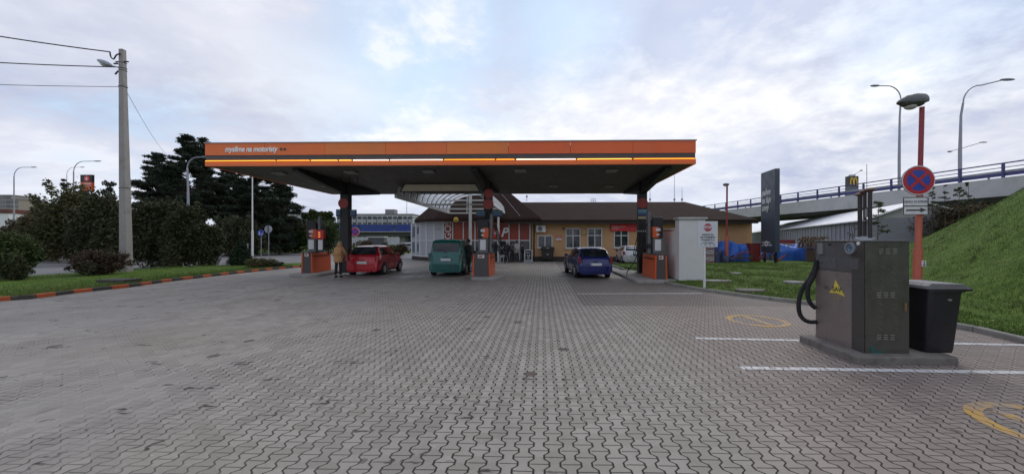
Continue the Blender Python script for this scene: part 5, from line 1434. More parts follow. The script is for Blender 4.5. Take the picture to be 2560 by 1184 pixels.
    if hood:
        mb = MB(); mb.ell(hc+Vector((0, -.02, -.07))*s, (.125*s, .115*s, .13*s), 14, 10); mb.build('hood', mc, t, smooth=True)
        mb = MB(); mb.ell(hc+Vector((0, .0, .03))*s, (.082*s, .10*s, .10*s), 14, 10); mb.build('hair', hm, t, smooth=True)
    else:
        mb = MB(); mb.ell(hc+Vector((0, -.012, .02))*s, (.088*s, .102*s, .10*s), 14, 10); mb.build('hair', hm, t, smooth=True)
    if cap:
        mb = MB(); mb.lathe([(.098*s, .02*s), (.10*s, .05*s), (.085*s, .10*s), (.03*s, .125*s)], hc, 16); mb.box(hc.x-.07*s, hc.x+.07*s, hc.y+.07*s, hc.y+.17*s, hc.z+.02*s, hc.z+.035*s); mb.build('cap', pm('cap_cloth', cap, .9), t, smooth=True)
    # face: nose, ears, eyes, mouth on the front of the head
    mb = MB(); f0 = Vector(J[hd_][:3]); mb.ell(f0+Vector((0, .098, .03))*s, (.013*s, .02*s, .024*s), 8, 6)
    for sd_ in (-1, 1): mb.ell(f0+Vector((sd_*.082, .0, .035))*s, (.012*s, .022*s, .03*s), 8, 6)
    mb.build('face_features', M_skin, t, smooth=True)
    mb = MB()
    for sd_ in (-1, 1): mb.ell(f0+Vector((sd_*.03, .085, .05))*s, (.012*s, .008*s, .007*s), 8, 6)
    mb.ell(f0+Vector((0, .083, -.015))*s, (.024*s, .006*s, .006*s), 8, 6); mb.build('eyes_and_mouth', pm('eye_dark', (.05, .03, .03), .5), t, smooth=True)
    return t
M_sb = pm('sign_blue', (.02, .06, .36), .35, var=.06)
g = G(850, 692); person('person in a tan padded coat bending to the pump beside the red car', (g.x, g.y-.15, 0), R(-6), 1.68, coat=(.44, .235, .10), legs=(.018, .017, .018), hair=(.30, .24, .19), coatlen=.12, lean=.16, hood=True, arms=((.05, .34, -.36), (.05, .32, -.36)), step=.03, thick=1.32)
g = G(1168, 686); person('person in a dark grey jacket standing between the green van and the middle pump', (g.x+.05, g.y+.2, .0), R(60), 1.80, coat=(.042, .038, .042), legs=(.026, .026, .034), hair=(.05, .035, .03), arms=((.05, .30, -.42), (.1, .20, -.45)), step=.12, lean=.04, shoes=(.12, .11, .10))
gp = 'people in front of the shop'
g = G(1267, 656.5); person('person in a dark navy jacket with grey hair, leftmost by the shop door', (g.x, g.y, 0), R(-20), 1.72, coat=(.022, .024, .034), legs=(.02, .022, .03), hair=(.42, .41, .40), group=gp, step=.16, coatlen=.05)
g = G(1280, 654.5); person('dark-haired person in a grey coat between the navy and the white jackets', (g.x, g.y, 0), R(190), 1.60, coat=(.060, .054, .05), legs=(.03, .028, .03), hair=(.02, .015, .012), group=gp, coatlen=.15, step=.06)
g = G(1292, 654.5); person('person in a white jacket and black cap with a shoulder strap', (g.x, g.y, 0), R(165), 1.74, coat=(.52, .51, .50), legs=(.05, .055, .07), hair=(.04, .03, .025), cap=(.02, .02, .022), group=gp, arms=((.05, .25, -.38), (.02, .15, -.45)))
pw = [o for o in bpy.data.objects if o.name.startswith('person')][-1]
mb = MB(); mb.tube([(-.16, .15, 1.42), (-.02, .19, 1.25), (.14, .19, 1.02), (.22, .10, .92)], .02, 6); mb.build('shoulder_strap', M_ink, pw)
g = G(1306.5, 655); person('person in black with a backpack, rightmost beside the chalkboard stand', (g.x, g.y, 0), R(80), 1.56, coat=(.018, .016, .018), legs=(.018, .018, .02), hair=(.05, .035, .025), group=gp, step=.08)

# ------------------------------------------------------------------ things in front of the shop
g = G(1321, 656)
ab = thing('pavement_board', 'white framed black pavement board with chalk writing beside the downpipe', 'pavement sign', (g.x, g.y, 0))
mb = MB(); w_, h_ = .29, 1.0
for s in (-1, 1): mb.bar((s*w_, -.0, .1), (s*w_, .12, h_), .05, .04)
mb.bar((-w_, .12, h_), (w_, .12, h_), .05); mb.bar((-w_, .01, .17), (w_, .01, .17), .05); mb.build('frame', M_white, ab)
mb = MB(); mb.quad((-w_+.03, .018, .2), (w_-.03, .018, .2), (w_-.03, .11, h_-.03), (-w_+.03, .11, h_-.03), .02); mb.build('panel', M_dark, ab)
tl = math.atan2(.092, .77)
text('KÁVA', 'lettering', ab, .16, pm('chalk', (.55, .55, .54), .9), (-.02, .078, .80), rot=(PI/2-tl, 0, 0), w=False, bold=.004, sx=.8)
text('1,5', 'lettering', ab, .24, pm('chalk', (.55, .55, .54), .9), (0, .045, .56), rot=(PI/2-tl, 0, 0), w=False, bold=.01)
text('25,-', 'lettering', ab, .17, pm('chalk', (.55, .55, .54), .9), (.03, .02, .35), rot=(PI/2-tl, 0, 0), w=False, bold=.004)
mb = MB()
for k in range(3): mb.box(-w_-.1-.02*k, w_+.1+.02*k, -.10-.05*k, .20+.02*k, .10-.04*k-.02, .10-.04*k+.012)
mb.build('base', M_galv, ab)
for px, lab, hh in ((1259, 'grey wire rack of goods right beside the shop door post', 1.35), (1254, 'narrow pale rack post stand left of the goods rack', 1.3)):
    g = G(px, 656); rk = thing('goods_rack', lab, 'rack', (g.x, g.y+.35, 0), 0, 'racks outside the shop')
    w_ = .30 if px == 1259 else .12
    mb = MB()
    for sx in (-1, 1):
        for sy in (-1, 1): mb.bar((sx*w_, sy*.2, 0), (sx*w_, sy*.2, hh), .03)
    mb.build('frame', M_galv if px == 1259 else M_white, rk)
    for k in range(4):
        mb = MB(); z = .12+k*.30; mb.box(-w_+.02, w_-.02, -.19, .19, z, z+.02); mb.build('shelf', M_dark, rk)
        mb = MB()
        for q in range(2 if px == 1259 else 1): mb.box(-w_+.06+q*.24, -w_+.24+q*.24 if px == 1259 else w_-.04, -.16, .1, z+.021, z+.19)
        mb.build('goods', M_paper if k % 2 else pm('dark_goods', (.06, .06, .065), .6), rk)
g = G(1369, 654)
cn_ = thing('waste_container', 'big dark grey four-wheeled waste container against the yellow wall', 'waste container', (g.x, g.y+.4, 0))
mb = MB(); secs = [(.18, .42, .35), (.30, .46, .38), (1.0, .53, .45), (1.001, .57, .48), (1.06, .57, .48)]
vs = [(sx*a, sy*b, z) for z, a, b in secs for sx, sy in ((-1, -1), (1, -1), (1, 1), (-1, 1))]; K = len(secs)
mb.add(vs, [(i*4+j, i*4+(j+1) % 4, (i+1)*4+(j+1) % 4, (i+1)*4+j) for i in range(K-1) for j in range(4)]+[(3, 2, 1, 0), (K*4-4, K*4-3, K*4-2, K*4-1)])
M_cont = pm('container_dark', (.035, .032, .03), .6, var=.2, dirt=.3); mb.build('body', M_cont, cn_, bevel=.02)
mb = MB(); mb.lathe([(.001, 0)]*1+[(.001, 0)], (0, 0, 0), 3) if False else None
mb.prism([(-.57, 1.062), (.57, 1.062), (.55, 1.2), (.3, 1.27), (-.3, 1.27), (-.55, 1.2)], lambda a, b, t: Vector((a, t, b)), -.47, .47); mb.build('lid', M_cont, cn_, bevel=.03)
for sx in (-1, 1):
    for sy in (-1, 1):
        mb = MB(); mb.cyl((sx*.36-.03, sy*.28, .09), (sx*.36+.03, sy*.28, .09), .09, n=14); mb.box(sx*.36-.02, sx*.36+.02, sy*.28-.03, sy*.28+.03, .12, .19); mb.build('wheel', M_rubber, cn_)
mb = MB(); mb.disc((0, -.44, .62), (0, -1, .05), .07, .012, 14); mb.box(-.12, .12, -.49, -.478, 1.1, 1.16); mb.build('badge', M_galv, cn_)
for px, pyt, col, lab in ((1412, 626, (.02, .045, .20), 'blue plastic drum beside the wall, just left of the blue car'), (1425, 612, (.22, .10, .07), 'rusty drum half hidden behind the blue car by the wall')):
    g = G(px, 652); dr = thing('drum', lab, 'drum', (g.x, g.y+.3, 0), 0, 'drums by the yellow wall')
    mb = MB(); mb.lathe([(.28, 0), (.29, .02), (.29, .28), (.30, .30), (.29, .32), (.29, .58), (.30, .60), (.29, .62), (.29, .86), (.28, .88)], n=20); mb.build('body', pm('drum_%d' % int(col[2]*100), col, .5, dirt=.3), dr, smooth=True)
    mb = MB(); mb.lathe([(.27, .881), (.27, .89), (.24, .892)], n=20); mb.cyl((.12, .05, .892), (.12, .05, .92), .035, n=10); mb.build('lid', M_dark, dr)

# ------------------------------------------------------------------ overpasses
def beamline(A, B, offs):
    return [Vector(A)+Vector((0, 0, offs)), Vector(B)+Vector((0, 0, offs))]
M_rail = pm('rail_blue', (.055, .055, .17), .5, var=.12); M_girder = pm('girder_blue', (.025, .055, .24), .5, var=.12, scale=.2, dirt=.2)
ov = thing('overpass', 'long pale concrete overpass with blue railing rising on the right', 'bridge', (32, 35, 0))
A0, B0 = Vector((26.5, 59.6, 0)), Vector((34.4, 26.5, 0)); dv = (B0-A0).normalized(); A0 = A0-dv*85; B0 = B0+dv*28
nv = Vector((-dv.y, dv.x, 0))
if nv.x < 0: nv = -nv
LZ = (B0-A0).length
mb = MB()
def slab_(mb, o0, o1, z0, z1): mb.add([A0+nv*o0+Vector((0, 0, z0)), A0+nv*o1+Vector((0, 0, z0)), A0+nv*o1+Vector((0, 0, z1)), A0+nv*o0+Vector((0, 0, z1)), B0+nv*o0+Vector((0, 0, z0)), B0+nv*o1+Vector((0, 0, z0)), B0+nv*o1+Vector((0, 0, z1)), B0+nv*o0+Vector((0, 0, z1))], [(0, 1, 2, 3), (7, 6, 5, 4), (0, 4, 5, 1), (1, 5, 6, 2), (2, 6, 7, 3), (3, 7, 4, 0)])
slab_(mb, 0, 11, 5.75, 6.35); slab_(mb, -.02, .35, 5.05, 6.42); slab_(mb, 10.65, 11.02, 5.05, 6.42); mb.build('deck', M_concl, ov, w=True)
mb = MB()
for o_ in (2.2, 5.2, 8.2): slab_(mb, o_, o_+1.0, 4.85, 5.745)
mb.build('girder', pm('girder_concrete', (.20, .195, .185), .9, var=.2, dirt=.4), ov, w=True)
mb = MB(); k = 0; s = .5
while s < LZ:
    c = A0+dv*s+nv*.12; mb.bar(c+Vector((0, 0, 6.425)), c+Vector((0, 0, 7.5)), .13); s += 2.35
for z, w_ in ((7.5, .09), (7.18, .05)): mb.bar(A0+nv*.12+Vector((0, 0, z)), B0+nv*.12+Vector((0, 0, z)), .07, w_)
mb.bar(A0+nv*.20+Vector((0, 0, 6.68)), B0+nv*.20+Vector((0, 0, 6.68)), .04, .26)
mb.build('railing', M_rail, ov, w=True)
mb = MB(); mb.bar(A0+nv*.6+Vector((0, 0, 6.85)), B0+nv*.6+Vector((0, 0, 6.85)), .06, .34); s = 1
while s < LZ: c = A0+dv*s+nv*.66; mb.bar(c+Vector((0, 0, 6.351)), c+Vector((0, 0, 6.9)), .1); s += 4
mb.build('crash_barrier', M_galv, ov, w=True)
for s in (24, 48, 112):
    c = A0+dv*s; mb = MB(); [mb.cyl(c+nv*o_+Vector((0, 0, -.1)), c+nv*o_+Vector((0, 0, 4.6)), .55, n=20) for o_ in (2.7, 8.7)]
    mb.bar(c+nv*1.5+Vector((0, 0, 4.55+.0)), c+nv*9.9+Vector((0, 0, 4.55)), .9, .58); mb.build('pier', M_conc, ov, w=True)
mb = MB(); c = W(2520, 500, 19); cc = A0+dv*(LZ-20)
mb.add([cc+nv*a_+dv*b_+Vector((0, 0, z)) for z in (0, 4.84) for a_, b_ in ((.6, -2.5), (10.5, -2.5), (10.5, 9), (.6, 9))], [(3, 2, 1, 0), (4, 5, 6, 7), (0, 1, 5, 4), (1, 2, 6, 5), (2, 3, 7, 6), (3, 0, 4, 7)]); mb.build('abutment', M_conc, ov, w=True)

ol = thing('overpass', 'far overpass with blue girder behind the left part of the station', 'bridge', (-30, 85, 0))
mb = MB(); mb.box(-78, 8, 85, 95, 5.2, 5.75); mb.box(-78, 8, 85.6, 94, 3.0, 3.9); mb.build('deck', pm('girder_grey', (.12, .125, .125), .8, dirt=.3), ol, w=True)
mb = MB(); x = -77.5
while x < 8: mb.box(x, min(x+8.5, 8)-.25, 84.86, 85.0-.003, 4.05, 5.68); x += 8.5
mb.build('blue_girder', M_girder, ol, w=True)
mb = MB(); mb.box(-78, 8, 84.5, 85.55, 3.9+.003, 4.04); mb.build('ledge', M_concl, ol, w=True)
mb = MB(); x = -77
while x < 8: mb.box(x, x+.12, 85.1, 85.22, 5.751, 7.25); x += 2.5
mb.box(-78, 8, 85.1, 85.2, 7.251, 7.36); mb.box(-78, 8, 85.12, 85.18, 6.5, 6.56); mb.build('railing', M_dark, ol, w=True)
for x in (-72, -52, -34, -16, 2):
    mb = MB(); mb.box(x-.7, x+.7, 87, 93, 0, 2.997); mb.build('pier', M_conc, ol, w=True)
mb = MB(); mb.add([(-30, 94.6, 0), (9, 94.6, 0), (9, 94.6, 2.9), (-30, 94.6, 2.9), (-30, 96, 0), (9, 96, 0), (9, 96, 2.9), (-30, 96, 2.9)], [(0, 1, 2, 3), (7, 6, 5, 4), (0, 4, 5, 1), (1, 5, 6, 2), (2, 6, 7, 3), (3, 7, 4, 0)]); mb.build('abutment', pm('dark_abutment', (.06, .055, .05), .9), ol, w=True)
# ------------------------------------------------------------------ hangar and distant buildings
hg = thing('storage_hall', 'long grey storage hall with white tented roof beyond the right overpass', 'building', (40, 50, 0))
C0 = Vector((24.2, 27.3, 0)); du = Vector((.345, .938, 0)).normalized(); dn = Vector((.938, -.345, 0)).normalized()
Lh, hwid, ze_, zr_ = 44, 2.9, 3.34, 4.6
M_hall = pm('hall_sheet_grey', (.26, .26, .295), .55, .1, var=.08, scale=.25, dirt=.2); M_hroof = pm('hall_roof_white', (.66, .67, .69), .5, var=.06, scale=.4, dirt=.3, dirtcol=(.45, .45, .45))
mb = MB()
P_ = [C0, C0+du*Lh, C0+du*Lh+dn*2*hwid, C0+dn*2*hwid]
mb.add([p+Vector((0, 0, z)) for z in (0, ze_) for p in P_]+[C0+dn*hwid+Vector((0, 0, zr_-.1)), C0+du*Lh+dn*hwid+Vector((0, 0, zr_-.1))], [(0, 4, 5, 1), (1, 5, 9, 6, 2), (2, 6, 7, 3), (3, 7, 8, 4, 0), (4, 8, 9, 5), (6, 9, 8, 7)])
mb.build('wall', M_hall, hg, w=True)
mb = MB(); e = .35
for a, b in ((-e, hwid), (2*hwid+e, hwid)):
    za = ze_-.05; p0, p1 = C0+dn*a-du*.3, C0+dn*a+du*(Lh+.3); r0, r1 = C0+dn*b-du*.3, C0+dn*b+du*(Lh+.3)
    q = [p0+Vector((0, 0, za)), p1+Vector((0, 0, za)), r1+Vector((0, 0, zr_)), r0+Vector((0, 0, zr_))]
    if a > 0: q = q[::-1]
    mb.add([v for v in q]+[v-Vector((0, 0, .09)) for v in q], [(3, 2, 1, 0), (4, 5, 6, 7), (0, 1, 5, 4), (1, 2, 6, 5), (2, 3, 7, 6), (3, 0, 4, 7)])
mb.build('roof', M_hroof, hg, w=True)
mb = MB(); g0, g1, g2 = C0-du*.02, C0+dn*2*hwid-du*.02, C0+dn*hwid-du*.02
mb.add([g0+Vector((0, 0, ze_+.05)), g1+Vector((0, 0, ze_+.05)), g2+Vector((0, 0, zr_-.12))], [(0, 2, 1)]); mb.build('gable', pm('gable_grey', (.36, .355, .35), .7), hg, w=True)
mb = MB(); k = .6
for i in range(int(Lh/.9)):
    c = C0+du*(.3+i*.9)-dn*.015; mb.bar(c+Vector((0, 0, .1)), c+Vector((0, 0, ze_-.15)), .05, .03)
mb.build('wall_rib', M_hall, hg, w=True)
mb = MB(); c = C0-du*.03-dn*.03; mb.bar(c, c+Vector((0, 0, ze_-.1)), .75, .06); mb.build('corner_panel', pm('corner_pale', (.30, .31, .34), .5), hg, w=True)

def block(name, lab, px0, px1, py0, D_, depth, col, wins, wcol=(.05, .055, .06), group=None, z0=0, cells=None):
    a, b = W(px0, py0, D_), W(px1, py0, D_); t = thing(name, lab, 'building', ((a.x+b.x)/2, D_, z0), 0, group)
    mb = MB(); mb.box(a.x, b.x, D_, D_+depth, z0, a.z); mb.build('wall', pm(name+'_wall_%d' % int(D_), col, .8, var=.1, scale=.1, dirt=.2), t, w=True)
    nx, nz, hgt = wins; wd = (b.x-a.x)/nx; n = 0
    mbs = []
    for i in range(nx):
        for k in range(nz):
            mbx = MB(); z = a.z-(k+1)*hgt+.6*(hgt/2.8); mbx.box(a.x+wd*(i+.12), a.x+wd*(i+.88), D_-.08, D_-.01, z, z+hgt*.55)
            mbx.build('window', pm('far_window_%d' % (i % 3), tuple(c*(1+.6*(i % 3)) for c in wcol), .3), t, w=True)
    mb = MB(); mb.box(a.x-.2, b.x+.2, D_-.2, D_+depth+.2, a.z+.01, a.z+.5); mb.build('roof', pm('far_roof', (.16, .15, .15), .8), t, w=True)
    return t
bb = 'pale apartment blocks beyond the far overpass'
block('apartment_block', 'grey apartment block at the left edge above the bushes', -120, 28, 489, 230, 14, (.27, .245, .23), (10, 10, 2.8))
block('apartment_block', 'lower beige apartment block just right of the grey one at the left edge', 28, 46, 500, 228, 14, (.30, .26, .22), (3, 10, 2.8))
block('apartment_block', 'long pale block behind the far overpass, left of the two round trees', 700, 785, 536, 175, 14, (.42, .43, .44), (7, 4, 2.8), (.22, .22, .225), group=bb)
block('apartment_block', 'long pale block behind the far overpass between the dark column and the shop', 842, 1032, 537, 170, 14, (.44, .45, .46), (15, 4, 2.8), (.22, .21, .19), group=bb)
a = W(968, 527, 172); t = thing('rooftop_house', 'small grey rooftop house on the long pale block', 'rooftop house', (a.x+1, 172, ZZ(537, 968, 172)+.51)); mb = MB(); mb.box(-2, 2.4, 0, 4, 0, 2.0); mb.build('wall', pm('rooftop_grey', (.22, .22, .23), .8), t); mb = MB(); mb.box(-2.1, 2.5, -.1, 4.1, 2.003, 2.15); mb.build('roof', pm('far_roof', (.16, .15, .15), .8), t)
# round-cornered pavilion edge at far left, red roofed
a, b = W(-80, 533, 120), W(22, 523, 120)
t = thing('shed', 'low white building with dark red roof at the left edge', 'building', (a.x, 120, 0)); mb = MB(); mb.box(a.x, b.x, 120, 130, 0, a.z); mb.build('wall', M_white, t, w=True); mb = MB(); mb.box(a.x-.3, b.x+.3, 119.7, 130.3, a.z+.003, b.z); mb.build('roof', pm('dark_red_roof', (.12, .03, .025), .7), t, w=True)
# golden-arch sign tower
D_ = 110; a, b = W(2117, 500, D_), W(2142, 441, D_)
t = thing('pylon_sign', 'dark square sign with yellow arched letter on a stout grey mast beyond the overpass', 'sign', ((a.x+b.x)/2, D_, 0))
mb = MB(); w_ = (b.x-a.x)/2; zc = ZZ(467, 2128, D_); zt = b.z
mb.box(-w_, w_, -.6, .6, zc, zt); mb.build('sign_box', pm('sign_box_brown', (.05, .045, .04), .5), t)
mb = MB(); mb.add([(s*w_*q, y, z) for z, q in ((5, 1.25), (zc-.01, 1.0)) for s, y in ((-1, -.6), (1, -.6), (1, .6), (-1, .6))], [(0, 1, 5, 4), (1, 2, 6, 5), (2, 3, 7, 6), (3, 0, 4, 7), (3, 2, 1, 0), (4, 5, 6, 7)]); mb.cyl((0, 0, 0), (0, 0, 5), .8, n=14); mb.build('mast', pm('mast_grey', (.15, .15, .17), .6), t)
mb = MB(); hh = (zt-zc)
for s in (-1, 1):
    pts = [(s*w_*.05+s*w_*.30*(1-math.cos(k*PI/10))*1.0, -.66, zc+hh*.12+hh*.72*math.sin(k*PI/10)**.8) for k in range(11)]; mb.tube(pts, .17, 6)
mb.build('arched_letter', pm('arch_yellow', (.75, .48, .08), .5), t)
mb = MB(); mb.box(-w_*.5, w_*.6, -.3, .3, zt+.01, zt+.5); mb.bar((w_*.3, 0, zt+.5), (w_*1.9, 0, zt+1.8), .16); mb.ell((w_*1.9, 0, zt+1.8), (.5, .2, .2)); mb.build('lamp_arm', M_galv, t)

# ------------------------------------------------------------------ farm machinery, tarpaulins, pallets behind the lawn
from mathutils import noise as mnoise
def rumple(x0, x1, y0, y1, hfun, n=70, m=44, seed=1):
    """draped sheet over a pile: height hfun(u, v), sides fall to the ground with folds"""
    mb = MB(); r = random.Random(seed); ph = [r.uniform(0, 6) for _ in range(8)]
    for i in range(n+1):
        for j in range(m+1):
            u, v = i/n, j/m; eu = min(u, 1-u); ev = min(v, 1-v); e_ = min(eu*1.1, ev)
            f_ = 1 if e_ > .10 else (e_/.10)**.45
            h = hfun(u, v)*f_
            N_ = mnoise.noise; fold = .28*N_(Vector((u*3.1+ph[0], v*2.2, ph[1])))+.12*N_(Vector((u*8+v*5+ph[2], v*3, 2)))-.16*abs(N_(Vector((u*6-v*4+ph[3], v*5, ph[4]))))-.10*abs(N_(Vector((u*15+v*9, v*8-u*6, ph[6]))))
            h += fold*(1 if e_ > .02 else 0)*(.5+f_*.5)
            k = (1-f_)*.12
            x = x0+(x1-x0)*(u+k*(-1 if u < .5 else 1)*.2)+.07*math.sin(v*15+ph[4])*(1-f_)
            y = y0+(y1-y0)*v+(.30*N_(Vector((u*5+ph[5], h*1.2, 1)))*(1-v) if v < .4 else 0)
            mb.v.append((x, y, max(h, .02)+.08))
    for i in range(n):
        for j in range(m):
            a = i*(m+1)+j; mb.f.append((a, a+m+1, a+m+2, a+1)); mb.m.append(0)
    return mb
M_tarp = pm('blue_tarpaulin', (.018, .12, .50), .38, var=.15, scale=2, bmp=.3, bscale=9); M_tarpd = pm('navy_tarpaulin', (.022, .032, .085), .5, var=.3, scale=2, bmp=.3, bscale=9)
Y = 29.0
x0, x1 = XX(1800, Y), XX(1874, Y)
tag(rumple(x0, x1, Y, Y+1.8, lambda u, v: 1.60-.30*u, seed=2).build('tarpaulin', M_tarp, loc=(x0, Y, 0), smooth=True, ang=70), 'blue tarpaulin draped over a pile beside the thin red lamp post', 'tarpaulin', 'tarpaulins over piles behind the lawn')
Y = 30.5; x0, x1 = XX(1938, Y), XX(2052, Y)
tag(rumple(x0, x1, Y, Y+2.2, lambda u, v: 1.33+.02*math.sin(9*u), seed=3, n=90).build('tarpaulin', M_tarp, loc=(x0, Y, 0), smooth=True, ang=70), 'wide blue tarpaulin between the slate totem and the steel cabinet', 'tarpaulin', 'tarpaulins over piles behind the lawn')
Y = 27.8; x0, x1 = XX(1766, Y), XX(1826, Y)
tag(rumple(x0, x1, Y, Y+1.6, lambda u, v: 1.25-.55*u+.15*math.sin(13*u), seed=4).build('tarpaulin', M_tarpd, loc=(x0, Y, 0), smooth=True, ang=70), 'crumpled navy tarpaulin pile right behind the STOP board', 'tarpaulin', 'tarpaulins over piles behind the lawn')
M_mred = pm('machine_red', (.22, .03, .028), .5, var=.25, scale=3, dirt=.5, dirtcol=(.10, .05, .04))
g = G(1775, 652)
bs = 'stacks behind the lawn'
def pallet(loc, rz, lab, m=None, wdt=1.2, dp=.8, grp='wooden pallets stacked in a heap'):
    t = thing('pallet', lab, 'pallet', loc, rz, grp); m = m or M_wood
    mb = MB()
    for k in range(6): mb.box(-wdt/2+.0+k*(wdt-.1)/5, -wdt/2+.1+k*(wdt-.1)/5, -dp/2, dp/2, .122, .144)
    mb.build('top_board', m, t)
    mb = MB()
    for sy in (-1, 0, 1): mb.box(-wdt/2, wdt/2, sy*(dp/2-.05)-.05, sy*(dp/2-.05)+.05, .10, .121); mb.box(-wdt/2, wdt/2, sy*(dp/2-.05)-.05, sy*(dp/2-.05)+.05, 0, .02)
    mb.box(-.001, .001, -.001, .001, .03, .031)
    for sx in (-1, 0, 1):
        for sy in (-1, 0, 1): mb.box(sx*(wdt/2-.07)-.065, sx*(wdt/2-.07)+.065, sy*(dp/2-.05)-.048, sy*(dp/2-.05)+.048, .0205, .0995)
    mb.build('base_frame', m, t); return t
Y = 28.0; xa = XX(2040, Y); zb_ = ZZ(613, 2050, Y)
# a low table of stacked timber that carries the pallets
hp_ = thing('timber_stack', 'stack of weathered timber behind the wide tarpaulin carrying the pallets', 'timber stack', (xa+.9, Y+1.0, 0)); 
for k in range(7):
    mb = MB()
    for q in range(9): mb.box(-.6+.0, 3.0, -.5+q*.12, -.39+q*.12, k*.17, k*.17+.14)
    mb.build('layer', M_wood, hp_)
base = None; nm = ['lowest', 'second', 'third', 'fourth', 'fifth', 'sixth', 'topmost']
M_w2 = pm('reddish_wood', (.23, .13, .085), .85, var=.3, scale=4, bmp=.3)
z = 7*.17
for k in range(6):
    t = pallet((xa+.35+rnd.uniform(-.10, .10)+.06*k*(k % 2), Y+1.0, z), R(rnd.uniform(-6, 6)), '%s pallet from below in the left heap above the blue tarpaulin' % nm[k], M_wood if k % 2 else M_w2, wdt=1.5); z += .146
z = 7*.17
for k in range(4): t = pallet((xa+1.95+rnd.uniform(-.06, .06), Y+1.0, z), R(rnd.uniform(-4, 4)), '%s pallet from below in the right heap, near the cabinet gauge' % nm[k], M_w2, wdt=1.5); z += .146
g0 = XX(1774, 27)
pz_ = [('pinkish crate', (.42, .26, .23)), ('white crate', (.55, .52, .50))]
for k in range(7):
    c = pz_[k % 2][1]; t = thing('crate', 'slatted plastic crate, %s in the narrow pile behind the STOP board post' % nm[k], 'crate', (g0, 27.0, .09+k*.235), 0, 'crates in a narrow pile by the screen wall')
    m_ = pm('crate_%d' % (k % 2), c, .6); mb = MB(); w_ = .24
    for sy in (-1, 1): mb.box(-w_, w_, sy*.18-.012, sy*.18+.012, .0, .07); mb.box(-w_, w_, sy*.18-.012, sy*.18+.012, .14, .21)
    for sx in (-1, 1): mb.box(sx*w_-.012, sx*w_+.012, -.167, .167, .0, .2)
    mb.box(-w_+.013, w_-.013, -.167, .167, 0, .02); mb.build('frame', m_, t)
    mb = MB()
    for sx in (-1, 1):
        for sy in (-1, 1): mb.box(sx*(w_-.02)-.015, sx*(w_-.02)+.015, sy*.196-.003, sy*.196+.003, .02, .19)
    mb.build('corner', m_, t)
# hay rake: red frame arms and spoked wheels
for (px0, px1, Y, lab, yo) in ((1836, 1885, 28.2, 'red hay rake frame with thin curved tines left of the totem', 0), (1898, 1938, 28.6, 'red curved machine arms standing at the foot of the slate totem', 1), (1942, 1966, 29.2, 'red bent arm leaning in front of the wide blue tarpaulin', 2)):
    a, b = XX(px0, Y), XX(px1, Y); t = thing('farm_machine', lab, 'farm machine', ((a+b)/2, Y, .1), 0, 'red farm machinery behind the lawn'); w_ = (b-a)/2
    mb = MB()
    if yo < 2:
        pts = [(-w_*1.1, 0, .25), (-w_*.6, .0, .62), (0, 0, .78), (w_*.6, 0, .72), (w_*1.2, .1, .38), (w_*1.6, .1, .05)]; mb.tube(pts, .045, 8)
        mb.tube([(-w_*.4, .3, .1), (0, .3, .6), (w_*.7, .3, .95), (w_*1.1, .3, .5), (w_*1.3, .3, 0)], .04, 8); mb.bar((-w_, 0, .3), (w_, .3, .3), .07)
    else:
        mb.tube([(-w_, 0, 0), (-w_*.3, 0, .15), (w_*.4, 0, .35), (w_, 0, .55)], .06, 8); mb.bar((-w_, .1, .0), (w_*.5, .1, .5), .05)
    mb.build('frame', M_mred, t, smooth=True)
    for k, wx in enumerate((-w_*.5, w_*.45) if yo == 0 else ((w_*.3,) if yo == 1 else ())):
        mb = MB(); r_ = .33
        mb.disc((wx, -.13, .36), (0, -1, 0), .07, .05, 12)
        [mb.tube([(wx+.05*math.cos(a_), -.15, .36+.05*math.sin(a_)), (wx+r_*.6*math.cos(a_+.25), -.13, .36+r_*.6*math.sin(a_+.25)), (wx+r_*math.cos(a_+.7), -.1, .36+r_*math.sin(a_+.7))], [.018, .014, .006], 5) for a_ in [2*PI*q/18 for q in range(18)]]
        mb.build('tine_wheel', pm('wheel_grey_green', (.07, .07, .06), .7), t)
    if yo == 0:
        mb = MB(); mb.box(-w_*1.9, -w_*1.1, -.1, .3, .0, .22); mb.bar((-w_*1.8, 0, .22), (-w_*1.0, .1, .5), .12); mb.build('drawbar', pm('drawbar_dark', (.03, .03, .028), .7), t)
a, b = XX(1873, 29.4), XX(1898, 29.4)
t = thing('red_bin', 'dark red metal box between the left tarpaulin and the totem', 'metal box', ((a+b)/2, 29.5, .08)); w_ = (b-a)/2
mb = MB(); mb.box(-w_, w_, -.3, .4, .0, 1.42); mb.build('box', M_mred, t, bevel=.03); mb = MB(); mb.box(-w_-.02, w_+.02, -.32, .42, 1.423, 1.47); mb.bar((w_*.5, -.33, .7), (w_*.9, -.33, .7), .04); mb.build('lid', M_mred, t)
a = XX(1978, 31.8)
t = thing('red_bench', 'long dark red plank on a pale beam above the wide blue tarpaulin', 'bench', (a, 33.2, 0)); mb = MB(); mb.box(-1.1, 1.25, -.1, .0, 1.52, 1.85); mb.build('plank', M_mred, t, bevel=.01)
mb = MB(); mb.box(-1.3, 1.9, -.2, .2, 1.40, 1.517); mb.build('beam', pm('pale_timber', (.36, .32, .22), .8), t)
mb = MB(); [mb.box(x-.06, x+.06, -.1, .1, 0, 1.397) for x in (-1.1, .2, 1.6)]; mb.build('leg', M_wood, t)
a = XX(1825, 29.9)
t = thing('plank_stack', 'loose weathered planks lying on the left tarpaulin pile', 'planks', (a, 31.3, 0))
for k in range(6):
    mb = MB(); z = 1.62+.05*k; mb.bar((-1.9+.15*k, -.15*k*.3, z-.05*(k % 2)), (1.3-.2*k, .1*k-.2, z+.10-.06*k), .18, .035); mb.build('plank', M_wood, t)
mb = MB(); [mb.box(x-.05, x+.05, -.05, .05, 0, 1.58) for x in (-1.4, 0, 1.0)]; mb.build('trestle', M_wood, t)
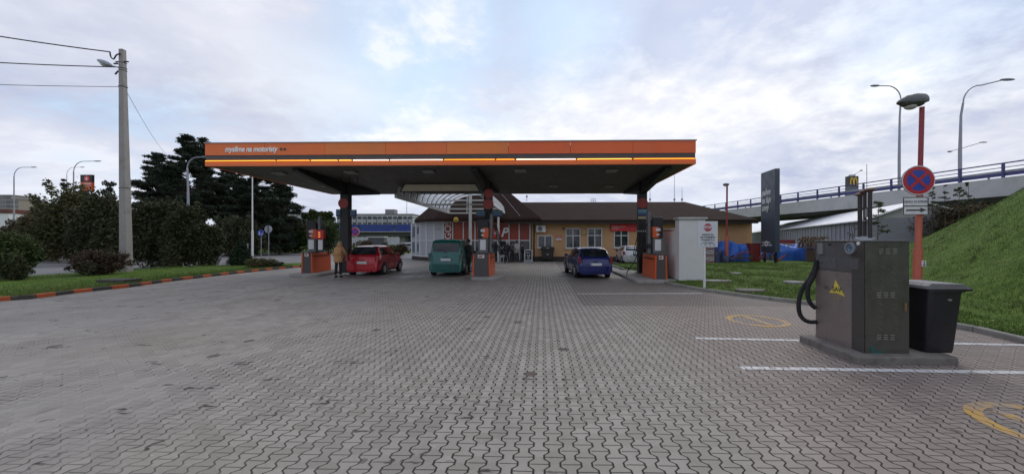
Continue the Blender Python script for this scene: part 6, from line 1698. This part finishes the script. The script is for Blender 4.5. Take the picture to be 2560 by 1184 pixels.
# white van partly hidden behind the totem
# concrete slabs lying in the lawn
for k, (px, py, w_, lab) in enumerate(((1792, 703, 1.2, 'pale concrete slab in the grass right of the STOP board post'), (1875, 727, 1.0, 'broken edge of paving in the grass near the right kerb'), (1840, 683, .55, 'small sunken slab in the middle of the right lawn'), (1985, 706, .8, 'flat slab in the lawn just left of the vacuum hose'))):
    g = G(px, py, .1); t = MB(); pts = [(w_*.5*math.cos(q*PI/6)*(1+.15*math.sin(5*q)), .28*math.sin(q*PI/6)*(1+.1*math.cos(3*q))) for q in range(12)]
    t.prism(pts, lambda a, b, z: Vector((g.x+a, g.y+b, z)), .06, .155 if k != 2 else .135); tag(t.build('stone_slab', M_slab if k == 1 else M_conc, loc=(g.x, g.y, .06), bevel=.015), lab, 'slab', 'concrete slabs in the right lawn')

# ------------------------------------------------------------------ lamps, pole, wires, signs
def lamp(lab, px, pyb, pyt, D_, arm, col=None, rise=.0, tilt=0, z0=None, r=.07, cr=1.3, group='tall street lamps'):
    """curved single-arm street lamp; arm: signed length in metres"""
    b = P3(px, pyb, D_); tp = P3(px, pyt, D_).z; zb_ = 0 if z0 is None else z0
    t = thing('street_lamp', lab, 'street lamp', (b.x, b.y, zb_), 0, group); h = tp-zb_; s = 1 if arm > 0 else -1; c_ = col or M_galv
    pts = [(0, 0, 0), (0, 0, h*.33), (tilt*.3, 0, h*.7), (tilt, 0, h-cr)]
    mb = MB(); mb.tube(pts, [r*1.6, r*1.5, r, r*.9], 10); mb.build('pole', c_, t, smooth=True)
    pts = [(tilt+s*cr*(1-math.cos(k*PI/12)), 0, h-cr+cr*math.sin(k*PI/12)*(1-.0)) for k in range(6)]
    pts += [(tilt+s*cr, 0, h-.02), (tilt+arm*.85, 0, h+rise)]
    mb = MB(); mb.tube(pts, r*.62, 8); mb.build('arm', c_, t, smooth=True)
    mb = MB(); mb.ell((tilt+arm*.92, 0, h+rise+.0), (abs(arm)*.13+.12, .14, .10), 12, 8); mb.build('lamp_head', pm('far_lamp_head', (.16, .17, .19), .5), t, smooth=True)
    return t
gl_ = 'tall curved street lamps'
M_lam = pm('lamp_pole_grey', (.30, .31, .34), .5, .3, var=.08)
lamp('thin street lamp at the left edge, arm pointing right above the bushes', 35, 640, 418, 70, 4.3, M_lam, r=.09, cr=1.8, group=gl_)
lamp('street lamp left of the concrete pole, arm reaching over the red sign', 184, 640, 403, 62, 4.6, M_lam, r=.09, cr=1.8, group=gl_)
lamp('faint farther street lamp just behind the one left of the concrete pole', 167, 640, 418, 88, 4.2, M_lam, r=.06, cr=1.8, group=gl_)
lamp('grey street lamp rising from the dark bushes towards the left end of the canopy', 471, 640, 393, 36, 1.9, M_lam, r=.085, cr=1.1, group=gl_, tilt=-.12)
a = P3(2253, 460, 36)
lamp('tall lamp on the right overpass with its arm pointing left', 2248, 455, 214, 34, -2.6, M_lam, z0=6.3, r=.075, cr=1.3, group=gl_, tilt=.15)
lamp('tall lamp on the right overpass with its arm pointing right and upwards', 2400, 445, 213, 30, 3.9, M_lam, z0=6.3, r=.08, cr=1.5, group=gl_, tilt=.25, rise=.42)
t = lamp('small double-armed lamp behind the tall lamps on the right overpass', 2398, 445, 372, 62, 4.4, M_lam, z0=6.3, r=.08, cr=.1, group=gl_, rise=1.1)
mb = MB(); h = P3(2398, 372, 62).z-6.3; mb.bar((0, 0, h), (-1.4, 0, h-.4), .1); mb.ell((-1.6, 0, h-.45), (.4, .2, .15)); mb.build('second_arm', M_lam, t)
def mast(lab, px, pyt, D_, r=.06, name='mast', z0=0, col=None, grp=None):
    a = P3(px, pyt, D_); t = thing(name, lab, 'mast', (a.x, a.y, z0), 0, grp); mb = MB(); mb.tube([(0, 0, 0), (0, 0, a.z-z0)], [r, r*.6], 8); mb.build('pole', col or M_lam, t)
    mb = MB(); mb.lathe([(r*.6, 0), (r*1.1, .03), (r*.3, .10)], (0, 0, a.z-z0), 8); mb.build('cap', col or M_lam, t); return t
mast('thin vertical mast beyond the right overpass, right of the pylon sign', 2167, 412, 60, .07)
mast('thin mast beyond the far overpass above the left end of the shop roof', 1017, 500, 88, .09)
ts = mast('slim white flagpole without flag between the bushes and the canopy', 631, 440, 40, .085, 'flagpole', col=M_white)
mb = MB(); mb.cyl((0, 0, 0), (0, 0, 2.9), .11, n=10); mb.build('sleeve', M_white, ts, smooth=True)
mast('short grey bollard post beside the flagpole', 619, 612, 38, .09, 'bollard')
# slim red lamp by the farm machinery
b = W(1817, 655, 28.5); t = thing('street_lamp', 'slim red lamp post with small grey head in front of the machinery', 'street lamp', (b.x, 28.5, .05)); h = ZZ(462, 1819, 28.5)
mb = MB(); mb.tube([(0, 0, 0), (0, 0, 2.1)], .13, 10); mb.build('lower_post', M_orp, t, smooth=True); mb = MB(); mb.tube([(0, 0, 2.1), (.02, 0, h-.1)], .065, 10); mb.build('upper_post', M_redp, t, smooth=True)
mb = MB(); mb.ell((-.06, 0, h-.02), (.26, .16, .11), 14, 8); mb.build('lamp_head', pm('lamp_head_grey', (.13, .17, .17), .45, .3), t, smooth=True)
mb = MB(); mb.cyl((-.10, 0, h-.16), (-.10, 0, h-.08), .11, n=12); mb.build('diffuser', pm('lamp_bowl', (.45, .43, .38), .3), t)
# concrete pole on the left
Dp = 19.3; b = G(316, 681, .1); b.z = .08
cp = thing('concrete_pole', 'tall tapering grey concrete pole with cables and a lamp on the left', 'utility pole', b)
u = (306.5-PX)/F; kx = b.y/(cs+u*sn); tpx = W(306, 124, b.y); h = tpx.z-b.z; dx = tpx.x-b.x
M_cpole = pm('pole_concrete', (.30, .285, .265), .9, var=.15, scale=1.2, bmp=.5, bscale=20, dirt=.5, dirtcol=(.17, .155, .14))
mb = MB(); mb.add([(dx*k+sx*w_, sy*w_*.9, h*k) for k, w_ in ((0, .19), (.45, .155), (1, .105)) for sx, sy in ((-1, -1), (1, -1), (1, 1), (-1, 1))], [(3, 2, 1, 0), (8, 9, 10, 11)]+[(i*4+j, i*4+(j+1) % 4, (i+1)*4+(j+1) % 4, (i+1)*4+j) for i in range(2) for j in range(4)])
mb.build('shaft', M_cpole, cp, bevel=.025)
mb = MB()
for k, c_ in ((.833, .02), (.915, .02), (.905, .015), (.94, .012), (.38, .012)):
    w_ = (.155-.05*(k-.45)/.55 if k > .45 else .19-.035*k/.45)+.010; mb.box(dx*k-w_, dx*k+w_, -w_*.9, w_*.9, h*k-c_, h*k+c_)
mb.build('steel_band', M_dark, cp)
a = Vector((dx*.91, 0, h*.915)); mb = MB(); mb.tube([a, a+Vector((-.45, -.05, .10)), a+Vector((-.60, -.05, .16))], .03, 8); mb.build('lamp_arm', M_galv, cp, smooth=True)
mb = MB(); M_ = Matrix.Rotation(R(22), 3, 'Y'); mb.ell(a+Vector((-.88, -.05, .27)), (.42, .15, .12), 14, 8, M_); mb.build('lamp_head', pm('lamp_head_pale', (.30, .36, .38), .4), cp, smooth=True)
mb = MB(); mb.ell(a+Vector((-.93, -.05, .20)), (.2, .11, .11), 12, 6, M_); mb.build('diffuser', pm('lamp_bowl', (.45, .43, .38), .3), cp, smooth=True)
mb = MB(); mb.bar((dx-.35, 0, h*.945), (dx+.32, 0, h*.945), .05); mb.bar((dx-.25, -.16, h*.93), (dx-.05, -.16, h*.93), .06); mb.bar((dx*.9-.28, -.1, h*.885), (dx*.9-.12, -.1, h*.90), .05); mb.build('cross_bracket', M_dark, cp)
def wire(lab, pts, r=.016, sag=.3, name='overhead_cable'):
    a, b = pts; n = 24; ps = [a.lerp(b, k/n)-Vector((0, 0, sag*4*(k/n)*(1-k/n))) for k in range(n+1)]
    mb = MB(); mb.tube(ps, r, 6); tag(mb.build(name, M_dark, loc=tuple(a), smooth=True), lab, 'cable', 'overhead cables from the concrete pole')
Yp_ = b.y
pw0 = W(300, 146, Yp_); e0 = W(-360, 30, Yp_-2.5)
wire('topmost thick cable running from the concrete pole to the left edge', (W(275, 130, Yp_-.1), W(-400, 20, Yp_-2.5)), .028, .12)
wire('middle cable running left from the concrete pole below the lamp', (W(299, 168, Yp_), W(-400, 130, Yp_-2.5)), .024, .1)
wire('lowest thin cable running left from the concrete pole', (W(298, 217, Yp_), W(-400, 198, Yp_-2.5)), .013, .06)
wire('fine wire slanting down from the concrete pole into the pines', (W(318, 232, Yp_+.1), W(432, 400, 42)), .010, .5)
mb = MB(); mb.tube(smooth_pts([W(275, 130, Yp_-.12), W(277, 142, Yp_-.15), W(284, 148, Yp_-.15), W(291, 138, Yp_-.15), W(301, 134, Yp_-.15)], 6), .03, 8); tag(mb.build('cable_loop', M_dark, smooth=True, loc=W(275, 130, Yp_-.12)), 'drooping loop of thick cable at the top of the concrete pole', 'cable')
# hatch frame lying on the left strip
g = G(298, 706, .1); t = thing('hatch_cover', 'dark rectangular shaft hatch on the grass by the painted kerb', 'hatch', g)
mb = MB(); mb.box(-.55, .55, -.3, .3, .0, .10); mb.build('frame', M_char, t, bevel=.01); mb = MB(); mb.box(-.56, .56, -.31, .31, .103, .14); mb.build('lid', M_kbk, t, bevel=.01)
# red-black company sign above the bushes
Y = 40; a, b = W(204, 468, Y), W(233, 437, Y)
t = thing('company_sign', 'red and black square sign with white drop emblem above the left bushes', 'sign', ((a.x+b.x)/2, Y, 0)); w_ = (b.x-a.x)/2; hh = b.z-a.z
mb = MB(); mb.box(-w_, w_, -.12, .12, a.z+hh*.40, b.z); mb.build('black_panel', M_dark, t); mb = MB(); mb.box(-w_, w_, -.12, .12, a.z-.5, a.z+hh*.397); mb.build('orange_panel', M_orange, t)
mb = MB(); mb.disc((.1, -.125, a.z+hh*.68), (0, -1, 0), hh*.24, .02, 24); mb.build('red_roundel', pm('roundel_red', (.62, .03, .02), .4), t)
mb = MB(); mb.prism([(0, .2), (-.12, .0), (-.1, -.12), (0, -.17), (.1, -.12), (.12, 0)], lambda p, q, tt: Vector((p+.1, tt, q+a.z+hh*.68)), -.165, -.15); mb.build('drop', M_white, t)
mb = MB(); mb.box(-w_*.4, w_*.85, -.135, -.125, a.z+hh*.20, a.z+hh*.33); mb.build('name_band', pm('pale_band', (.6, .42, .36), .5), t)
mb = MB(); mb.cyl((0, 0, 0), (0, 0, a.z-.5), .12, n=10); mb.build('pole', M_galv, t)
# round road signs
def rs(lab, px, pyc, pyb, r, front, D_, face=None, name='road_sign'):
    c = P3(px, pyc, D_); t = thing(name, lab, 'road sign', (c.x, c.y, 0)); mb = MB(); mb.cyl((0, .04, 0), (0, .04, c.z+.3), .035, n=8); mb.build('post', M_galv, t)
    mb = MB(); mb.disc((0, 0, c.z), (0, -1, 0), r, .03, 26); mb.build('disc', front, t); return t, c.z
t, z = rs('round blue cycle and footpath sign near the white flagpole', 652, 582, 645, .30, M_sb, 33)
mb = MB(); mb.disc((-.10, -.035, z+.10), (0, -1, 0), .04, .01, 10); mb.bar((-.12, -.035, z+.06), (-.12, -.035, z-.2), .06, .012); mb.disc((.12, -.035, z-.1), (0, -1, 0), .10, .01, 14, .07); mb.disc((.02, -.035, z-.1), (0, -1, 0), .05, .01, 14, .03); mb.build('pictogram', M_white, t)
t, z = rs('grey back of a round road sign between the blue sign and the left pump', 671, 573, 650, .36, M_galv, 34); mb = MB(); mb.box(-.035, .035, -.06, -.031, z-.3, z+.3); mb.build('rail', M_dark, t)
t, z = rs('small distant round no stopping sign right of the leftmost column', 888, 579, 620, .42, M_sb, 36)
mb = MB(); mb.disc((0, -.031, z), (0, -1, 0), .42, .012, 26, .32); mb.build('red_ring', M_sr, t); mb = MB(); [mb.bar((-.24, -.034-.001*s, z-.24*s), (.24, -.034-.001*s, z+.24*s), .006, .07, up=(-.7, 0, .7*s)) for s in (1, -1)]; mb.build('red_bar', M_sr, t); mb = MB(); mb.disc((0, -.032, z), (0, -1, 0), .45, .01, 26, .421); mb.build('rim', pm('cream_rim', (.6, .5, .42), .5), t)
a = W(943, 614, 52); t = thing('shelter', 'small flat white roofed shelter under the far overpass', 'shelter', (a.x, 52, 0)); h = ZZ(594, 943, 52)
mb = MB(); mb.box(-1.2, 1.3, -.6, .6, h, h+.2); mb.build('roof', M_concl, t); mb = MB(); mb.box(-1.1, 1.2, -.5, .5, 0, h-.003); mb.build('wall', pm('shelter_dark', (.10, .10, .11), .7), t)
car('white_van', 'white car parked in the dark under the far overpass, left of the shop', 'car', (.42, .43, .44), 4.2, 1.7, 1.5, 'estate', (XX(1022, 58), 58, 0), R(70), group='cars under the far overpass')
car('grey_hatchback', 'grey car behind the white one under the far overpass', 'car', (.20, .20, .22), 3.8, 1.7, 1.5, 'hatch', (XX(1010, 66), 66, 0), R(80), group='cars under the far overpass')
car('silver_van', 'light van driving on the far overpass beside the pines', 'van', (.5, .5, .5), 4.6, 1.8, 2.1, 'van', (XX(738, 90), 90, 5.76), R(90), group='vehicles on the far overpass')

# ------------------------------------------------------------------ trees and shrubs
def leaves(clumps, n, size, aspect=.5, seed=0, shell=.45, droop=0):
    rs = np.random.RandomState(seed)
    C = np.array([c[:3] for c in clumps], float); Rr = np.array([c[3:6] for c in clumps], float)
    vol = (Rr[:, 0]*Rr[:, 1]*Rr[:, 2])**.72; idx = rs.choice(len(clumps), n, p=vol/vol.sum())
    d = rs.randn(n, 3); d /= np.linalg.norm(d, axis=1)[:, None]
    rad = (shell+(1-shell)*rs.rand(n)**.6); rad *= 1+.12*rs.randn(n)
    P = C[idx]+d*rad[:, None]*Rr[idx]; P[:, 2] = np.maximum(P[:, 2], .06)
    a = rs.randn(n, 3); a[:, 2] *= .6; a += d*.8; a[:, 2] -= droop; a /= np.linalg.norm(a, axis=1)[:, None]
    b = np.cross(a, rs.randn(n, 3)); b /= np.linalg.norm(b, axis=1)[:, None]
    s = size*(.55+.9*rs.rand(n))[:, None]
    V = np.stack([P-a*s*.5, P+b*s*aspect*.5, P+a*s*.5, P-b*s*aspect*.5], 1).reshape(-1, 3)
    return V
def leafobj(name, V, mat, parent, org):
    n = len(V)//4; me = bpy.data.meshes.new(name); V = V-np.array(org); me.vertices.add(4*n); me.vertices.foreach_set('co', V.ravel())
    me.loops.add(4*n); me.loops.foreach_set('vertex_index', np.arange(4*n)); me.polygons.add(n)
    me.polygons.foreach_set('loop_start', np.arange(0, 4*n, 4)); me.polygons.foreach_set('loop_total', np.full(n, 4)); me.update(); me.materials.append(mat)
    o = bpy.data.objects.new(name, me); COL.objects.link(o); o.parent = parent; return o
M_bark = pm('bark', (.075, .058, .045), .95, var=.3, scale=5, bmp=.8, bscale=15)
L_dark = leafmat('leaf_dark', (.028, .038, .015), (.062, .074, .030), (.075, .066, .034))
L_olive = leafmat('leaf_olive', (.050, .058, .022), (.095, .100, .038), (.120, .095, .042))
L_brown = leafmat('leaf_brown', (.060, .050, .026), (.105, .080, .042), (.13, .085, .045))
L_pine = leafmat('pine_needle', (.016, .028, .017), (.036, .052, .030), (.042, .048, .030))
L_con = leafmat('conifer_leaf', (.010, .026, .012), (.026, .050, .022), (.03, .045, .02))
L_green = leafmat('leaf_green', (.030, .060, .015), (.070, .100, .030), (.09, .095, .035))
L_red = leafmat('leaf_reddish', (.050, .035, .022), (.085, .055, .035), (.05, .06, .03))
def shrub(lab, px, pyt, pyb, halfpx, mat, n=9000, size=.14, depth=.8, seed=1, cat='bush', D_=None, group='dark bushes along the left edge', name='bush', k=16, asp=.5, low=.0):
    b = G(px, pyb, low); D_ = b.y; w_ = halfpx/F*D_; h = ZZ(pyt, px, D_)-low; r = random.Random(seed)
    cl = []
    for i in range(k):
        a = r.uniform(0, 2*PI); q = r.uniform(0, .72)**.7; zc = r.uniform(.22, .80)*h; sc = (1-.35*abs(zc/h-.45)); cr = r.uniform(.20, .36)
        cl.append((b.x+math.cos(a)*q*w_*sc, D_+math.sin(a)*q*w_*depth*sc, low+zc, cr*w_*1.15, cr*w_*1.15*depth, min(cr*h*.9, h-zc, zc+.1*h)))
    cl.append((b.x, D_, low+h*.42, w_*.66, w_*.66*depth, h*.42)); cl.append((b.x+r.uniform(-.2, .2)*w_, D_, low+h*.66, w_*.38, w_*.36*depth, h*.34))
    for i in range(k):     # thin outer sprays
        a = r.uniform(0, 2*PI); zc = r.uniform(.3, .98)*h; q = .95*math.sqrt(max(0, 1-(zc/h-.42)**2/.40)); cl.append((b.x+math.cos(a)*q*w_, D_+math.sin(a)*q*w_*depth, low+zc, w_*.11, w_*.11, h*.08))
    t = thing(name, lab, cat, (b.x, D_, low), 0, group)
    leafobj('crown', leaves(cl, n, size, asp, seed, .25), mat, t, (b.x, D_, low))
    mb = MB()
    for i in range(6): a = r.uniform(0, 6.28); mb.tube([(0, 0, 0), (math.cos(a)*w_*.2, math.sin(a)*w_*.15, h*.35), (math.cos(a)*w_*.45, math.sin(a)*w_*.3, h*.7)], [.05, .035, .015], 6)
    mb.build('trunk', M_bark, t, smooth=True); return t
S = shrub
S('brownish bush crown left of the tallest one, above the left edge bush', 100, 530, 652, 80, L_brown, 16000, .22, seed=11, k=18)
S('broad brownish bush joining the edge bush and the tall olive one', 62, 545, 650, 62, L_brown, 14000, .20, seed=29, k=18)
S('tall olive bush in the middle of the left row, under the lamp arms', 178, 458, 655, 88, L_olive, 26000, .22, seed=12, k=22)
S('tall dark bush right of the red company sign, left of the concrete pole', 258, 478, 660, 72, L_dark, 22000, .20, seed=13, k=20)
S('green bush cut by the left edge of the picture', 20, 580, 700, 62, L_green, 16000, .11, seed=14, k=18, low=.1)
S('low dark bush at the foot of the green one at the left edge', 42, 638, 703, 36, L_dark, 7000, .08, seed=15, low=.1)
S('wide dark bush just right of the concrete pole', 378, 500, 668, 62, L_dark, 24000, .17, seed=16, k=20, low=.0)
S('dense dark bush behind the grey lamp, fourth along from the pole', 452, 498, 668, 62, L_dark, 24000, .17, seed=17, k=20)
S('dark feathery bush at the right end of the left row', 510, 558, 667, 52, L_dark, 16000, .15, seed=18, k=16)
S('low reddish shrub at the foot of the concrete pole', 250, 622, 689, 62, L_red, 11000, .09, seed=19, low=.1, k=18)
S('far dark bush filling the gap left of the concrete pole', 300, 520, 648, 60, L_dark, 12000, .24, seed=20)
S('dark undergrowth bush below the two pines', 590, 540, 640, 70, L_dark, 14000, .24, seed=21)
S('dark undergrowth bush below the right pine', 715, 548, 634, 70, L_dark, 14000, .26, seed=22)
S('round dark bush behind the leftmost pump', 800, 548, 634, 62, L_green, 14000, .26, seed=23, group='trees before the far overpass')
S('flat spreading juniper beside the small conical conifer', 655, 645, 668, 40, L_olive, 7000, .07, seed=24, low=.1, group='low shrubs on the left strip')
S('sprawling low shrub right of the spreading juniper', 690, 655, 667, 22, L_dark, 3000, .06, seed=25, low=.1, group='low shrubs on the left strip')
S('brown withered bush under the far overpass beside the shop', 1000, 610, 640, 22, L_brown, 4000, .16, seed=26, group='trees before the far overpass')
S('brown-green bush under the far overpass right of the distant sign', 915, 600, 640, 34, L_brown, 5000, .18, seed=27, group='trees before the far overpass')
S('dark bush under the far overpass behind the red car', 960, 606, 636, 30, L_dark, 5000, .18, seed=28, group='trees before the far overpass')
def tree(lab, px, pyt, D_, halfpx, mat, seed, n=12000, size=.3, trunk=.15, group='trees before the far overpass'):
    b = W(px, 600, D_); b.z = 0; h = ZZ(pyt, px, D_); w_ = halfpx/F*D_; r = random.Random(seed); cl = []
    for i in range(22):
        a = r.uniform(0, 6.28); zc = r.uniform(.35, .90); q = r.uniform(.1, .75)*math.sin(min(1, (1.05-zc)*1.9+.2)*PI/2); cr = r.uniform(.2, .34)*w_
        cl.append((b.x+math.cos(a)*q*w_, D_+math.sin(a)*q*w_, zc*h, cr, cr, min(cr, (1-zc)*h+.1)))
    cl.append((b.x, D_, h*.6, w_*.5, w_*.5, h*.22))
    t = thing('tree', lab, 'tree', (b.x, D_, 0), 0, group); leafobj('crown', leaves(cl, n, size, .55, seed, .3), mat, t, (b.x, D_, 0))
    mb = MB(); mb.tube([(0, 0, 0), (.1, 0, h*.4), (0, .1, h*.85)], [trunk*1.5, trunk, .04], 8)
    for i in range(6): a = r.uniform(0, 6.28); z = h*r.uniform(.3, .6); mb.tube([(0, 0, z), (math.cos(a)*w_*.6, math.sin(a)*w_*.6, z+h*.15)], [.07, .02], 6)
    mb.build('trunk', M_bark, t, smooth=True)
tree('round-topped tree behind the leftmost pump, left of the pair', 781, 519, 60, 26, L_green, 31)
tree('round-topped tree behind the leftmost column, right of the pair', 816, 522, 60, 22, L_green, 32)
tree('dark tree rising behind the left bushes below the lamp head', 205, 436, 44, 16, L_pine, 33, 4000, .2, group='trees behind the left bushes')
tree('thin topped dark tree left of the lamp pole above the bushes', 165, 428, 44, 15, L_pine, 34, 2200, .2, group='trees behind the left bushes')
tree('thin dark tree top immediately left of the concrete pole', 275, 434, 44, 22, L_pine, 35, 3000, .2, group='trees behind the left bushes')
def pine(lab, px, pyt, D_, halfpx, seed, n=26000, z0=.16, lean=0):
    b = W(px, 600, D_); b.z = 0; h = ZZ(pyt, px, D_); w_ = halfpx/F*D_; r = random.Random(seed); cl = []; br = []
    lev = int(h/.55)
    for i in range(lev):
        k = z0+(1-z0)*(i+r.random()*.6)/lev; prof = math.sin(min(1, (1-k)*1.5+.12)*PI/2)*(.75+.25*math.sin(k*9+seed)); nb = 5 if k < .9 else 3
        for q in range(nb):
            a = r.uniform(0, 6.28); Lb = w_*prof*r.uniform(.45, 1.12); z = h*k+r.uniform(-.5, .5)*(1-k); rise = r.uniform(-.12, .30)*Lb
            br.append((z, a, Lb, rise))
            for s_ in (.5, .78, 1.0):
                cr = r.uniform(.42, .75)*(.65+.35*(1-k)); cl.append((b.x+math.cos(a)*Lb*s_, D_+math.sin(a)*Lb*s_, z+rise*s_+.1, cr*1.15, cr*1.15, cr*.55))
    cl.append((b.x, D_, h-.5, .3, .3, .6))
    t = thing('pine_tree', lab, 'pine tree', (b.x, D_, 0), 0, 'tall dark pines left of the canopy'); leafobj('crown', leaves(cl, n, .34, .24, seed, .15), L_pine, t, (b.x, D_, 0))
    mb = MB(); mb.tube([(0, 0, 0), (.08, 0, h*.5), (0, 0, h*.98)], [.26, .17, .03], 10); mb.build('trunk', M_bark, t, smooth=True)
    mb = MB()
    for z, a, Lb, rise in br: mb.tube([(0, 0, z-.1), (math.cos(a)*Lb*.9, math.sin(a)*Lb*.9, z+rise)], [.045, .012], 5, False)
    mb.build('branch', M_bark, t)
pine('tallest dark pine rising left of the canopy end', 468, 338, 46, 88, 41, 70000, .20)
pine('dark pine at the far left of the group with layered boughs', 392, 385, 50, 66, 42, 46000, .25)
pine('slender pine top directly behind the left end of the fascia', 508, 346, 50, 46, 43, 26000, .3)
pine('broad pine seen under the left part of the canopy roof', 640, 412, 47, 100, 44, 80000, .15)
pine('pine behind the flagpole filling the middle of the group', 570, 420, 52, 64, 45, 36000, .35)
pine('pine at the right end of the group beside the open sky', 700, 440, 45, 46, 46, 36000, .08)
tree('broad dark tree filling the gap behind the left pines', 430, 430, 58, 62, L_dark, 36, 30000, .34, group='trees behind the left bushes')
tree('broad dark tree behind the right pines under the canopy roof', 610, 448, 58, 66, L_dark, 37, 32000, .34, group='trees behind the left bushes')
tree('broad dark tree behind the last pine next to the open sky', 680, 462, 58, 48, L_dark, 38, 26000, .34, group='trees behind the left bushes')
def cone_conifer():
    g = G(602, 664, .1); h = ZZ(595, 602, g.y)-.1; w_ = 27/F*g.y; cl = []; r = random.Random(9)
    for i in range(26): k = i/25; cl.append((g.x+r.uniform(-.05, .05), g.y, .1+h*(.1+.85*k), w_*(1-k)**.8*.95+.05, w_*(1-k)**.8*.95+.05, h*.09))
    t = thing('conifer', 'small dark conical conifer on the strip beside the flagpole', 'conifer', (g.x, g.y, .1)); leafobj('crown', leaves(cl, 16000, .09, .5, 5, .45), L_con, t, (g.x, g.y, .1))
    mb = MB(); mb.tube([(0, 0, -.02), (0, 0, h*.9)], [.06, .01], 6); mb.build('trunk', M_bark, t)
cone_conifer()
# weedy saplings in front of the hall and under the overpass on the right
def sapling(lab, px, pyt, pyb, D_, seed, n=260, size=.10, wpx=16, mat=None, zb_=None):
    b = P3(px, pyb, D_); tp = P3(px, pyt, D_); z0 = lawnz(b.x, b.y) if zb_ is None else zb_; r = random.Random(seed); h = tp.z-z0; w_ = wpx/F*D_
    t = thing('sapling', lab, 'sapling', (b.x, b.y, z0), 0, 'thin leafy saplings on the right'); cl = []
    mb = MB(); mb.tube([(0, 0, 0), (r.uniform(-.05, .05), 0, h*.5), (r.uniform(-.1, .1), 0, h)], [.02, .014, .005], 6)
    for i in range(12):
        k = r.uniform(.35, .98); a = r.uniform(0, 6.28); q = w_*(1.15-k)*r.uniform(.5, 1.2)+.03; e = (math.cos(a)*q, math.sin(a)*q, h*k+.06); mb.tube([(0, 0, h*k-.05), e], [.008, .004], 5); cl.append((b.x+e[0], b.y+e[1], z0+e[2], .10, .10, .05)); cl.append((b.x+e[0]*.5, b.y+e[1]*.5, z0+e[2], .08, .08, .04))
    mb.build('stem', M_bark, t); leafobj('crown', leaves(cl, n, size, .4, seed, .1), mat or L_olive, t, (b.x, b.y, z0))
sapling('thin sapling right of the vent pipes against the grey hall', 2196, 505, 600, 12, 51, 420, .09, 26)
sapling('small sprig left of the vent pipes against the grey hall', 2135, 562, 600, 12, 52, 90, .07, 14)
sapling('leafy sapling left of the overpass, first right of the round sign', 2330, 470, 560, 22, 53, 300, .13, 16)
sapling('leafy sapling against the overpass, second right of the round sign', 2362, 463, 560, 22, 54, 300, .13, 16)
sapling('leafy sapling against the overpass, third right of the round sign', 2398, 460, 550, 21, 55, 300, .13, 16)
sapling('leafy sapling against the overpass, fourth right of the round sign', 2420, 458, 545, 20, 56, 240, .12, 14)
def bank_bush(lab, px, py, D_, w_, h, seed, mat=L_brown, n=9000):
    b = P3(px, py, D_); b.z = lawnz(b.x, b.y)-.1; r = random.Random(seed); cl = [(b.x+r.uniform(-w_, w_), b.y+r.uniform(-w_, w_)*.7, b.z+r.uniform(.2, .8)*h, w_*.42, w_*.42, h*.3) for _ in range(18)]
    t = thing('bush', lab, 'bush', b, 0, 'brown bushes below the right overpass'); leafobj('crown', leaves(cl, n, .15, .5, seed, .2), mat, t, b)
    mb = MB()
    for i in range(5): a = r.uniform(0, 6.28); mb.tube([(0, 0, 0), (math.cos(a)*w_*.7, math.sin(a)*w_*.5, h*.8)], [.04, .01], 6)
    mb.build('trunk', M_bark, t)
bank_bush('brown bush at the top of the bank right of the sign post', 2360, 560, 26, 2.2, 2.2, 61)
bank_bush('darker bush below the overpass on the bank, left of the abutment', 2325, 590, 27, 2.0, 1.8, 62, L_dark)
bank_bush('brown bush against the abutment near the right edge', 2420, 530, 25, 2.2, 1.8, 63)
